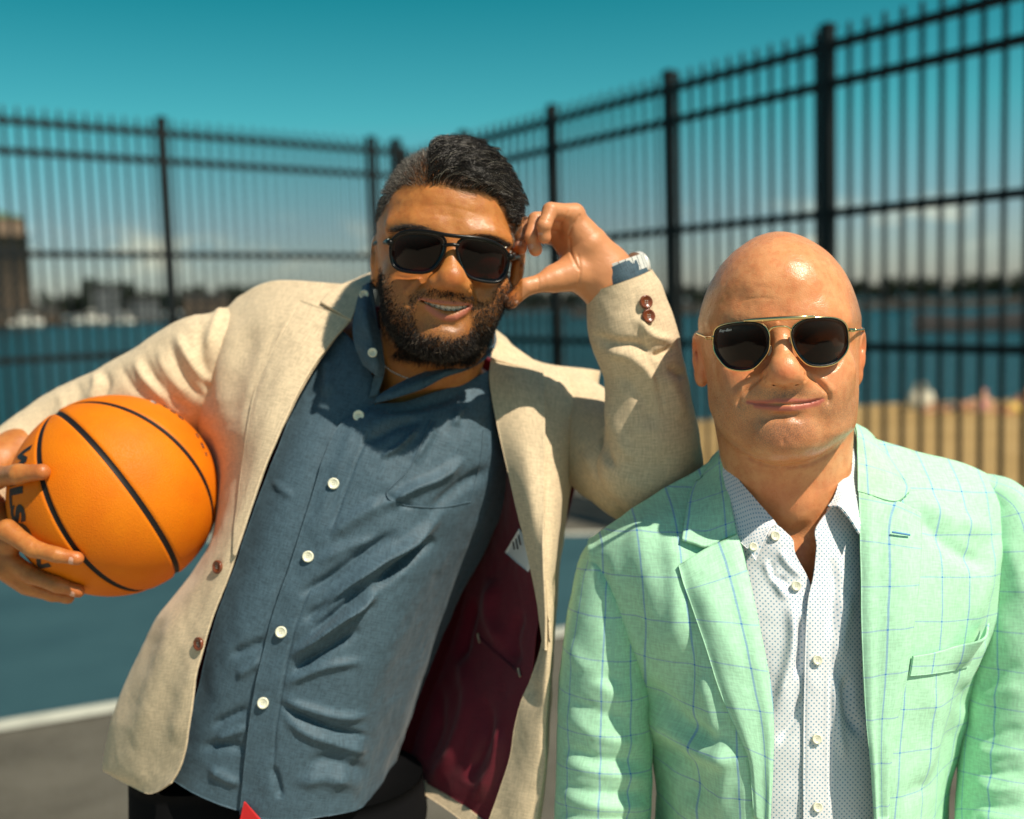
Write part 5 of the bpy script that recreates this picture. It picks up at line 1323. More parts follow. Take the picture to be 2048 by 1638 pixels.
_handR = [
    (e_chain([vm(-75, 985, 1.320), vm(-30, 1020, 1.292), vm(18, 1085, 1.268)], [.0255, .0240, .0150]), .014),
    (e_chain([vm(-75, 1000, 1.322), vm(-35, 1070, 1.300), vm(12, 1135, 1.285)], [.0245, .0220, .0140]), .014),
    (e_chain([vm(-75, 985, 1.315), vm(-45, 965, 1.285), OB(-8, 955, .0125)], [.0250, .0200, .0130]), .012),
    (fing([OB(-12, 956, .0130), OB(38, 948, .0105), OB(84, 944, .0080)], [.0132, .0112, .0086]), .006),
    (fing([OB(14, 1060, .0120), OB(66, 1097, .0100), OB(115, 1110, .0085), OB(154, 1117, .0072)], [.0122, .0098, .0086, .0074]), .005),
    (fing([OB(10, 1115, .0125), OB(62, 1150, .0102), OB(115, 1170, .0085), OB(156, 1182, .0070)], [.0122, .0100, .0088, .0074]), .005),
    (fing([OB(10, 1140, .0125), OB(58, 1172, .0102), OB(105, 1189, .0080), OB(136, 1195, .0060)], [.0118, .0096, .0084, .0070]), .005),
    (e_chain([vm(6, 1140, 1.320), vm(50, 1175, 1.322), vm(88, 1186, 1.325), vm(112, 1192, 1.33)], [.0110, .0086, .0074, .0064]), .005)]
def _bound(fs):
    c = np.mean([f.c for f in fs], 0); g = lambda p: p; g.c = c; g.R = max(np.linalg.norm(f.c - c) + f.R for f in fs); return g
_armb = {_foreL: _bound([_foreL] + [f for f, k in _handL]), _foreR: _bound([_foreR] + [f for f, k in _handR])}
def sdf_man(p):
    d = head_base(lambda x: base_m(x @ RM), p)
    for f in _msock: d = ss(d, p, f, .016)
    for f, k in _madds: d = su(d, p, f, k)
    for f in _mlids: d = su(d, p, f, .008)
    d = su(d, p, _mul, .004); d = su(d, p, _mll, .004)
    d = ss(d, p, _mopen, .0018)
    for f in _mnos: d = ss(d, p, f, .003)
    for f in _mears: d = su(d, p, f, .006)
    n = _mneck(p)
    for f in _mscm: n = su(n, p, f, .016)
    for f, k in _mtors: n = su(n, p, f, k, .10)
    d = smin(d, n, .016)
    for fore, parts in ((_foreL, _handL), (_foreR, _handR)):
        m = near(p, _armb[fore], 0, .10)
        if not m.any(): continue
        pm = p[m]; h = fore(pm)
        for f, k in parts: h = su(h, pm, f, k)
        d[m] = np.minimum(d[m], h)
    return d
xs = axis_grid([(-.66, -.425, .0021), (-.425, -.10, .009), (-.10, .19, .00140), (.19, .34, .009)])
ys = axis_grid([(-.165, -.145, .004), (-.145, .0, .0015), (.0, .085, .0023), (.085, .27, .008)])
zs = axis_grid([(-.68, -.425, .009), (-.425, -.225, .0021), (-.225, -.125, .004), (-.125, .125, .00140)])
vM, fM = surface_nets(sdf_man, xs, ys, zs)
S = Sculpt(vM, fM, HM.tf); S.prep()
for poly, w_, a_ in [
    ([(560, 965), (505, 1000), (455, 1050), (438, 1105), (455, 1160)], 17, -.0018), ([(820, 1005), (858, 1050), (874, 1100), (868, 1150)], 16, -.0018), ([(520, 960), (450, 1010), (405, 1075)], 26, .0014), ([(860, 1000), (910, 1060), (920, 1120)], 24, .0014),
    ([(695, 1048), (690, 1100)], 13, -.0012), ([(560, 1270), (650, 1262), (760, 1275)], 24, -.0018), ([(470, 520), (640, 505), (800, 540), (930, 580)], 10, -.00025), ([(450, 580), (640, 565), (820, 600)], 10, -.0002),
    ([(340, 950), (430, 965), (540, 945)], 10, -.0009), ([(860, 1000), (950, 1010), (1040, 985)], 10, -.0009), ([(558, 985), (552, 1010), (572, 1036)], 8, -.0013), ([(826, 1000), (832, 1028), (812, 1050)], 8, -.0013)]:
    S.push(S.w(poly, w_), a_)
# creases of the hands
S.prep()
HZ = lambda pts: [((980 + x / 6.3 - 680) * 3.15, (380 + y / 6.3 - 250) * 3.15) for x, y in pts]
BZ = lambda pts: [((x / 5.12 - 680) * 3.15, (900 + y / 5.12 - 250) * 3.15) for x, y in pts]
for poly, w_, a_ in [(HZ([(1130, 320), (1050, 430), (990, 560)]), 6, -.0012), (HZ([(990, 270), (930, 380), (880, 450)]), 5, -.0010), (HZ([(1000, 620), (1020, 800), (1120, 1000)]), 8, -.0014), (HZ([(1110, 820), (1140, 1000), (1110, 1200)]), 6, -.0010), (HZ([(600, 1080), (620, 1180), (600, 1260)]), 4, -.0006), (HZ([(640, 370), (760, 390)]), 4, -.0005),
                     (BZ([(330, 960), (370, 1050)]), 5, -.0007), (BZ([(580, 1030), (600, 1110)]), 4, -.0005), (BZ([(300, 1240), (340, 1330)]), 5, -.0007), (BZ([(110, 190), (130, 360)]), 5, -.0006), (BZ([(90, 190), (100, 360)]), 4, -.0004)]:
    S.push(S.w(poly, w_, False), a_)
S.v = S.v + S.n * (0.0003 * vnoise(S.v, .011, 12) * S.face)[:, None]
S.prep()
q_ = S.v
locm = q_ @ RM / km
headm = ((np.abs(q_[:, 0]) < .105) & (q_[:, 2] > -.16)).astype(float) * (HM.tf(q_)[:, 0] < 1150)
lipm = np.clip(S.w([(500, 1096), (580, 1107), (650, 1118), (700, 1123), (760, 1126), (822, 1135)], 12, False, 4) + S.w([(552, 1146), (600, 1186), (660, 1214), (720, 1216), (775, 1186), (816, 1148)], 20, False, 4), 0, 1) * headm
stub = np.clip(S.dot((670, 1070), 190, 40) * .6 + S.dot((650, 1330), 330, 160) * .7 + S.dot((310, 1190), 110, 170) * .75 + S.dot((1000, 1190), 110, 170) * .75, 0, 1) * headm
hlm = np.array([(150, 700), (240, 610), (300, 510), (350, 430), (410, 396), (530, 393), (630, 388), (730, 410), (830, 428), (900, 440), (975, 475), (1030, 555), (1065, 650), (1090, 770)])
sc_ = np.clip((np.interp(S.px[:, 0], hlm[:, 0], hlm[:, 1]) - S.px[:, 1]) / 30, 0, 1)
sc_ = np.maximum(sc_, np.clip((q_[:, 1] - .008) / .01, 0, 1) * (locm[:, 2] > -120)) * headm * (np.linalg.norm(q_, axis=1) > .06)
def _bl(poly, w): return np.exp(-(dist_polyline(S.px, np.asarray(poly, float))[0] / w) ** 4)
jaw_ = np.maximum(_bl([(262, 1060), (285, 1120), (325, 1205), (385, 1290), (470, 1365), (560, 1410), (660, 1425), (760, 1405), (850, 1345), (930, 1265), (990, 1175), (1025, 1100)], 64), np.maximum(_bl([(452, 1140), (462, 1090), (520, 1062), (600, 1058), (680, 1072), (760, 1084), (830, 1100), (868, 1140)], 22) * .7, _bl([(868, 1150), (885, 1230), (870, 1320)], 40) * .8))
stub = np.maximum(np.maximum(stub, jaw_ * .9 * headm), sc_)
fingertips = np.zeros(len(q_))
for tip in [FV(1089, 474, 1.184), FV(1071, 499, 1.198), FV(1041, 496, 1.214), FV(1022, 603, 1.196), OB(84, 944, .008), OB(154, 1117, .007), OB(156, 1182, .007)]: fingertips += np.exp(-(((q_ - tip) / .014) ** 2).sum(1))
red = np.clip(S.dot((700, 980), 90, 60) * .6 * headm + S.dot((430, 990), 110, 80) * .35 * headm + fingertips * .8 + (1 - headm) * (q_[:, 2] > -.12) * (q_[:, 0] > .05) * .15, 0, 1)
M_SKINM = skin_material('tan_skin', (0.52, 0.200, 0.050, 1), (0.43, 0.150, 0.032, 1), (0.42, 0.125, 0.075, 1), (0.030, 0.019, 0.012, 1), .97, .38)
base_M = W(V(640, 1300, 1.37)); base_M[2] = 0.0
man_m = empty('person', base_M)
tag(man_m, 'bearded man in a cream blazer and blue shirt, hand raised, holding a basketball', 'person')
body_m = make_mesh('body', W(HM.to_view(S.v)), fM, M_SKINM, man_m, attrs=dict(lip=lipm, stubble=stub, red=red, palm=((q_[:, 0] > .062) & (q_[:, 2] > -.125) & (headm < .5)) * 1.0))
S_man = S
# teeth
M_TEETH = simple('teeth_enamel', (0.90, 0.84, 0.72), .25, spec=.5)
M_MOUTH = simple('mouth_inside', (0.05, 0.012, 0.010), .6)
for i in range(8):
    t_ = i / 7; cx = 548 + 235 * t_; cy = np.interp(t_, [0, .25, .5, .75, 1], [1118, 1140, 1152, 1154, 1147]); w_ = (.0026 + .0016 * math.sin(math.pi * t_)); y_ = -.0840 - .0045 * math.sin(math.pi * t_)
    c_ = HM.to_view(m_(cx, cy - 6, y_)); bm = bmesh.new(); bmesh.ops.create_cube(bm, size=1.0); bmesh.ops.bevel(bm, geom=bm.edges[:], offset=.22, segments=2, affect='EDGES')
    v = np.array([x.co[:] for x in bm.verts]); f = [tuple(x.index for x in fc.verts) for fc in bm.faces]; bm.verts.index_update(); f = [tuple(x.index for x in fc.verts) for fc in bm.faces]; bm.free()
    make_mesh('tooth', W(c_ + (v * np.array([w_ * 2.1, .004, .0078])) @ rotz(.11).T), f, M_TEETH, man_m)
# finger nails
M_NAIL = simple('finger_nail', (0.62, 0.33, 0.23), .25, spec=.5)
def nail(tip, back, nrm, w, l, name='finger_nail'):
    tip, back, nrm = map(lambda a: np.asarray(a, float), (tip, back, nrm)); T = tip - back; T /= np.linalg.norm(T); N = nrm - T * (nrm @ T); N /= np.linalg.norm(N); B = np.cross(T, N)
    rows = []
    for s_ in np.linspace(-.5, .5, 7):
        ww = w * (1 - .35 * max(0, s_ * 2) ** 3 - .15 * max(0, -s_ * 2) ** 3)
        rows.append([tip + T * (s_ * l - l * .30) + B * ww * math.sin(a) + N * (ww * 1.05 * math.cos(a)) for a in np.linspace(-.85, .85, 9)])
    G = np.array(rows); V2 = np.vstack([G.reshape(-1, 3), (G - N * .0012).reshape(-1, 3)]); f = list(map(tuple, grid_faces(7, 9))) ; f += [tuple(i + 63 for i in q[::-1]) for q in f]
    make_mesh(name, W(V2), f, M_NAIL, man_m)
hv = HM.to_view
for tip, back, r_n in [(OB(84, 944, .008), OB(38, 948, .0105), .0086), (OB(154, 1117, .0072), OB(115, 1110, .0085), .0074), (OB(156, 1182, .007), OB(115, 1170, .0085), .0074)]:
    out = hv(tip) - BALL_C; out /= np.linalg.norm(out); nail(hv(tip), hv(back), out + np.array([0, -.25, -.2 if r_n < .008 else .15]), r_n * .99, .0125 if r_n < .008 else .0155)
for tip, back, nr, r_n in [(FV(1089, 474, 1.184), FV(1088, 452, 1.180), (-.85, -.45, 0), .0070), (FV(1071, 499, 1.198), FV(1063, 474, 1.196), (-.8, -.5, 0), .0071), (FV(1041, 496, 1.214), FV(1042, 477, 1.214), (-.6, -.8, 0), .0072), (FV(1022, 603, 1.196), FV(1052, 574, 1.196), (.35, -.8, -.5), .0078)]:
    nail(hv(tip), hv(back), nr, r_n * .99, .0115)
# ================================================================== HAIR, BEARD, SUNGLASSES OF THE MAN WITH THE BALL
def hair_material(name, dark, grey, grey_share, rough=.34):
    t = NT(name); hi = t.n('ShaderNodeHairInfo')
    c = t.ramp(hi.outputs['Random'], [(0.0, dark), (max(.01, 1 - grey_share - .05), tuple(x * 1.5 for x in dark[:3])), (1 - grey_share + .03, grey), (1.0, tuple(min(1, x * 1.25) for x in grey[:3]))])
    t.set(color=c, rough=rough, spec=.32); return t.m
def strands(name, P, r0, r1, mat, parent, base):
    """P (n,k,3) view space -> one curves object"""
    n, k = P.shape[:2]; hc = bpy.data.hair_curves.new(name); hc.add_curves([k] * n)
    co = (W(P.reshape(-1, 3)) - base).astype(np.float32); hc.points.foreach_set('position', co.ravel())
    rad = np.tile(np.linspace(1, 0, k), n) * (r0 - r1) + r1
    at = hc.attributes.get('radius') or hc.attributes.new('radius', 'FLOAT', 'POINT'); at.data.foreach_set('value', rad.astype(np.float32))
    o = bpy.data.objects.new(name, hc); COL.objects.link(o); o.parent = parent; hc.materials.append(mat); return o
M_HAIR = hair_material('black_brown_hair', (0.012, 0.009, 0.007, 1), (0.26, 0.23, 0.18, 1), .05, .24)
M_HAIRS = hair_material('grey_side_hair', (0.020, 0.015, 0.012, 1), (0.30, 0.27, 0.23, 1), .26, .45)
M_BEARD = hair_material('dark_beard_hair', (0.008, 0.005, 0.0035, 1), (0.16, 0.12, 0.085, 1), .07, .5)
rh = np.random.default_rng(21)
Sv, Sn = S_man.v, S_man.n; loc = Sv @ RM / km; cpx = HM.tf(Sv)          # head axis coordinates in px, crop pixels
is_head = (np.abs(Sv[:, 0]) < .105) & (Sv[:, 2] > -.17) & (cpx[:, 0] < 1165)
hl = np.array([(200, 640), (240, 600), (300, 500), (350, 420), (410, 388), (530, 385), (630, 380), (730, 403), (830, 420), (900, 430), (975, 465), (1030, 545), (1065, 640), (1090, 760)])
front_face = -Sn[:, 1] > .15
above = cpx[:, 1] < np.interp(cpx[:, 0], hl[:, 0], hl[:, 1])
ear_d = np.minimum(np.linalg.norm(Sv - m_(215, 845, .012), axis=1), np.linalg.norm(Sv - m_(1135, 905, .012), axis=1))
nape = loc[:, 2] > -330
scalp = is_head & (above | ((loc[:, 2] > -120) & (Sv[:, 1] > .012)) | ((Sv[:, 1] > .045) & nape)) & (ear_d > .026) & (np.linalg.norm(Sv, axis=1) > .06)
# the part: short clipped sides, long top combed over to the right of the picture
lx, lz = loc[:, 0], loc[:, 2]
top = scalp & (lz > 330) & (lx > -170 - (lz - 330) * .05) & (Sv[:, 1] < .085) & ((lx < 330) | (lz > 300))
topR = scalp & (lx > 180) & (lz > 210) & (Sv[:, 1] < .08)
longm = top | topR
side = scalp & ~longm
def skull(p): return base_m(p @ RM)
def grow(idx, n, length, k, sweep, lift, curl, step_dir):
    i = rh.choice(idx, n); P0 = Sv[i] + rh.normal(0, .0006, (n, 3)); N = Sn[i]; L = length(i) * rh.uniform(.75, 1.12, n)
    P = np.empty((n, k, 3)); P[:, 0] = P0 - N * .0008; D = step_dir(i, N); D /= np.linalg.norm(D, axis=1, keepdims=True); st = (L / (k - 1))[:, None]
    cr = rh.normal(0, 1, (n, 3))
    for j in range(1, k):
        D = D + sweep(i, j / k) * .55 + cr * curl; D /= np.linalg.norm(D, axis=1, keepdims=True); q = P[:, j - 1] + D * st
        h = skull(q); need = np.maximum(0, lift(i, j / k) - h); q = q + N * need[:, None]; P[:, j] = q
    return P
ti = np.nonzero(longm)[0]
clump = vnoise(Sv, .010, 77, 2)
def d_top(i, N):
    fr = np.clip((-Sv[i, 1] + .02) / .08, 0, 1)[:, None]; return N * 1.0 + np.array([.35, .15, .35]) + fr * np.array([.15, .10, .55])
def s_top(i, t_): 
    w = .35 + 1.0 * t_; o = np.array([.72, .45, .0]) * w + np.array([0, 0, -1.0]) * (.12 + .95 * t_ * t_); r_ = clump[i][:, None] * np.array([.10, .25, .22]); return o + r_
def l_top(i, t_): return (.003 + .010 * math.sin(math.pi * min(1, .15 + t_ * .75)) * np.clip((260 - lx[i]) / 420, .12, 1) * np.clip((lz[i] - 250) / 260, .25, 1.1)) * (1 + .25 * clump[i])
Pt = grow(ti, 11000, lambda i: np.where(topR[i] & ~top[i], .009, .040 - .022 * np.clip(lx[i] / 260, 0, 1)), 9, s_top, l_top, .05, d_top)
ld = rh.choice(len(Pt), 420, replace=False)          # locks: strands lean towards a leader
own = np.empty(len(Pt), int)
for a in range(0, len(Pt), 2000): own[a:a + 2000] = np.argmin(((Pt[a:a + 2000, None, 0] - Pt[None, ld, 0]) ** 2).sum(-1), 1)
Lp_ = Pt[ld][own]; tt_ = np.linspace(0, 1, Pt.shape[1])[None, :, None] * .78
Pt = Pt * (1 - tt_) + (Lp_ + (Pt[:, :1] - Lp_[:, :1]) * .25) * tt_
si = np.nonzero(side)[0]
Ps = grow(si, 14000, lambda i: .0025 + .0065 * np.clip((lz[i] - 60) / 320, 0, 1), 4, lambda i, t_: np.array([0, .15, -.35]), lambda i, t_: np.zeros(len(i)), .10, lambda i, N: N * .8 + np.array([0, .25, -.6]) + (lz[i] > 300)[:, None] * np.array([.3, 0, .5]))
hair = strands('hair', HM.to_view(Pt), .00016, .00005, M_HAIR, man_m, base_M); tag(hair, 'dark glossy hair combed over from a side parting')
strands('side_hair', HM.to_view(Ps), .00016, .00004, M_HAIRS, man_m, base_M)
# beard and moustache
def near_line(poly, w): d, t_, s_ = dist_polyline(cpx, np.asarray(poly, float)); return np.exp(-(d / w) ** 4)
jaw = near_line([(238, 960), (250, 1020), (275, 1110), (320, 1205), (385, 1290), (470, 1365), (560, 1410), (660, 1425), (760, 1405), (850, 1345), (930, 1265), (990, 1175), (1030, 1095), (1052, 1010), (1060, 950)], 70)
jaw = np.maximum(jaw, near_line([(380, 1180), (430, 1280), (520, 1350), (660, 1385), (780, 1360), (880, 1270), (930, 1170)], 62))
must = near_line([(452, 1140), (462, 1090), (520, 1062), (600, 1058), (680, 1072), (760, 1084), (830, 1100), (868, 1140)], 25)
sidecol = np.maximum(near_line([(455, 1140), (450, 1220)], 28) * .7, near_line([(868, 1140), (885, 1230), (870, 1320)], 42))
under = ((Sn[:, 2] < -.25) & (lz < -440) & (lz > -700) & (Sv[:, 1] < .02) & (cpx[:, 1] > 1250) & (cpx[:, 1] < 1500)).astype(float) * .9
bare = np.clip(near_line([(500, 1190), (530, 1270), (640, 1285), (760, 1285), (810, 1240)], 36) + near_line([(560, 1150), (670, 1200), (780, 1150)], 40), 0, 1)
dens = np.clip(np.clip(jaw + sidecol + under - bare * 1.1, 0, 1) + must * 1.0, 0, 1) * is_head * (front_face | (Sn[:, 2] < -.2) | (np.abs(lx) > 330))
dens *= np.clip((cpx[:, 1] - 850) / 170, 0, 1) ** 1.5 * (ear_d > .022)
# vertices are unevenly spread over the surface: weight by area
area = np.zeros(len(Sv)); fa = S_man.f; fv = Sv[fa]; ar = np.linalg.norm(np.cross(fv[:, 2] - fv[:, 0], fv[:, 3] - fv[:, 1]), axis=1) / 2
for k_ in range(4): np.add.at(area, fa[:, k_], ar / 4)
pw = dens * area; pw /= pw.sum(); pool = rh.choice(len(Sv), 60000, p=pw)
def blen(i): return (.0044 + .0066 * np.clip((-lz[i] - 380) / 200, 0, 1) ** 1.3) * np.where(must[i] > .5, .75, 1)
Pb = grow(pool, 34000, blen, 5, lambda i, t_: np.stack([np.clip(lx[i] / 900, -.3, .3) * .4, np.full(len(i), -.05), np.full(len(i), -.35)], 1), lambda i, t_: np.zeros(len(i)) - 1, .28, lambda i, N: N * .68 + np.array([0, -.1, -.80]))
bd = strands('beard', HM.to_view(Pb), .00020, .00007, M_BEARD, man_m, base_M); tag(bd, 'short dark full beard and moustache')
# brows
bp = np.concatenate([np.nonzero(near_line([(350, 668), (450, 640), (590, 668)], 14) * is_head * front_face > .5)[0], np.nonzero(near_line([(810, 705), (930, 705), (1035, 760)], 14) * is_head * front_face > .5)[0]])
Pw = grow(bp, 1100, lambda i: np.full(len(i), .008), 4, lambda i, t_: np.stack([np.sign(lx[i] - 30) * .8, np.zeros(len(i)), np.full(len(i), -.1)], 1), lambda i, t_: np.zeros(len(i)), .06, lambda i, N: N * .4 + np.stack([np.sign(lx[i] - 30) * .5, np.zeros(len(i)), np.full(len(i), .35)], 1))
strands('eyebrow', HM.to_view(Pw), .00012, .00004, M_BEARD, man_m, base_M)
# ---- sunglasses
G6 = lambda pts: np.array([(760 + x / 6.83, 440 + y / 6.83) for x, y in pts])
M_LENSM = lens_material('brown_lens', (0.17, 0.055, 0.013), .5)
sg_m = empty('sunglasses', W(HM.to_view(m_(700, 800, -.09)))); tag(sg_m, 'thick black flat-top sunglasses with brown lenses on the bearded man', 'sunglasses')
gm0 = 760 + 980 / 6.83
def dep_m(q): return HM.to_view(m_((q[0] - 680) * 3.15, (q[1] - 250) * 3.15, -.1060 + .026 * (abs(q[0] - gm0) / 135) ** 2 + .004 * (q[1] - 510) / 100))[1]
LOm = G6([(150, 400), (170, 290), (260, 205), (440, 168), (700, 190), (840, 235), (885, 310), (872, 420), (830, 530), (740, 650), (620, 708), (450, 710), (285, 680), (195, 620), (160, 520)])
ROm = G6([(1060, 360), (1095, 295), (1200, 258), (1400, 280), (1600, 345), (1715, 430), (1748, 530), (1738, 650), (1690, 775), (1590, 838), (1450, 835), (1285, 798), (1175, 730), (1105, 600), (1065, 460)])
for O_ in (LOm, ROm):
    ln, O2 = lens_solid(O_, dep_m, sg_m, M_LENSM); c_ = O2.mean(0)
    rim = [V(*(c_ + (q - c_) * 1.03), dep_m(q) - .0002) for q in O2]; view_tube('rim', rim, .0015, M_BLACKP, sg_m, closed=True)
def gq(x, y, dd=0.0):
    q = (760 + x / 6.83, 440 + y / 6.83); return V(q[0], q[1], dep_m(q) + dd)
view_tube('brow_bar', [gq(215, 215, 0), gq(330, 160, -.001), gq(520, 146, -.0015), gq(720, 168, -.002), gq(900, 202, -.0025), gq(1100, 226, -.002), gq(1320, 246, -.0015), gq(1520, 290, -.001), gq(1680, 370, 0)], [.0015, .0019, .0021, .0021, .0021, .0021, .0021, .0019, .0015], M_BLACKP, sg_m, 80, 10)
view_tube('bridge', [gq(868, 350), gq(930, 338, -.001), gq(1000, 336, -.001), gq(1078, 352)], .0020, M_BLACKP, sg_m, 20)
for pts in ([gq(165, 330), gq(120, 300, .001), HM.to_view(m_(278, 740, -.035)), HM.to_view(m_(225, 745, .0)), HM.to_view(m_(215, 770, .03))], [gq(1745, 480), gq(1810, 510, .001), HM.to_view(m_(1115, 830, -.040)), HM.to_view(m_(1128, 845, 0)), HM.to_view(m_(1125, 870, .03))]):
    view_tube('temple', pts, [.0030, .0034, .0028, .0024, .0024], M_BLACKP, sg_m, 40, 10)
M_STUD = simple('steel_stud', (0.85, 0.82, 0.75), .12, metal=1.0)
for x, y in ((112, 262), (1785, 430), (1725, 372)): 
    c_ = gq(x, y, -.0045); v, f = tube_pts(W(np.array([c_, c_ + np.array([0, .003, 0])])), .0010, 8); make_mesh('rivet', v, f, M_STUD, sg_m)
# ================================================================== BASKETBALL
def ball_pt(cx, cy): return (on_ball(cx / 3.41, 760 + cy / 3.41) - BALL_C) / BALL_R
s1 = np.array([ball_pt(*q) for q in [(400, 220), (650, 440), (870, 720), (1050, 1000), (1190, 1200), (1210, 1320)]])
s2 = np.array([ball_pt(*q) for q in [(570, 145), (850, 195), (1080, 310), (1270, 480), (1400, 690)]])
s3 = np.array([ball_pt(*q) for q in [(262, 350), (285, 470), (292, 680), (340, 880), (450, 1090), (600, 1270), (780, 1390), (900, 1440)]])
n1 = np.linalg.svd(s1)[2][-1]
def plane(s): c = s.mean(0); n = np.linalg.svd(s - c)[2][-1]; return n, c @ n
n2, h2 = plane(s2); n3, h3 = plane(s3)
n4 = np.cross(n1, np.array([.25, -.93, .2])); n4 = np.cross(n1, s1[3]); n4 = s1[0] * .93 + np.cross(n1, s1[0]) * .0 - s1[3] * .0
nu_, nv_ = 260, 420
th = np.linspace(0.002, np.pi - .002, nu_); ph = np.linspace(0, 2 * np.pi, nv_, endpoint=False)
TH, PH = np.meshgrid(th, ph, indexing='ij'); D_ = np.stack([np.sin(TH) * np.cos(PH), np.cos(TH), np.sin(TH) * np.sin(PH)], -1).reshape(-1, 3)
def gc(n, h=0.0): return np.abs(np.arcsin(np.clip(D_ @ n - h, -1, 1))) * BALL_R
sd = np.minimum(gc(n1), np.minimum(gc(n2, h2), gc(n3, h3)))
prof = -.0022 * np.exp(-(sd / .0042) ** 4)
P_ = BALL_C + D_ * (BALL_R + prof)[:, None]
F_ = grid_faces(nu_, nv_, close_v=True)
t = NT('orange_composite_leather'); co = t.coord(); vo = t.n('ShaderNodeTexVoronoi'); vo.inputs['Scale'].default_value = 620; t.l(co, vo.inputs['Vector'])
sm = t.range(t.attr('seam'), .0031, .0037, 1.0, 0.0); nz = t.noise(14, 4, .6, co)
c = t.mix(t.range(nz, .3, .7), (0.72, 0.190, 0.002, 1), (0.66, 0.150, 0.002, 1)); c = t.mix(sm, c, (0.012, 0.010, 0.010, 1))
hh = t.math('MULTIPLY', t.range(vo.outputs['Distance'], .15, .6, 1.0, 0.0), t.math('SUBTRACT', 1.0, sm))
t.set(color=c, rough=.55, spec=.20, normal=t.bump(hh, .35, .0007))
M_BALL = t.m
ball = empty('basketball', W(BALL_C - np.array([0, 0, BALL_R]))); tag(ball, 'orange pebbled basketball with black seams held under the arm', 'basketball')
make_mesh('cover', W(P_), F_[:, ::-1], M_BALL, ball, attrs=dict(seam=sd))
M_INK = simple('black_ball_print', (0.010, 0.009, 0.009), .6)
def ball_text(body, px, py, right, size, name):
    """lettering wrapped on the ball; right = picture direction in which the word runs"""
    c = on_ball(px, py) - BALL_C; n = c / np.linalg.norm(c); r = np.array([right[0], 0, -right[1]]); r = r - n * (r @ n); r /= np.linalg.norm(r); u = np.cross(n, r); u = -u if False else np.cross(r, n) * -1
    v, f = text_mesh(body, size, 0, size * .05); bm = bmesh.new(); vs_ = [bm.verts.new(q) for q in v]; [bm.faces.new([vs_[i] for i in q]) for q in f]; bmesh.ops.subdivide_edges(bm, edges=bm.edges[:], cuts=2, use_grid_fill=True); bmesh.ops.triangulate(bm, faces=bm.faces[:]); bm.verts.index_update()
    v = np.array([q.co[:] for q in bm.verts]); f = [tuple(x.index for x in q.verts) for q in bm.faces]; bm.free()
    p = n + (v[:, :1] * r + v[:, 1:2] * u) / BALL_R; p /= np.linalg.norm(p, axis=1, keepdims=True)
    make_mesh(name, W(BALL_C + p * (BALL_R + .0005)), f, M_INK, ball, smooth=False)
ball_text('WILSON', 32, 1022, (.22, 1.0), .044, 'lettering')
M_GREYINK = simple('silver_ball_print', (0.35, 0.33, 0.30), .4)
for k_, (q0, q1, w_) in enumerate([((302, 803), (312, 808), .0016), ((326, 812), (336, 817), .0012), ((341, 821), (350, 827), .0012), ((356, 832), (366, 840), .0013), ((392, 868), (397, 876), .0012), ((402, 886), (407, 897), .0014), ((411, 905), (413, 912), .0010)]):
    c0 = on_ball(*q0, .0002); c1 = on_ball(*q1, .0002); v, f = tube_pts(W(np.array([c0, (c0 + c1) / 2, c1])), w_, 6); make_mesh('small_print', v, f, M_GREYINK if k_ == 0 else M_INK, ball)
# ================================================================== CLOTHES OF THE MAN WITH THE BALL
M_CREAM = fabric('cream_wool_linen', (0.66, 0.520, 0.345), .17, 1500, rough=.85, bump=.32, sheen=.12)
M_BLUE = fabric('blue_chambray', (0.056, 0.098, 0.130), .28, 1900, rough=.62, bump=.20, sheen=.10, spec=.35)
t = NT('maroon_satin_lining'); co = t.coord('UV'); nz = t.noise(1.0, 3, .6, t.mapping(co, (40, 900, 1)))
t.set(color=t.mix(t.range(nz, .3, .7), (0.12, 0.006, 0.016, 1), (0.16, 0.008, 0.021, 1)), rough=.46, spec=.3, sheen=.1, normal=t.bump(nz, .12, .0006)); M_LINING = t.m
M_BROWNB = simple('brown_horn_button', (0.17, 0.045, 0.018), .25, var=.3, scale=200, spec=.5)
M_BLACKT = fabric('black_trousers_cloth', (0.006, 0.006, 0.007), .2, 2600, rough=.95, sheen=0.0, spec=.08)
K1 = lambda pts: [(200 + x / 2.73, 540 + y / 2.73) for x, y in pts]
K2 = lambda pts: [(600 + x / 2.73, 700 + y / 2.73) for x, y in pts]
K3 = lambda pts: [(200 + x / 2.179, 1040 + y / 2.179) for x, y in pts]
R3 = lambda pts: [(980 + x / 2.482, 380 + y / 2.482) for x, y in pts]
ZC = lambda x, y, d: (640 + x / 5.12, 560 + y / 5.12, d)
# ---- blue shirt
smL = Cloth([[(640, 640, 1.325), (690, 665, 1.302), (728, 715, 1.287), (762, 790, 1.276)], [(600, 770, 1.29), (640, 800, 1.268), (680, 830, 1.258), (725, 850, 1.256)], [(560, 880, 1.268), (600, 900, 1.248), (640, 915, 1.241), (692, 930, 1.242)],
             [(515, 1000, 1.256), (560, 1010, 1.238), (605, 1020, 1.231), (655, 1030, 1.232)], [(470, 1130, 1.250), (515, 1135, 1.232), (560, 1138, 1.225), (612, 1142, 1.226)], [(425, 1260, 1.248), (470, 1262, 1.229), (515, 1264, 1.222), (570, 1267, 1.223)],
             [(388, 1400, 1.250), (430, 1400, 1.231), (475, 1402, 1.224), (530, 1405, 1.224)], [(355, 1500, 1.256), (400, 1510, 1.237), (450, 1520, 1.228), (512, 1530, 1.228)], [(335, 1555, 1.262), (385, 1585, 1.243), (435, 1608, 1.234), (500, 1630, 1.232)]], 150, 60)
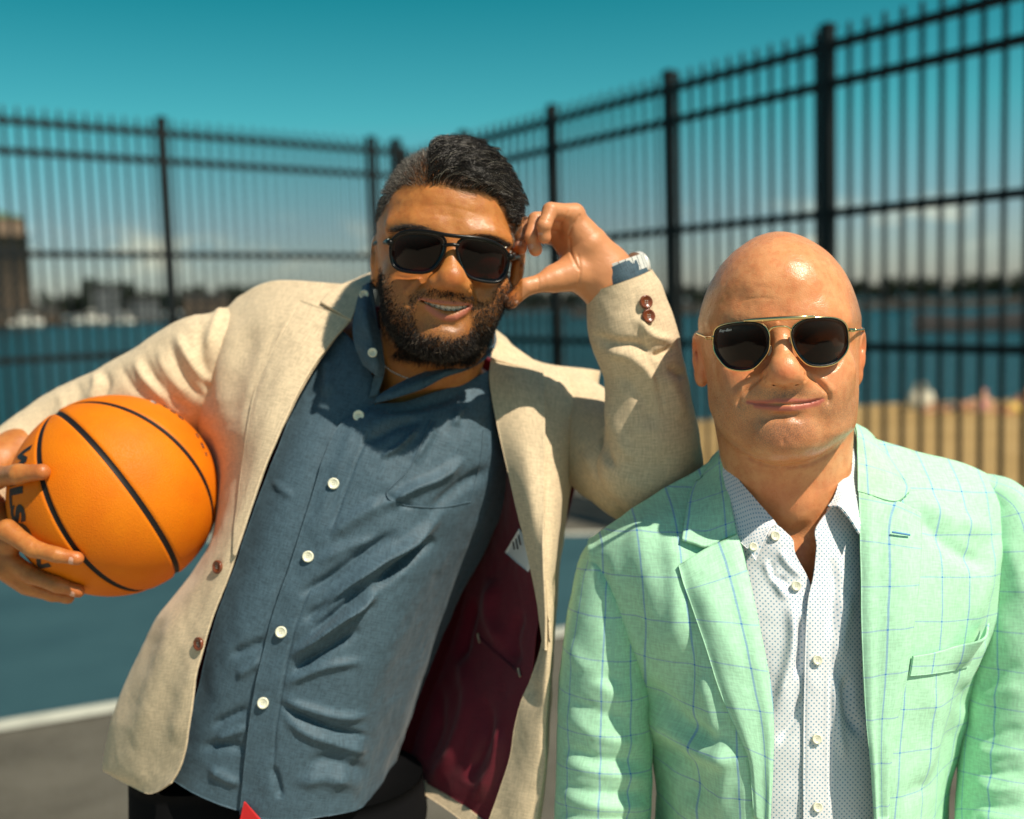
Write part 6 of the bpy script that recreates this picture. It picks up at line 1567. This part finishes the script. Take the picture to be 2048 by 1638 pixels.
smL.displace([(K3([(480, 900), (560, 860), (650, 820)]), 7, -.006), (K3([(500, 960), (580, 930), (650, 900)]), 7, .005), (K3([(560, 590), (640, 560), (730, 520)]), 8, -.006), (K3([(590, 680), (660, 640), (710, 600)]), 8, .005), (K3([(430, 1000), (520, 980), (640, 1000)]), 9, -.005), (K3([(470, 1080), (560, 1130), (620, 1150)]), 9, .005),
              (K1([(1200, 460), (1240, 560), (1230, 700)]), 12, .005), (K1([(940, 1150), (1000, 1200), (1060, 1240)]), 6, .003)], [(.06, .0020, 71), (.02, .0005, 72)])
smR = Cloth([[(756, 806, 1.268), (800, 802, 1.270), (860, 788, 1.282), (920, 770, 1.302), (975, 742, 1.328), (1010, 720, 1.37)], [(683, 844, 1.250), (750, 832, 1.248), (830, 832, 1.254), (910, 832, 1.270), (985, 832, 1.305), (1030, 832, 1.36)],
             [(650, 906, 1.236), (725, 902, 1.232), (810, 905, 1.236), (900, 912, 1.254), (985, 920, 1.30), (1035, 925, 1.37)], [(621, 998, 1.226), (700, 1000, 1.221), (790, 1006, 1.226), (880, 1016, 1.248), (955, 1030, 1.31), (1000, 1040, 1.38)],
             [(581, 1125, 1.218), (660, 1130, 1.212), (745, 1138, 1.217), (830, 1150, 1.245), (895, 1165, 1.32), (930, 1175, 1.39)], [(540, 1246, 1.215), (620, 1255, 1.208), (705, 1265, 1.214), (785, 1280, 1.245), (845, 1295, 1.33), (875, 1300, 1.40)],
             [(507, 1390, 1.216), (590, 1395, 1.209), (675, 1405, 1.216), (745, 1415, 1.25), (800, 1425, 1.33), (825, 1430, 1.40)], [(489, 1522, 1.220), (570, 1530, 1.214), (650, 1535, 1.221), (720, 1535, 1.255), (768, 1530, 1.33), (790, 1530, 1.40)],
             [(478, 1630, 1.226), (560, 1640, 1.222), (640, 1636, 1.228), (710, 1622, 1.258), (755, 1597, 1.33), (778, 1585, 1.40)]], 240, 170)
smR.displace([(K2([(440, 860), (620, 760), (760, 700), (910, 590)]), 13, .0105, 'r'), (K2([(470, 790), (560, 840), (640, 860)]), 5, -.0028), (K2([(60, 1480), (220, 1330), (420, 1170), (600, 1060), (780, 900)]), 13, .0150, 'r'), (K2([(400, 1290), (520, 1200), (640, 1110), (760, 1040)]), 9, -.015), (K2([(40, 1600), (200, 1480), (340, 1380), (440, 1300)]), 11, .011, 'r'), (K2([(60, 1560), (220, 1420), (380, 1280)]), 7, -.007),
              (K2([(150, 1020), (300, 920), (480, 820)]), 13, .006), (K2([(100, 1160), (260, 1080), (420, 1030)]), 9, .004), (K2([(440, 590), (540, 530), (640, 430)]), 5, .006), (K2([(340, 520), (520, 420), (680, 370)]), 12, -.006), (K2([(620, 620), (700, 480), (740, 390)]), 10, .005), (K2([(400, 260), (620, 200), (900, 130)]), 12, .005), (K2([(380, 330), (640, 300), (900, 240)]), 10, -.006), (K2([(840, 420), (860, 350), (890, 360)]), 8, .005), (K2([(700, 900), (860, 760), (1050, 640)]), 13, -.007),
              (K3([(820, 600), (960, 510), (1120, 380), (1210, 310)]), 11, .013, 'r'), (K3([(830, 660), (1000, 560), (1140, 470)]), 8, -.009), (K3([(800, 720), (980, 640), (1160, 610)]), 9, .006), (K3([(780, 800), (880, 860), (1030, 920), (1190, 945)]), 7, -.008), (K3([(790, 780), (900, 820), (1050, 860), (1190, 850)]), 9, .006), (K3([(800, 860), (900, 930), (1040, 980), (1180, 1010)]), 10, .006), (K3([(900, 1060), (1020, 1050), (1180, 1100)]), 12, -.005),
              (K3([(750, 1070), (770, 1130), (790, 1220)]), 7, -.005), (K3([(850, 1150), (1000, 1130), (1150, 1160)]), 14, .005), (K3([(860, 330), (1000, 250), (1150, 140), (1300, 50)]), 9, -.010), (K3([(880, 440), (1020, 350), (1150, 260)]), 9, -.007), (K3([(1000, 1200), (1080, 1080), (1160, 900)]), 14, .004),
              (K1([(1500, 790), (1440, 950), (1380, 1100), (1310, 1290), (1240, 1500)]), 3, -.0018), (K3([(950, 200), (840, 500), (790, 750), (760, 950), (750, 1200)]), 3, -.0018), (K1([(1400, 800), (1340, 980), (1260, 1180), (1160, 1460)]), 12, .0015)], [(.06, .0022, 73), (.018, .0006, 74)])
shirt_m = smL.build('shirt', M_BLUE, man_m, .0011, uv='planar', rot=.3); tag(shirt_m, 'blue chambray shirt pulled into diagonal folds')
sub(smR.build('placket', M_BLUE, man_m, .0013, uv='planar', rot=.3), shirt_m)
# chest pocket outline and seams
for pts in (K2([(720, 375), (600, 640), (470, 790), (580, 850)]), K2([(1000, 440), (985, 600), (930, 830)]), K2([(580, 850), (760, 860), (930, 830)])):
    q = drape([[p for p in arc(np.array(pts), 14)]], smR, .0008)[0]; sub(stitch_line('pocket_seam', VV(q), M_BLUE, man_m, .0007, 40), shirt_m)
mcl = Cloth([[ZC(505, 20, 1.318), ZC(470, 30, 1.318), ZC(430, 60, 1.322)], [ZC(520, 190, 1.286), ZC(460, 200, 1.277), ZC(385, 200, 1.285)], [ZC(572, 420, 1.270), ZC(470, 400, 1.258), ZC(335, 400, 1.268)], [ZC(640, 710, 1.264), ZC(530, 680, 1.251), ZC(335, 570, 1.262)],
             [ZC(665, 870, 1.262), ZC(560, 850, 1.249), ZC(370, 730, 1.259)], [ZC(652, 985, 1.264), ZC(570, 970, 1.252), ZC(440, 870, 1.259)]], 60, 40)
mcl.displace((), [(.03, .0015, 75)]); sub(mcl.build('shirt_collar', M_BLUE, man_m, .0022), shirt_m)
mbl = Cloth([[ZC(520, 60, 1.312), ZC(500, 80, 1.315)], [ZC(600, 480, 1.284), ZC(520, 520, 1.284)], [ZC(660, 850, 1.272), ZC(560, 900, 1.272)], [ZC(650, 990, 1.271), ZC(540, 1030, 1.270)], [ZC(588, 1180, 1.270), ZC(500, 1200, 1.268)]], 50, 12); sub(mbl.build('collar_band', M_BLUE, man_m, .0015), shirt_m)
mcr = Cloth([[ZC(585, 1190, 1.262), ZC(575, 1215, 1.259), ZC(560, 1260, 1.258)], [ZC(700, 1120, 1.262), ZC(720, 1155, 1.254), ZC(740, 1215, 1.251)], [ZC(1000, 965, 1.270), ZC(1020, 1030, 1.256), ZC(1030, 1120, 1.252)], [ZC(1280, 880, 1.286), ZC(1280, 930, 1.268), ZC(1270, 1000, 1.264)], [ZC(1500, 815, 1.308), ZC(1510, 860, 1.290), ZC(1510, 915, 1.286)], [ZC(1700, 720, 1.330), ZC(1712, 760, 1.314), ZC(1712, 795, 1.310)], [ZC(1785, 630, 1.352), ZC(1790, 660, 1.340), ZC(1785, 700, 1.336)]], 80, 24)
mcr.displace((), [(.04, .0012, 76)]); sub(mcr.build('shirt_collar', M_BLUE, man_m, .0020), shirt_m)
mbk = Cloth([[ZC(505, 30, 1.316), ZC(500, 100, 1.318)], [(800, 545, 1.385), (800, 575, 1.388)], [(900, 580, 1.395), (900, 610, 1.398)], [(980, 640, 1.37), (984, 668, 1.372)], [ZC(1785, 640, 1.350), ZC(1780, 700, 1.348)]], 50, 8); sub(mbk.build('collar_band', M_BLUE, man_m, .0015), shirt_m)
for px_, py_, cl_, off_ in [(717, 831, smR, .0022), (667, 967, smR, .0022), (616, 1113, smR, .0022), (562, 1264, smR, .0022), (526, 1406, smR, .0022), (745, 705, mcl, .0022), (728, 589, mcl, .0022)]:
    sub(button('button', px_, py_, cl_.depth_at([(px_, py_)])[0] - off_, .0125 if py_ > 720 else .0108, M_PEARL, man_m, (.05, .10), 4, M_HOLE), shirt_m)
# ---- cream blazer
jmL = Cloth([[(520, 590, 1.45), (474, 596, 1.41), (545, 562, 1.388), (640, 566, 1.36), (738, 572, 1.342)], [(470, 650, 1.45), (425, 655, 1.405), (510, 640, 1.345), (610, 640, 1.312), (690, 645, 1.303)], [(450, 740, 1.45), (403, 740, 1.395), (480, 740, 1.318), (560, 745, 1.278), (622, 745, 1.270)],
             [(440, 830, 1.46), (390, 832, 1.405), (465, 835, 1.300), (525, 840, 1.256), (572, 835, 1.244)], [(450, 930, 1.46), (415, 925, 1.405), (470, 930, 1.288), (506, 935, 1.243), (530, 932, 1.230)], [(460, 1050, 1.45), (430, 1050, 1.36), (440, 1055, 1.270), (463, 1055, 1.231), (487, 1053, 1.219)],
             [(430, 1140, 1.44), (390, 1140, 1.35), (402, 1140, 1.262), (432, 1140, 1.225), (460, 1138, 1.213)], [(360, 1240, 1.43), (312, 1235, 1.34), (345, 1240, 1.260), (390, 1240, 1.225), (420, 1240, 1.211)], [(310, 1330, 1.42), (268, 1325, 1.335), (305, 1330, 1.262), (355, 1332, 1.229), (397, 1330, 1.211)],
             [(270, 1430, 1.42), (228, 1428, 1.335), (275, 1435, 1.268), (335, 1440, 1.235), (380, 1440, 1.213)], [(245, 1530, 1.42), (206, 1530, 1.340), (255, 1540, 1.278), (315, 1545, 1.245), (363, 1522, 1.221)], [(248, 1560, 1.42), (215, 1546, 1.342), (262, 1574, 1.284), (300, 1588, 1.254), (340, 1566, 1.227)]], 220, 110)
jmL.displace([(K1([(1000, 250), (900, 480), (820, 700), (790, 900)]), 10, -.003), (K1([(760, 250), (700, 450), (650, 650), (640, 850)]), 22, .006), (K1([(620, 360), (600, 560), (620, 800)]), 12, -.004), (K1([(860, 300), (800, 450), (740, 640), (720, 900)]), 22, -.004), (K3([(330, 350), (280, 560), (200, 800), (150, 1000)]), 26, .0035), (K3([(260, 420), (180, 650), (100, 900)]), 22, -.003), (K3([(420, 600), (360, 800), (320, 1000)]), 16, .003)], [(.10, .0014, 81), (.03, .0007, 82)])
jmR = Cloth([[(988, 682, 1.372), (1032, 703, 1.386), (1090, 722, 1.402), (1150, 733, 1.417), (1200, 742, 1.432)], [(985, 740, 1.335), (1040, 752, 1.325), (1090, 765, 1.330), (1150, 785, 1.362), (1190, 800, 1.425)], [(1000, 850, 1.300), (1045, 850, 1.285), (1088, 850, 1.285), (1135, 855, 1.315), (1160, 860, 1.39)],
             [(1020, 930, 1.285), (1055, 930, 1.265), (1087, 930, 1.262), (1125, 935, 1.29), (1148, 940, 1.37)], [(1040, 1020, 1.272), (1064, 1020, 1.250), (1088, 1020, 1.245), (1115, 1025, 1.27), (1133, 1030, 1.36)], [(1058, 1110, 1.258), (1075, 1110, 1.238), (1092, 1110, 1.232), (1112, 1110, 1.255), (1125, 1110, 1.35)],
             [(1071, 1190, 1.248), (1084, 1190, 1.230), (1097, 1190, 1.226), (1109, 1190, 1.25), (1117, 1190, 1.34)], [(1076, 1270, 1.244), (1088, 1270, 1.228), (1098, 1270, 1.222), (1106, 1270, 1.24), (1111, 1270, 1.34)], [(1055, 1350, 1.245), (1078, 1358, 1.228), (1094, 1360, 1.222), (1101, 1362, 1.24), (1104, 1364, 1.34)],
             [(1028, 1450, 1.250), (1062, 1457, 1.230), (1087, 1462, 1.224), (1096, 1465, 1.24), (1099, 1470, 1.34)], [(1016, 1530, 1.254), (1050, 1542, 1.234), (1078, 1550, 1.228), (1090, 1555, 1.24), (1092, 1560, 1.34)], [(975, 1650, 1.26), (1025, 1655, 1.240), (1058, 1660, 1.234), (1072, 1664, 1.245), (1078, 1668, 1.34)]], 220, 90)
jmR.displace([(K2([(1330, 500), (1325, 800), (1310, 1100)]), 5, -.003), (K2([(1200, 500), (1250, 800), (1290, 1050)]), 14, .003), (K3([(1960, 420), (1900, 560), (1870, 700), (1900, 840)]), 14, -.006)], [(.08, .0022, 83), (.03, .0006, 84)])
lin = Cloth([[(1000, 885, 1.43), (1006, 885, 1.36), (1014, 885, 1.300)], [(985, 960, 1.43), (1010, 960, 1.36), (1030, 960, 1.288)], [(975, 1040, 1.43), (1012, 1040, 1.35), (1047, 1040, 1.274)], [(945, 1120, 1.43), (1008, 1120, 1.35), (1064, 1120, 1.260)], [(925, 1201, 1.43), (1000, 1205, 1.34), (1076, 1200, 1.252)],
             [(890, 1315, 1.43), (980, 1320, 1.335), (1066, 1325, 1.248)], [(845, 1430, 1.43), (940, 1435, 1.335), (1040, 1445, 1.253)], [(815, 1525, 1.43), (910, 1540, 1.335), (1024, 1525, 1.257)], [(812, 1545, 1.43), (900, 1592, 1.335), (990, 1655, 1.263)]], 160, 90)
lin.displace([(K3([(1560, 560), (1600, 780), (1540, 1000), (1440, 1150)]), 13, .007), (K3([(1480, 700), (1480, 900), (1420, 1060)]), 11, -.006), (K3([(1680, 760), (1680, 950), (1600, 1150)]), 14, -.007), (K3([(1740, 860), (1720, 1050), (1640, 1230)]), 12, .006), (K3([(1720, 250), (1700, 420), (1760, 560)]), 13, .008), (K3([(1640, 330), (1600, 480), (1560, 640)]), 10, -.008), (K3([(1840, 380), (1800, 520), (1820, 640)]), 12, -.007)], [(.06, .0022, 85)])
hem = Cloth([[(808, 1540, 1.425), (868, 1570, 1.37), (930, 1612, 1.308), (992, 1660, 1.260)], [(790, 1552, 1.425), (850, 1590, 1.37), (915, 1635, 1.308), (975, 1690, 1.260)]], 12, 50)
jbk = Cloth([[(515, 640, 1.455), (735, 610, 1.435), (880, 670, 1.45), (1000, 725, 1.45), (1185, 790, 1.445)], [(452, 800, 1.47), (640, 820, 1.495), (850, 850, 1.505), (1040, 880, 1.49), (1168, 900, 1.45)], [(432, 1100, 1.46), (560, 1130, 1.495), (760, 1160, 1.505), (960, 1180, 1.48), (1112, 1150, 1.41)], [(250, 1555, 1.43), (420, 1600, 1.475), (600, 1620, 1.48), (820, 1600, 1.46), (1086, 1565, 1.36)]], 60, 60)
blazer_m = jmL.build('blazer', M_CREAM, man_m, .0026, uv='arc', mat_in=M_LINING); tag(blazer_m, 'cream blazer hanging open over the blue shirt')
sub(jmR.build('front_panel', M_CREAM, man_m, .0026, uv='arc'), blazer_m)
o = sub(lin.build('lining', M_LINING, man_m, .0012, uv='arc'), blazer_m); tag(o, 'shiny maroon lining of the open blazer')
sub(hem.build('hem', M_CREAM, man_m, .0024), blazer_m); sub(jbk.build('back_panel', M_LINING, man_m, .0024, mat_in=M_CREAM), blazer_m)
lpL = Cloth(drape([[(702, 640), (650, 618), (600, 600)], [(652, 698), (610, 676), (568, 658)], [(616, 750), (574, 735), (535, 720)], [(587, 803), (547, 793), (509, 785)], [(557, 868), (524, 860), (494, 853)], [(529, 934), (506, 931), (484, 928)], [(507, 998), (490, 1000), (474, 1004)], [(488, 1054), (478, 1052), (468, 1052)], [(469, 1113), (467.5, 1112), (466, 1111)]], jmL, .005), 120, 40)
lpR = Cloth(drape([[(982, 716), (1035, 730), (1086, 743)], [(979, 765), (1035, 776), (1090, 792)], [(994, 847), (1042, 850), (1089, 856)], [(1012, 927), (1052, 930), (1088, 935)], [(1031, 1011), (1060, 1012), (1087, 1015)], [(1053, 1103), (1070, 1103), (1086, 1105)], [(1072, 1187), (1080, 1187), (1088, 1188)], [(1080, 1240), (1085, 1240), (1090, 1240)], [(1086, 1300), (1088, 1300), (1090, 1300)]], jmR, .007), 120, 40)
lpR.G[..., 1] -= .007 * np.linspace(0, 1, 40)[None, :] ** 2 * np.linspace(1, .1, 120)[:, None]
for L_, b_, sd_ in ((lpL, jmL, 87), (lpR, jmR, 88)):
    L_.displace((), [(.06, .0012, sd_)]); lift_over(L_, [b_], .004); sub(L_.build('lapel', M_CREAM, man_m, .0028), blazer_m)
clM = Cloth(drape([[(702, 640), (672, 622), (640, 603)], [(715, 606), (690, 592), (664, 580)]], jmL, .007).tolist() + [[(736, 570, 1.338), (722, 560, 1.350), (704, 560, 1.364)], [(770, 545, 1.40), (765, 545, 1.415), (755, 552, 1.425)], [(880, 600, 1.425), (880, 603, 1.437), (880, 612, 1.445)], [(975, 650, 1.395), (984, 654, 1.408), (996, 664, 1.418)], [(988, 668, 1.366), (1005, 678, 1.376), (1028, 692, 1.388)]]
            + drape([[(986, 694), (1030, 712), (1078, 728)], [(982, 716), (1035, 732), (1087, 745)]], jmR, .008).tolist(), 130, 26)
lift_over(clM, [jmL, jmR], .004); sub(clM.build('collar', M_CREAM, man_m, .0028), blazer_m)
# sleeves
mslR = Cloth(G=sleeve_grid([(500, 640, 1.425), (462, 690, 1.42), (408, 738, 1.422), (338, 780, 1.432), (240, 822, 1.445), (130, 872, 1.45), (40, 935, 1.42), (-50, 985, 1.36), (-110, 1010, 1.335)], [.030, .058, .070, .067, .061, .058, .055, .049, .042], [.030, .060, .068, .066, .062, .060, .056, .050, .042], 190, 110), closed=True)
mslR.displace([([(445, 604), (428, 650), (412, 700)], 8, .004), ([(404, 632), (400, 690), (412, 760), (430, 800)], 11, -.005), ([(352, 662), (372, 706), (405, 752), (440, 775)], 10, .0055), ([(338, 676), (352, 726), (382, 775), (420, 805)], 8, -.004), ([(316, 694), (330, 738), (372, 790)], 9, .003), ([(290, 705), (300, 745), (345, 800), (390, 825)], 9, -.004), ([(268, 714), (290, 756), (345, 806)], 10, .005), ([(240, 728), (262, 770), (300, 800)], 7, -.003),
               ([(205, 738), (214, 768), (200, 805)], 8, -.0045), ([(188, 742), (192, 772), (176, 805)], 8, .004), ([(150, 762), (158, 795), (140, 822)], 10, -.003), ([(118, 785), (125, 815), (112, 835)], 11, .003)], [(.05, .0016, 91), (.025, .0007, 92)])
mslU = Cloth(G=sleeve_grid([(1100, 790, 1.425), (1135, 825, 1.41), (1190, 880, 1.375), (1250, 925, 1.335), (1305, 955, 1.300), (1345, 972, 1.275)], [.046, .056, .062, .064, .060, .030], [.046, .056, .062, .064, .058, .030], 90, 90), closed=True)
mslU.displace([(R3([(560, 1180), (570, 1280), (610, 1370)]), 7, -.008), (R3([(480, 1280), (520, 1400), (600, 1500)]), 14, .004)], [(.06, .0030, 93)])
mslF = Cloth(G=sleeve_grid([(1237, 561, 1.236), (1252, 606, 1.240), (1265, 662, 1.244), (1287, 738, 1.250), (1298, 815, 1.258), (1302, 885, 1.268), (1299, 940, 1.280), (1293, 985, 1.290), (1288, 1005, 1.300)], [.0385, .0440, .0490, .0465, .0490, .0545, .0590, .045, .012], [.037, .042, .046, .046, .050, .055, .058, .045, .012], 190, 110), closed=True)
mslF.displace([(R3([(500, 720), (620, 760), (740, 770), (830, 830)]), 10, -.006), (R3([(560, 810), (680, 820), (780, 900), (830, 1000)]), 12, .006), (R3([(720, 620), (800, 720), (920, 750)]), 9, .006), (R3([(800, 830), (880, 800), (920, 770)]), 7, -.006), (R3([(600, 900), (700, 960), (780, 1080), (800, 1200)]), 16, -.004), (R3([(860, 900), (920, 1000), (960, 1150)]), 14, .004), (R3([(880, 880), (970, 930)]), 8, -.005),
               (R3([(710, 410), (730, 600), (760, 760), (830, 960), (880, 1200)]), 3.5, -.0022), (R3([(560, 1180), (580, 1300), (620, 1380)]), 8, -.007), (R3([(570, 1050), (640, 1200), (700, 1350)]), 16, .004)], [(.07, .0026, 95), (.025, .0007, 96)])
for sl_ in (mslR, mslU, mslF): sub(sl_.build('sleeve', M_CREAM, man_m, .0024), blazer_m)
# shirt cuff and wrist watch on the raised arm
cuff = Cloth(G=sleeve_grid([(1250, 606, 1.240), (1238, 565, 1.237), (1225, 535, 1.236)], [.0345, .0348, .0352], [.034, .0345, .035], 30, 80), closed=True); cuff.displace((), [(.03, .0016, 97)]); sub(cuff.build('shirt_cuff', M_BLUE, man_m, .0016), shirt_m)
watch = empty('wrist_watch', W(V(1236, 532, 1.236))); tag(watch, 'silver link wrist watch peeking out of the raised cuff', 'watch')
M_STEEL = simple('polished_steel', (0.72, 0.70, 0.64), .25, spec=.9)
wc, wd = V(1234, 540, 1.236), V(1216, 496, 1.234) - V(1238, 562, 1.237); wd /= np.linalg.norm(wd); wx = np.cross(wd, [0, -1.0, 0]); wx /= np.linalg.norm(wx); wy = np.cross(wd, wx)
for k_ in range(26):
    a_ = 2 * math.pi * k_ / 26; rr_ = .0318; c = wc + rr_ * (math.cos(a_) * wx + math.sin(a_) * wy); rd = math.cos(a_) * wx + math.sin(a_) * wy; tg = np.cross(wd, rd)
    v, f = box_pts((0, 0, 0), (.0035, .0080, .0015), np.array([tg, wd, rd])); make_mesh('link', W(v + c), f, M_STEEL, watch, smooth=False)
for sgn in (1,):
    rd = -wx * .55 + wy * .8 if False else (lambda q: q / np.linalg.norm(q))(np.array([.75, .62, .2])); c = wc + rd * .033; v, f = tube_pts(W(np.array([c - rd * .003, c + rd * .004])), .0165, 28); make_mesh('case', v, f, M_STEEL, watch)
# sleeve buttons, front buttons
for px_, py_, cl_, dia_ in [(1292, 604, mslF, .0150), (1297, 632, mslF, .0150)]:
    sub(button('button', px_, py_, cl_.depth_at([(px_, py_)])[0] - .003, dia_, M_BROWNB, man_m, (.35, .1), 4, M_HOLE), blazer_m)
for px_, py_ in [(397, 1288), (435, 1134)]:
    sub(button('button', px_, py_, jmL.depth_at([(px_, py_)])[0] - .004, .0150, M_BROWNB, man_m, (-.75, .1), 4, M_HOLE), blazer_m)
# label and inside pocket on the lining
M_LABEL = simple('white_woven_label', (0.75, 0.75, 0.74), .8)
lb = Cloth(drape([[K2([(1195, 975)])[0], K2([(1250, 1060)])[0], K2([(1290, 1110)])[0]], [K2([(1120, 1105)])[0], K2([(1180, 1160)])[0], K2([(1245, 1212)])[0]]], lin, .003), 10, 10); lift_over(lb, [lin], .0025); sub(lb.build('care_label', M_LABEL, man_m, .0006), blazer_m)
for a_, b_ in (((1193, 1010), (1203, 1065)), ((1178, 1030), (1188, 1085)), ((1163, 1050), (1170, 1090))):
    q = drape([[p for p in arc(np.array(K2([a_, b_])), 6)]], lb, .0012)[0]; sub(stitch_line('label_print', VV(q), M_INK, man_m, .0011, 12), blazer_m)
for off_, r_p in ((0, .0011), (9, .0009)):
    q = drape([[p for p in arc(np.array(K3([(1650, 510 + off_), (1740, 590 + off_), (1830, 668 + off_)])), 12)]], lin, .002)[0]; sub(stitch_line('pocket_welt', VV(q), M_LINING, man_m, r_p, 30), blazer_m)
M_TACK = simple('beige_bar_tack', (0.45, 0.33, 0.22), .8)
for x, y in ((1650, 515), (1826, 665)):
    q = drape([[p for p in arc(np.array(K3([(x - 4, y - 18), (x + 4, y + 18)])), 4)]], lin, .003)[0]; sub(stitch_line('bar_tack', VV(q), M_TACK, man_m, .0016, 8), blazer_m)
# chain, red tag, trousers
def ray_depth(fn, c, px, py, d0, d1, n=160):
    ds = np.linspace(d0, d1, n); pts = HM.from_view(np.array([V(px, py, d) for d in ds])); v = fn(pts); i = np.argmax(v < 0.0); return ds[i] if v[i] < 0 else None
M_SILVER = simple('silver_chain', (0.8, 0.78, 0.75), .18, metal=1.0)
chain = empty('necklace', W(V(795, 745, 1.28))); tag(chain, 'thin silver chain around the bearded man\'s neck', 'necklace')
ck = arc(np.array([(745, 690), (770, 731), (794, 748), (820, 757), (850, 760), (880, 750)]), 46)
for i, q in enumerate(ck):
    d = ray_depth(sdf_man, HM.c, q[0], q[1], 1.20, 1.36)
    if d is None: continue
    v, f = tube_pts(W(np.array([V(q[0] - 1.4, q[1] - .5, d - .0008), V(q[0] + 1.4, q[1] + .5, d - .0008)])), .0009, 6); make_mesh('chain_link', v, f, M_SILVER, chain)
M_RED = simple('red_cloth_tag', (0.55, 0.010, 0.012), .7)
rt = Cloth([[(488, 1604, 1.2195), (490, 1604, 1.2195)], [(480, 1640, 1.222), (524, 1642, 1.221)], [(476, 1680, 1.225), (560, 1680, 1.224)]], 20, 8); sub(rt.build('red_tag', M_RED, man_m, .0012), shirt_m)
hm = W(V(560, 1640, 1.37))
tr_ = legs(man_m, (hm[0] - .085, hm[1], .86), (hm[0] + .085, hm[1], .84), (hm[0] - .16, hm[1] + .05, 0), (hm[0] + .10, hm[1] - .05, 0), .098, M_BLACKT)
wst = Cloth(G=sleeve_grid([(590, 1570, 1.375), (580, 1590, 1.375), (560, 1640, 1.375), (545, 1760, 1.375), (535, 1850, 1.375)], [.132, .150, .160, .165, .15], [.090, .104, .110, .112, .105], 50, 80), closed=True); wst.displace((), [(.06, .003, 99)])
o = wst.build('waistband', M_BLACKT, man_m, .002); sub(o, tr_)
shoe(man_m, (hm[0] - .16, hm[1] + .05, 0)); shoe(man_m, (hm[0] + .10, hm[1] - .05, 0))
# ================================================================== SUNBATHERS ON THE BEACH
def sunbather(px, py, head_rz, skin, hair_c, label, swim, sit=0.0, hat=None):
    p = ground(px, py, Z_WATER + .12); base = p.copy(); root = empty('person', base); tag(root, label, 'person', 'sunbathers on the beach')
    c, s = math.cos(head_rz), math.sin(head_rz); R = np.array([[c, s, 0], [-s, c, 0], [0, 0, 1]])
    up = sit
    ch = [e_chain([(0, 0, .12), (.22, 0, .12 + up * .22), (.42, 0, .15 + up * .42)], [.13, .12, .14]), e_chain([(.44, 0, .18 + up * .45), (.56, 0, .24 + up * .52)], [.05, .05]), e_ell((.66, 0, .24 + up * .56), (.11, .085, .10)),
          e_chain([(0, .09, .11), (-.35, .12, .26), (-.72, .11, .07)], [.085, .065, .045]), e_chain([(0, -.09, .11), (-.38, -.12, .10), (-.80, -.12, .06)], [.085, .062, .042]), e_chain([(.40, .17, .16 + up * .4), (.25, .30, .09), (.48, .36, .06)], [.05, .042, .035]), e_chain([(.40, -.17, .16 + up * .4), (.22, -.28, .09), (.0, -.30, .05)], [.05, .042, .035])]
    def f(q):
        d = ch[0](q)
        for g in ch[1:]: d = smin(d, g(q), .04)
        return d
    v, fc = surface_nets(f, np.linspace(-.95, .9, 75), np.linspace(-.48, .52, 42), np.linspace(-.03, 1.1, 46), newton=0)
    make_mesh('body', v @ R * .62 + base, fc, skin, root)
    def shell(prim, name, mat, off=.012):
        g2 = lambda q: np.maximum(f(q) - off, prim(q)); v2, f2 = surface_nets(g2, np.linspace(-.95, .95, 75), np.linspace(-.4, .4, 36), np.linspace(-.03, 1.2, 50), newton=0); make_mesh(name, v2 @ R * .62 + base, f2, mat, root)
    shell(e_ell((-.02, 0, .12), (.15, .25, .2)), 'swimwear', swim)
    shell(e_ell((.74, 0, .28 + up * .60), (.10, .12, .12)), 'hair' if hat is None else 'hat', hair_c if hat is None else hat, .02)
M_SK1 = simple('tanned_skin', (0.40, 0.18, 0.08), .5); M_SK2 = simple('pale_skin', (0.52, 0.27, 0.15), .5)
M_PINK = simple('pink_cloth', (0.60, 0.20, 0.25), .8); M_SWB = simple('dark_swimwear', (0.02, 0.02, 0.03), .7); M_YEL = simple('yellow_cloth', (0.60, 0.42, 0.08), .8); M_HBR = simple('brown_hair', (0.05, 0.02, 0.01), .6); M_BLOND = simple('light_hair', (0.45, 0.33, 0.18), .6)
sunbather(1900, 826, .2, M_SK1, M_BLOND, 'sunbather lying on the sand furthest left, light hair', M_SWB, .0)
sunbather(1962, 824, 1.1, M_SK2, M_HBR, 'sunbather lying on the sand wearing a pink cap', M_PINK, .35, M_PINK)
sunbather(2026, 828, .6, M_SK1, M_HBR, 'sunbather propped up on the sand at the right edge, dark hair', M_YEL, .5)
bp_ = ground(1842, 822, Z_WATER + .10); bag = empty('beach_bag', bp_); tag(bag, 'pale beach bag on the sand beside the sunbathers', 'bag')
rows = []
for z_, rx_, ry_ in ((0, .16, .09), (.05, .20, .12), (.18, .21, .12), (.30, .19, .09), (.34, .17, .05)): rows.append([(rx_ * math.copysign(abs(math.cos(a)) ** .6, math.cos(a)), ry_ * math.copysign(abs(math.sin(a)) ** .6, math.sin(a)), z_) for a in np.linspace(0, 2 * np.pi, 24, endpoint=False)])
G_ = np.array(rows) + bp_; make_mesh('bag_body', G_.reshape(-1, 3), [tuple(q) for q in grid_faces(5, 24, close_v=True)] + [tuple(range(23, -1, -1)), tuple(range(96, 120))], simple('canvas', (0.62, 0.56, 0.42), .9, var=.1), bag)
for sy in (-.05, .05):
    a = np.linspace(0, np.pi, 14); v, f = tube_pts(np.stack([.10 * np.cos(a), np.full(14, sy), .32 + .16 * np.sin(a)], 1) + bp_, .010, 6); make_mesh('handle', v, f, bpy.data.materials['canvas'], bag)
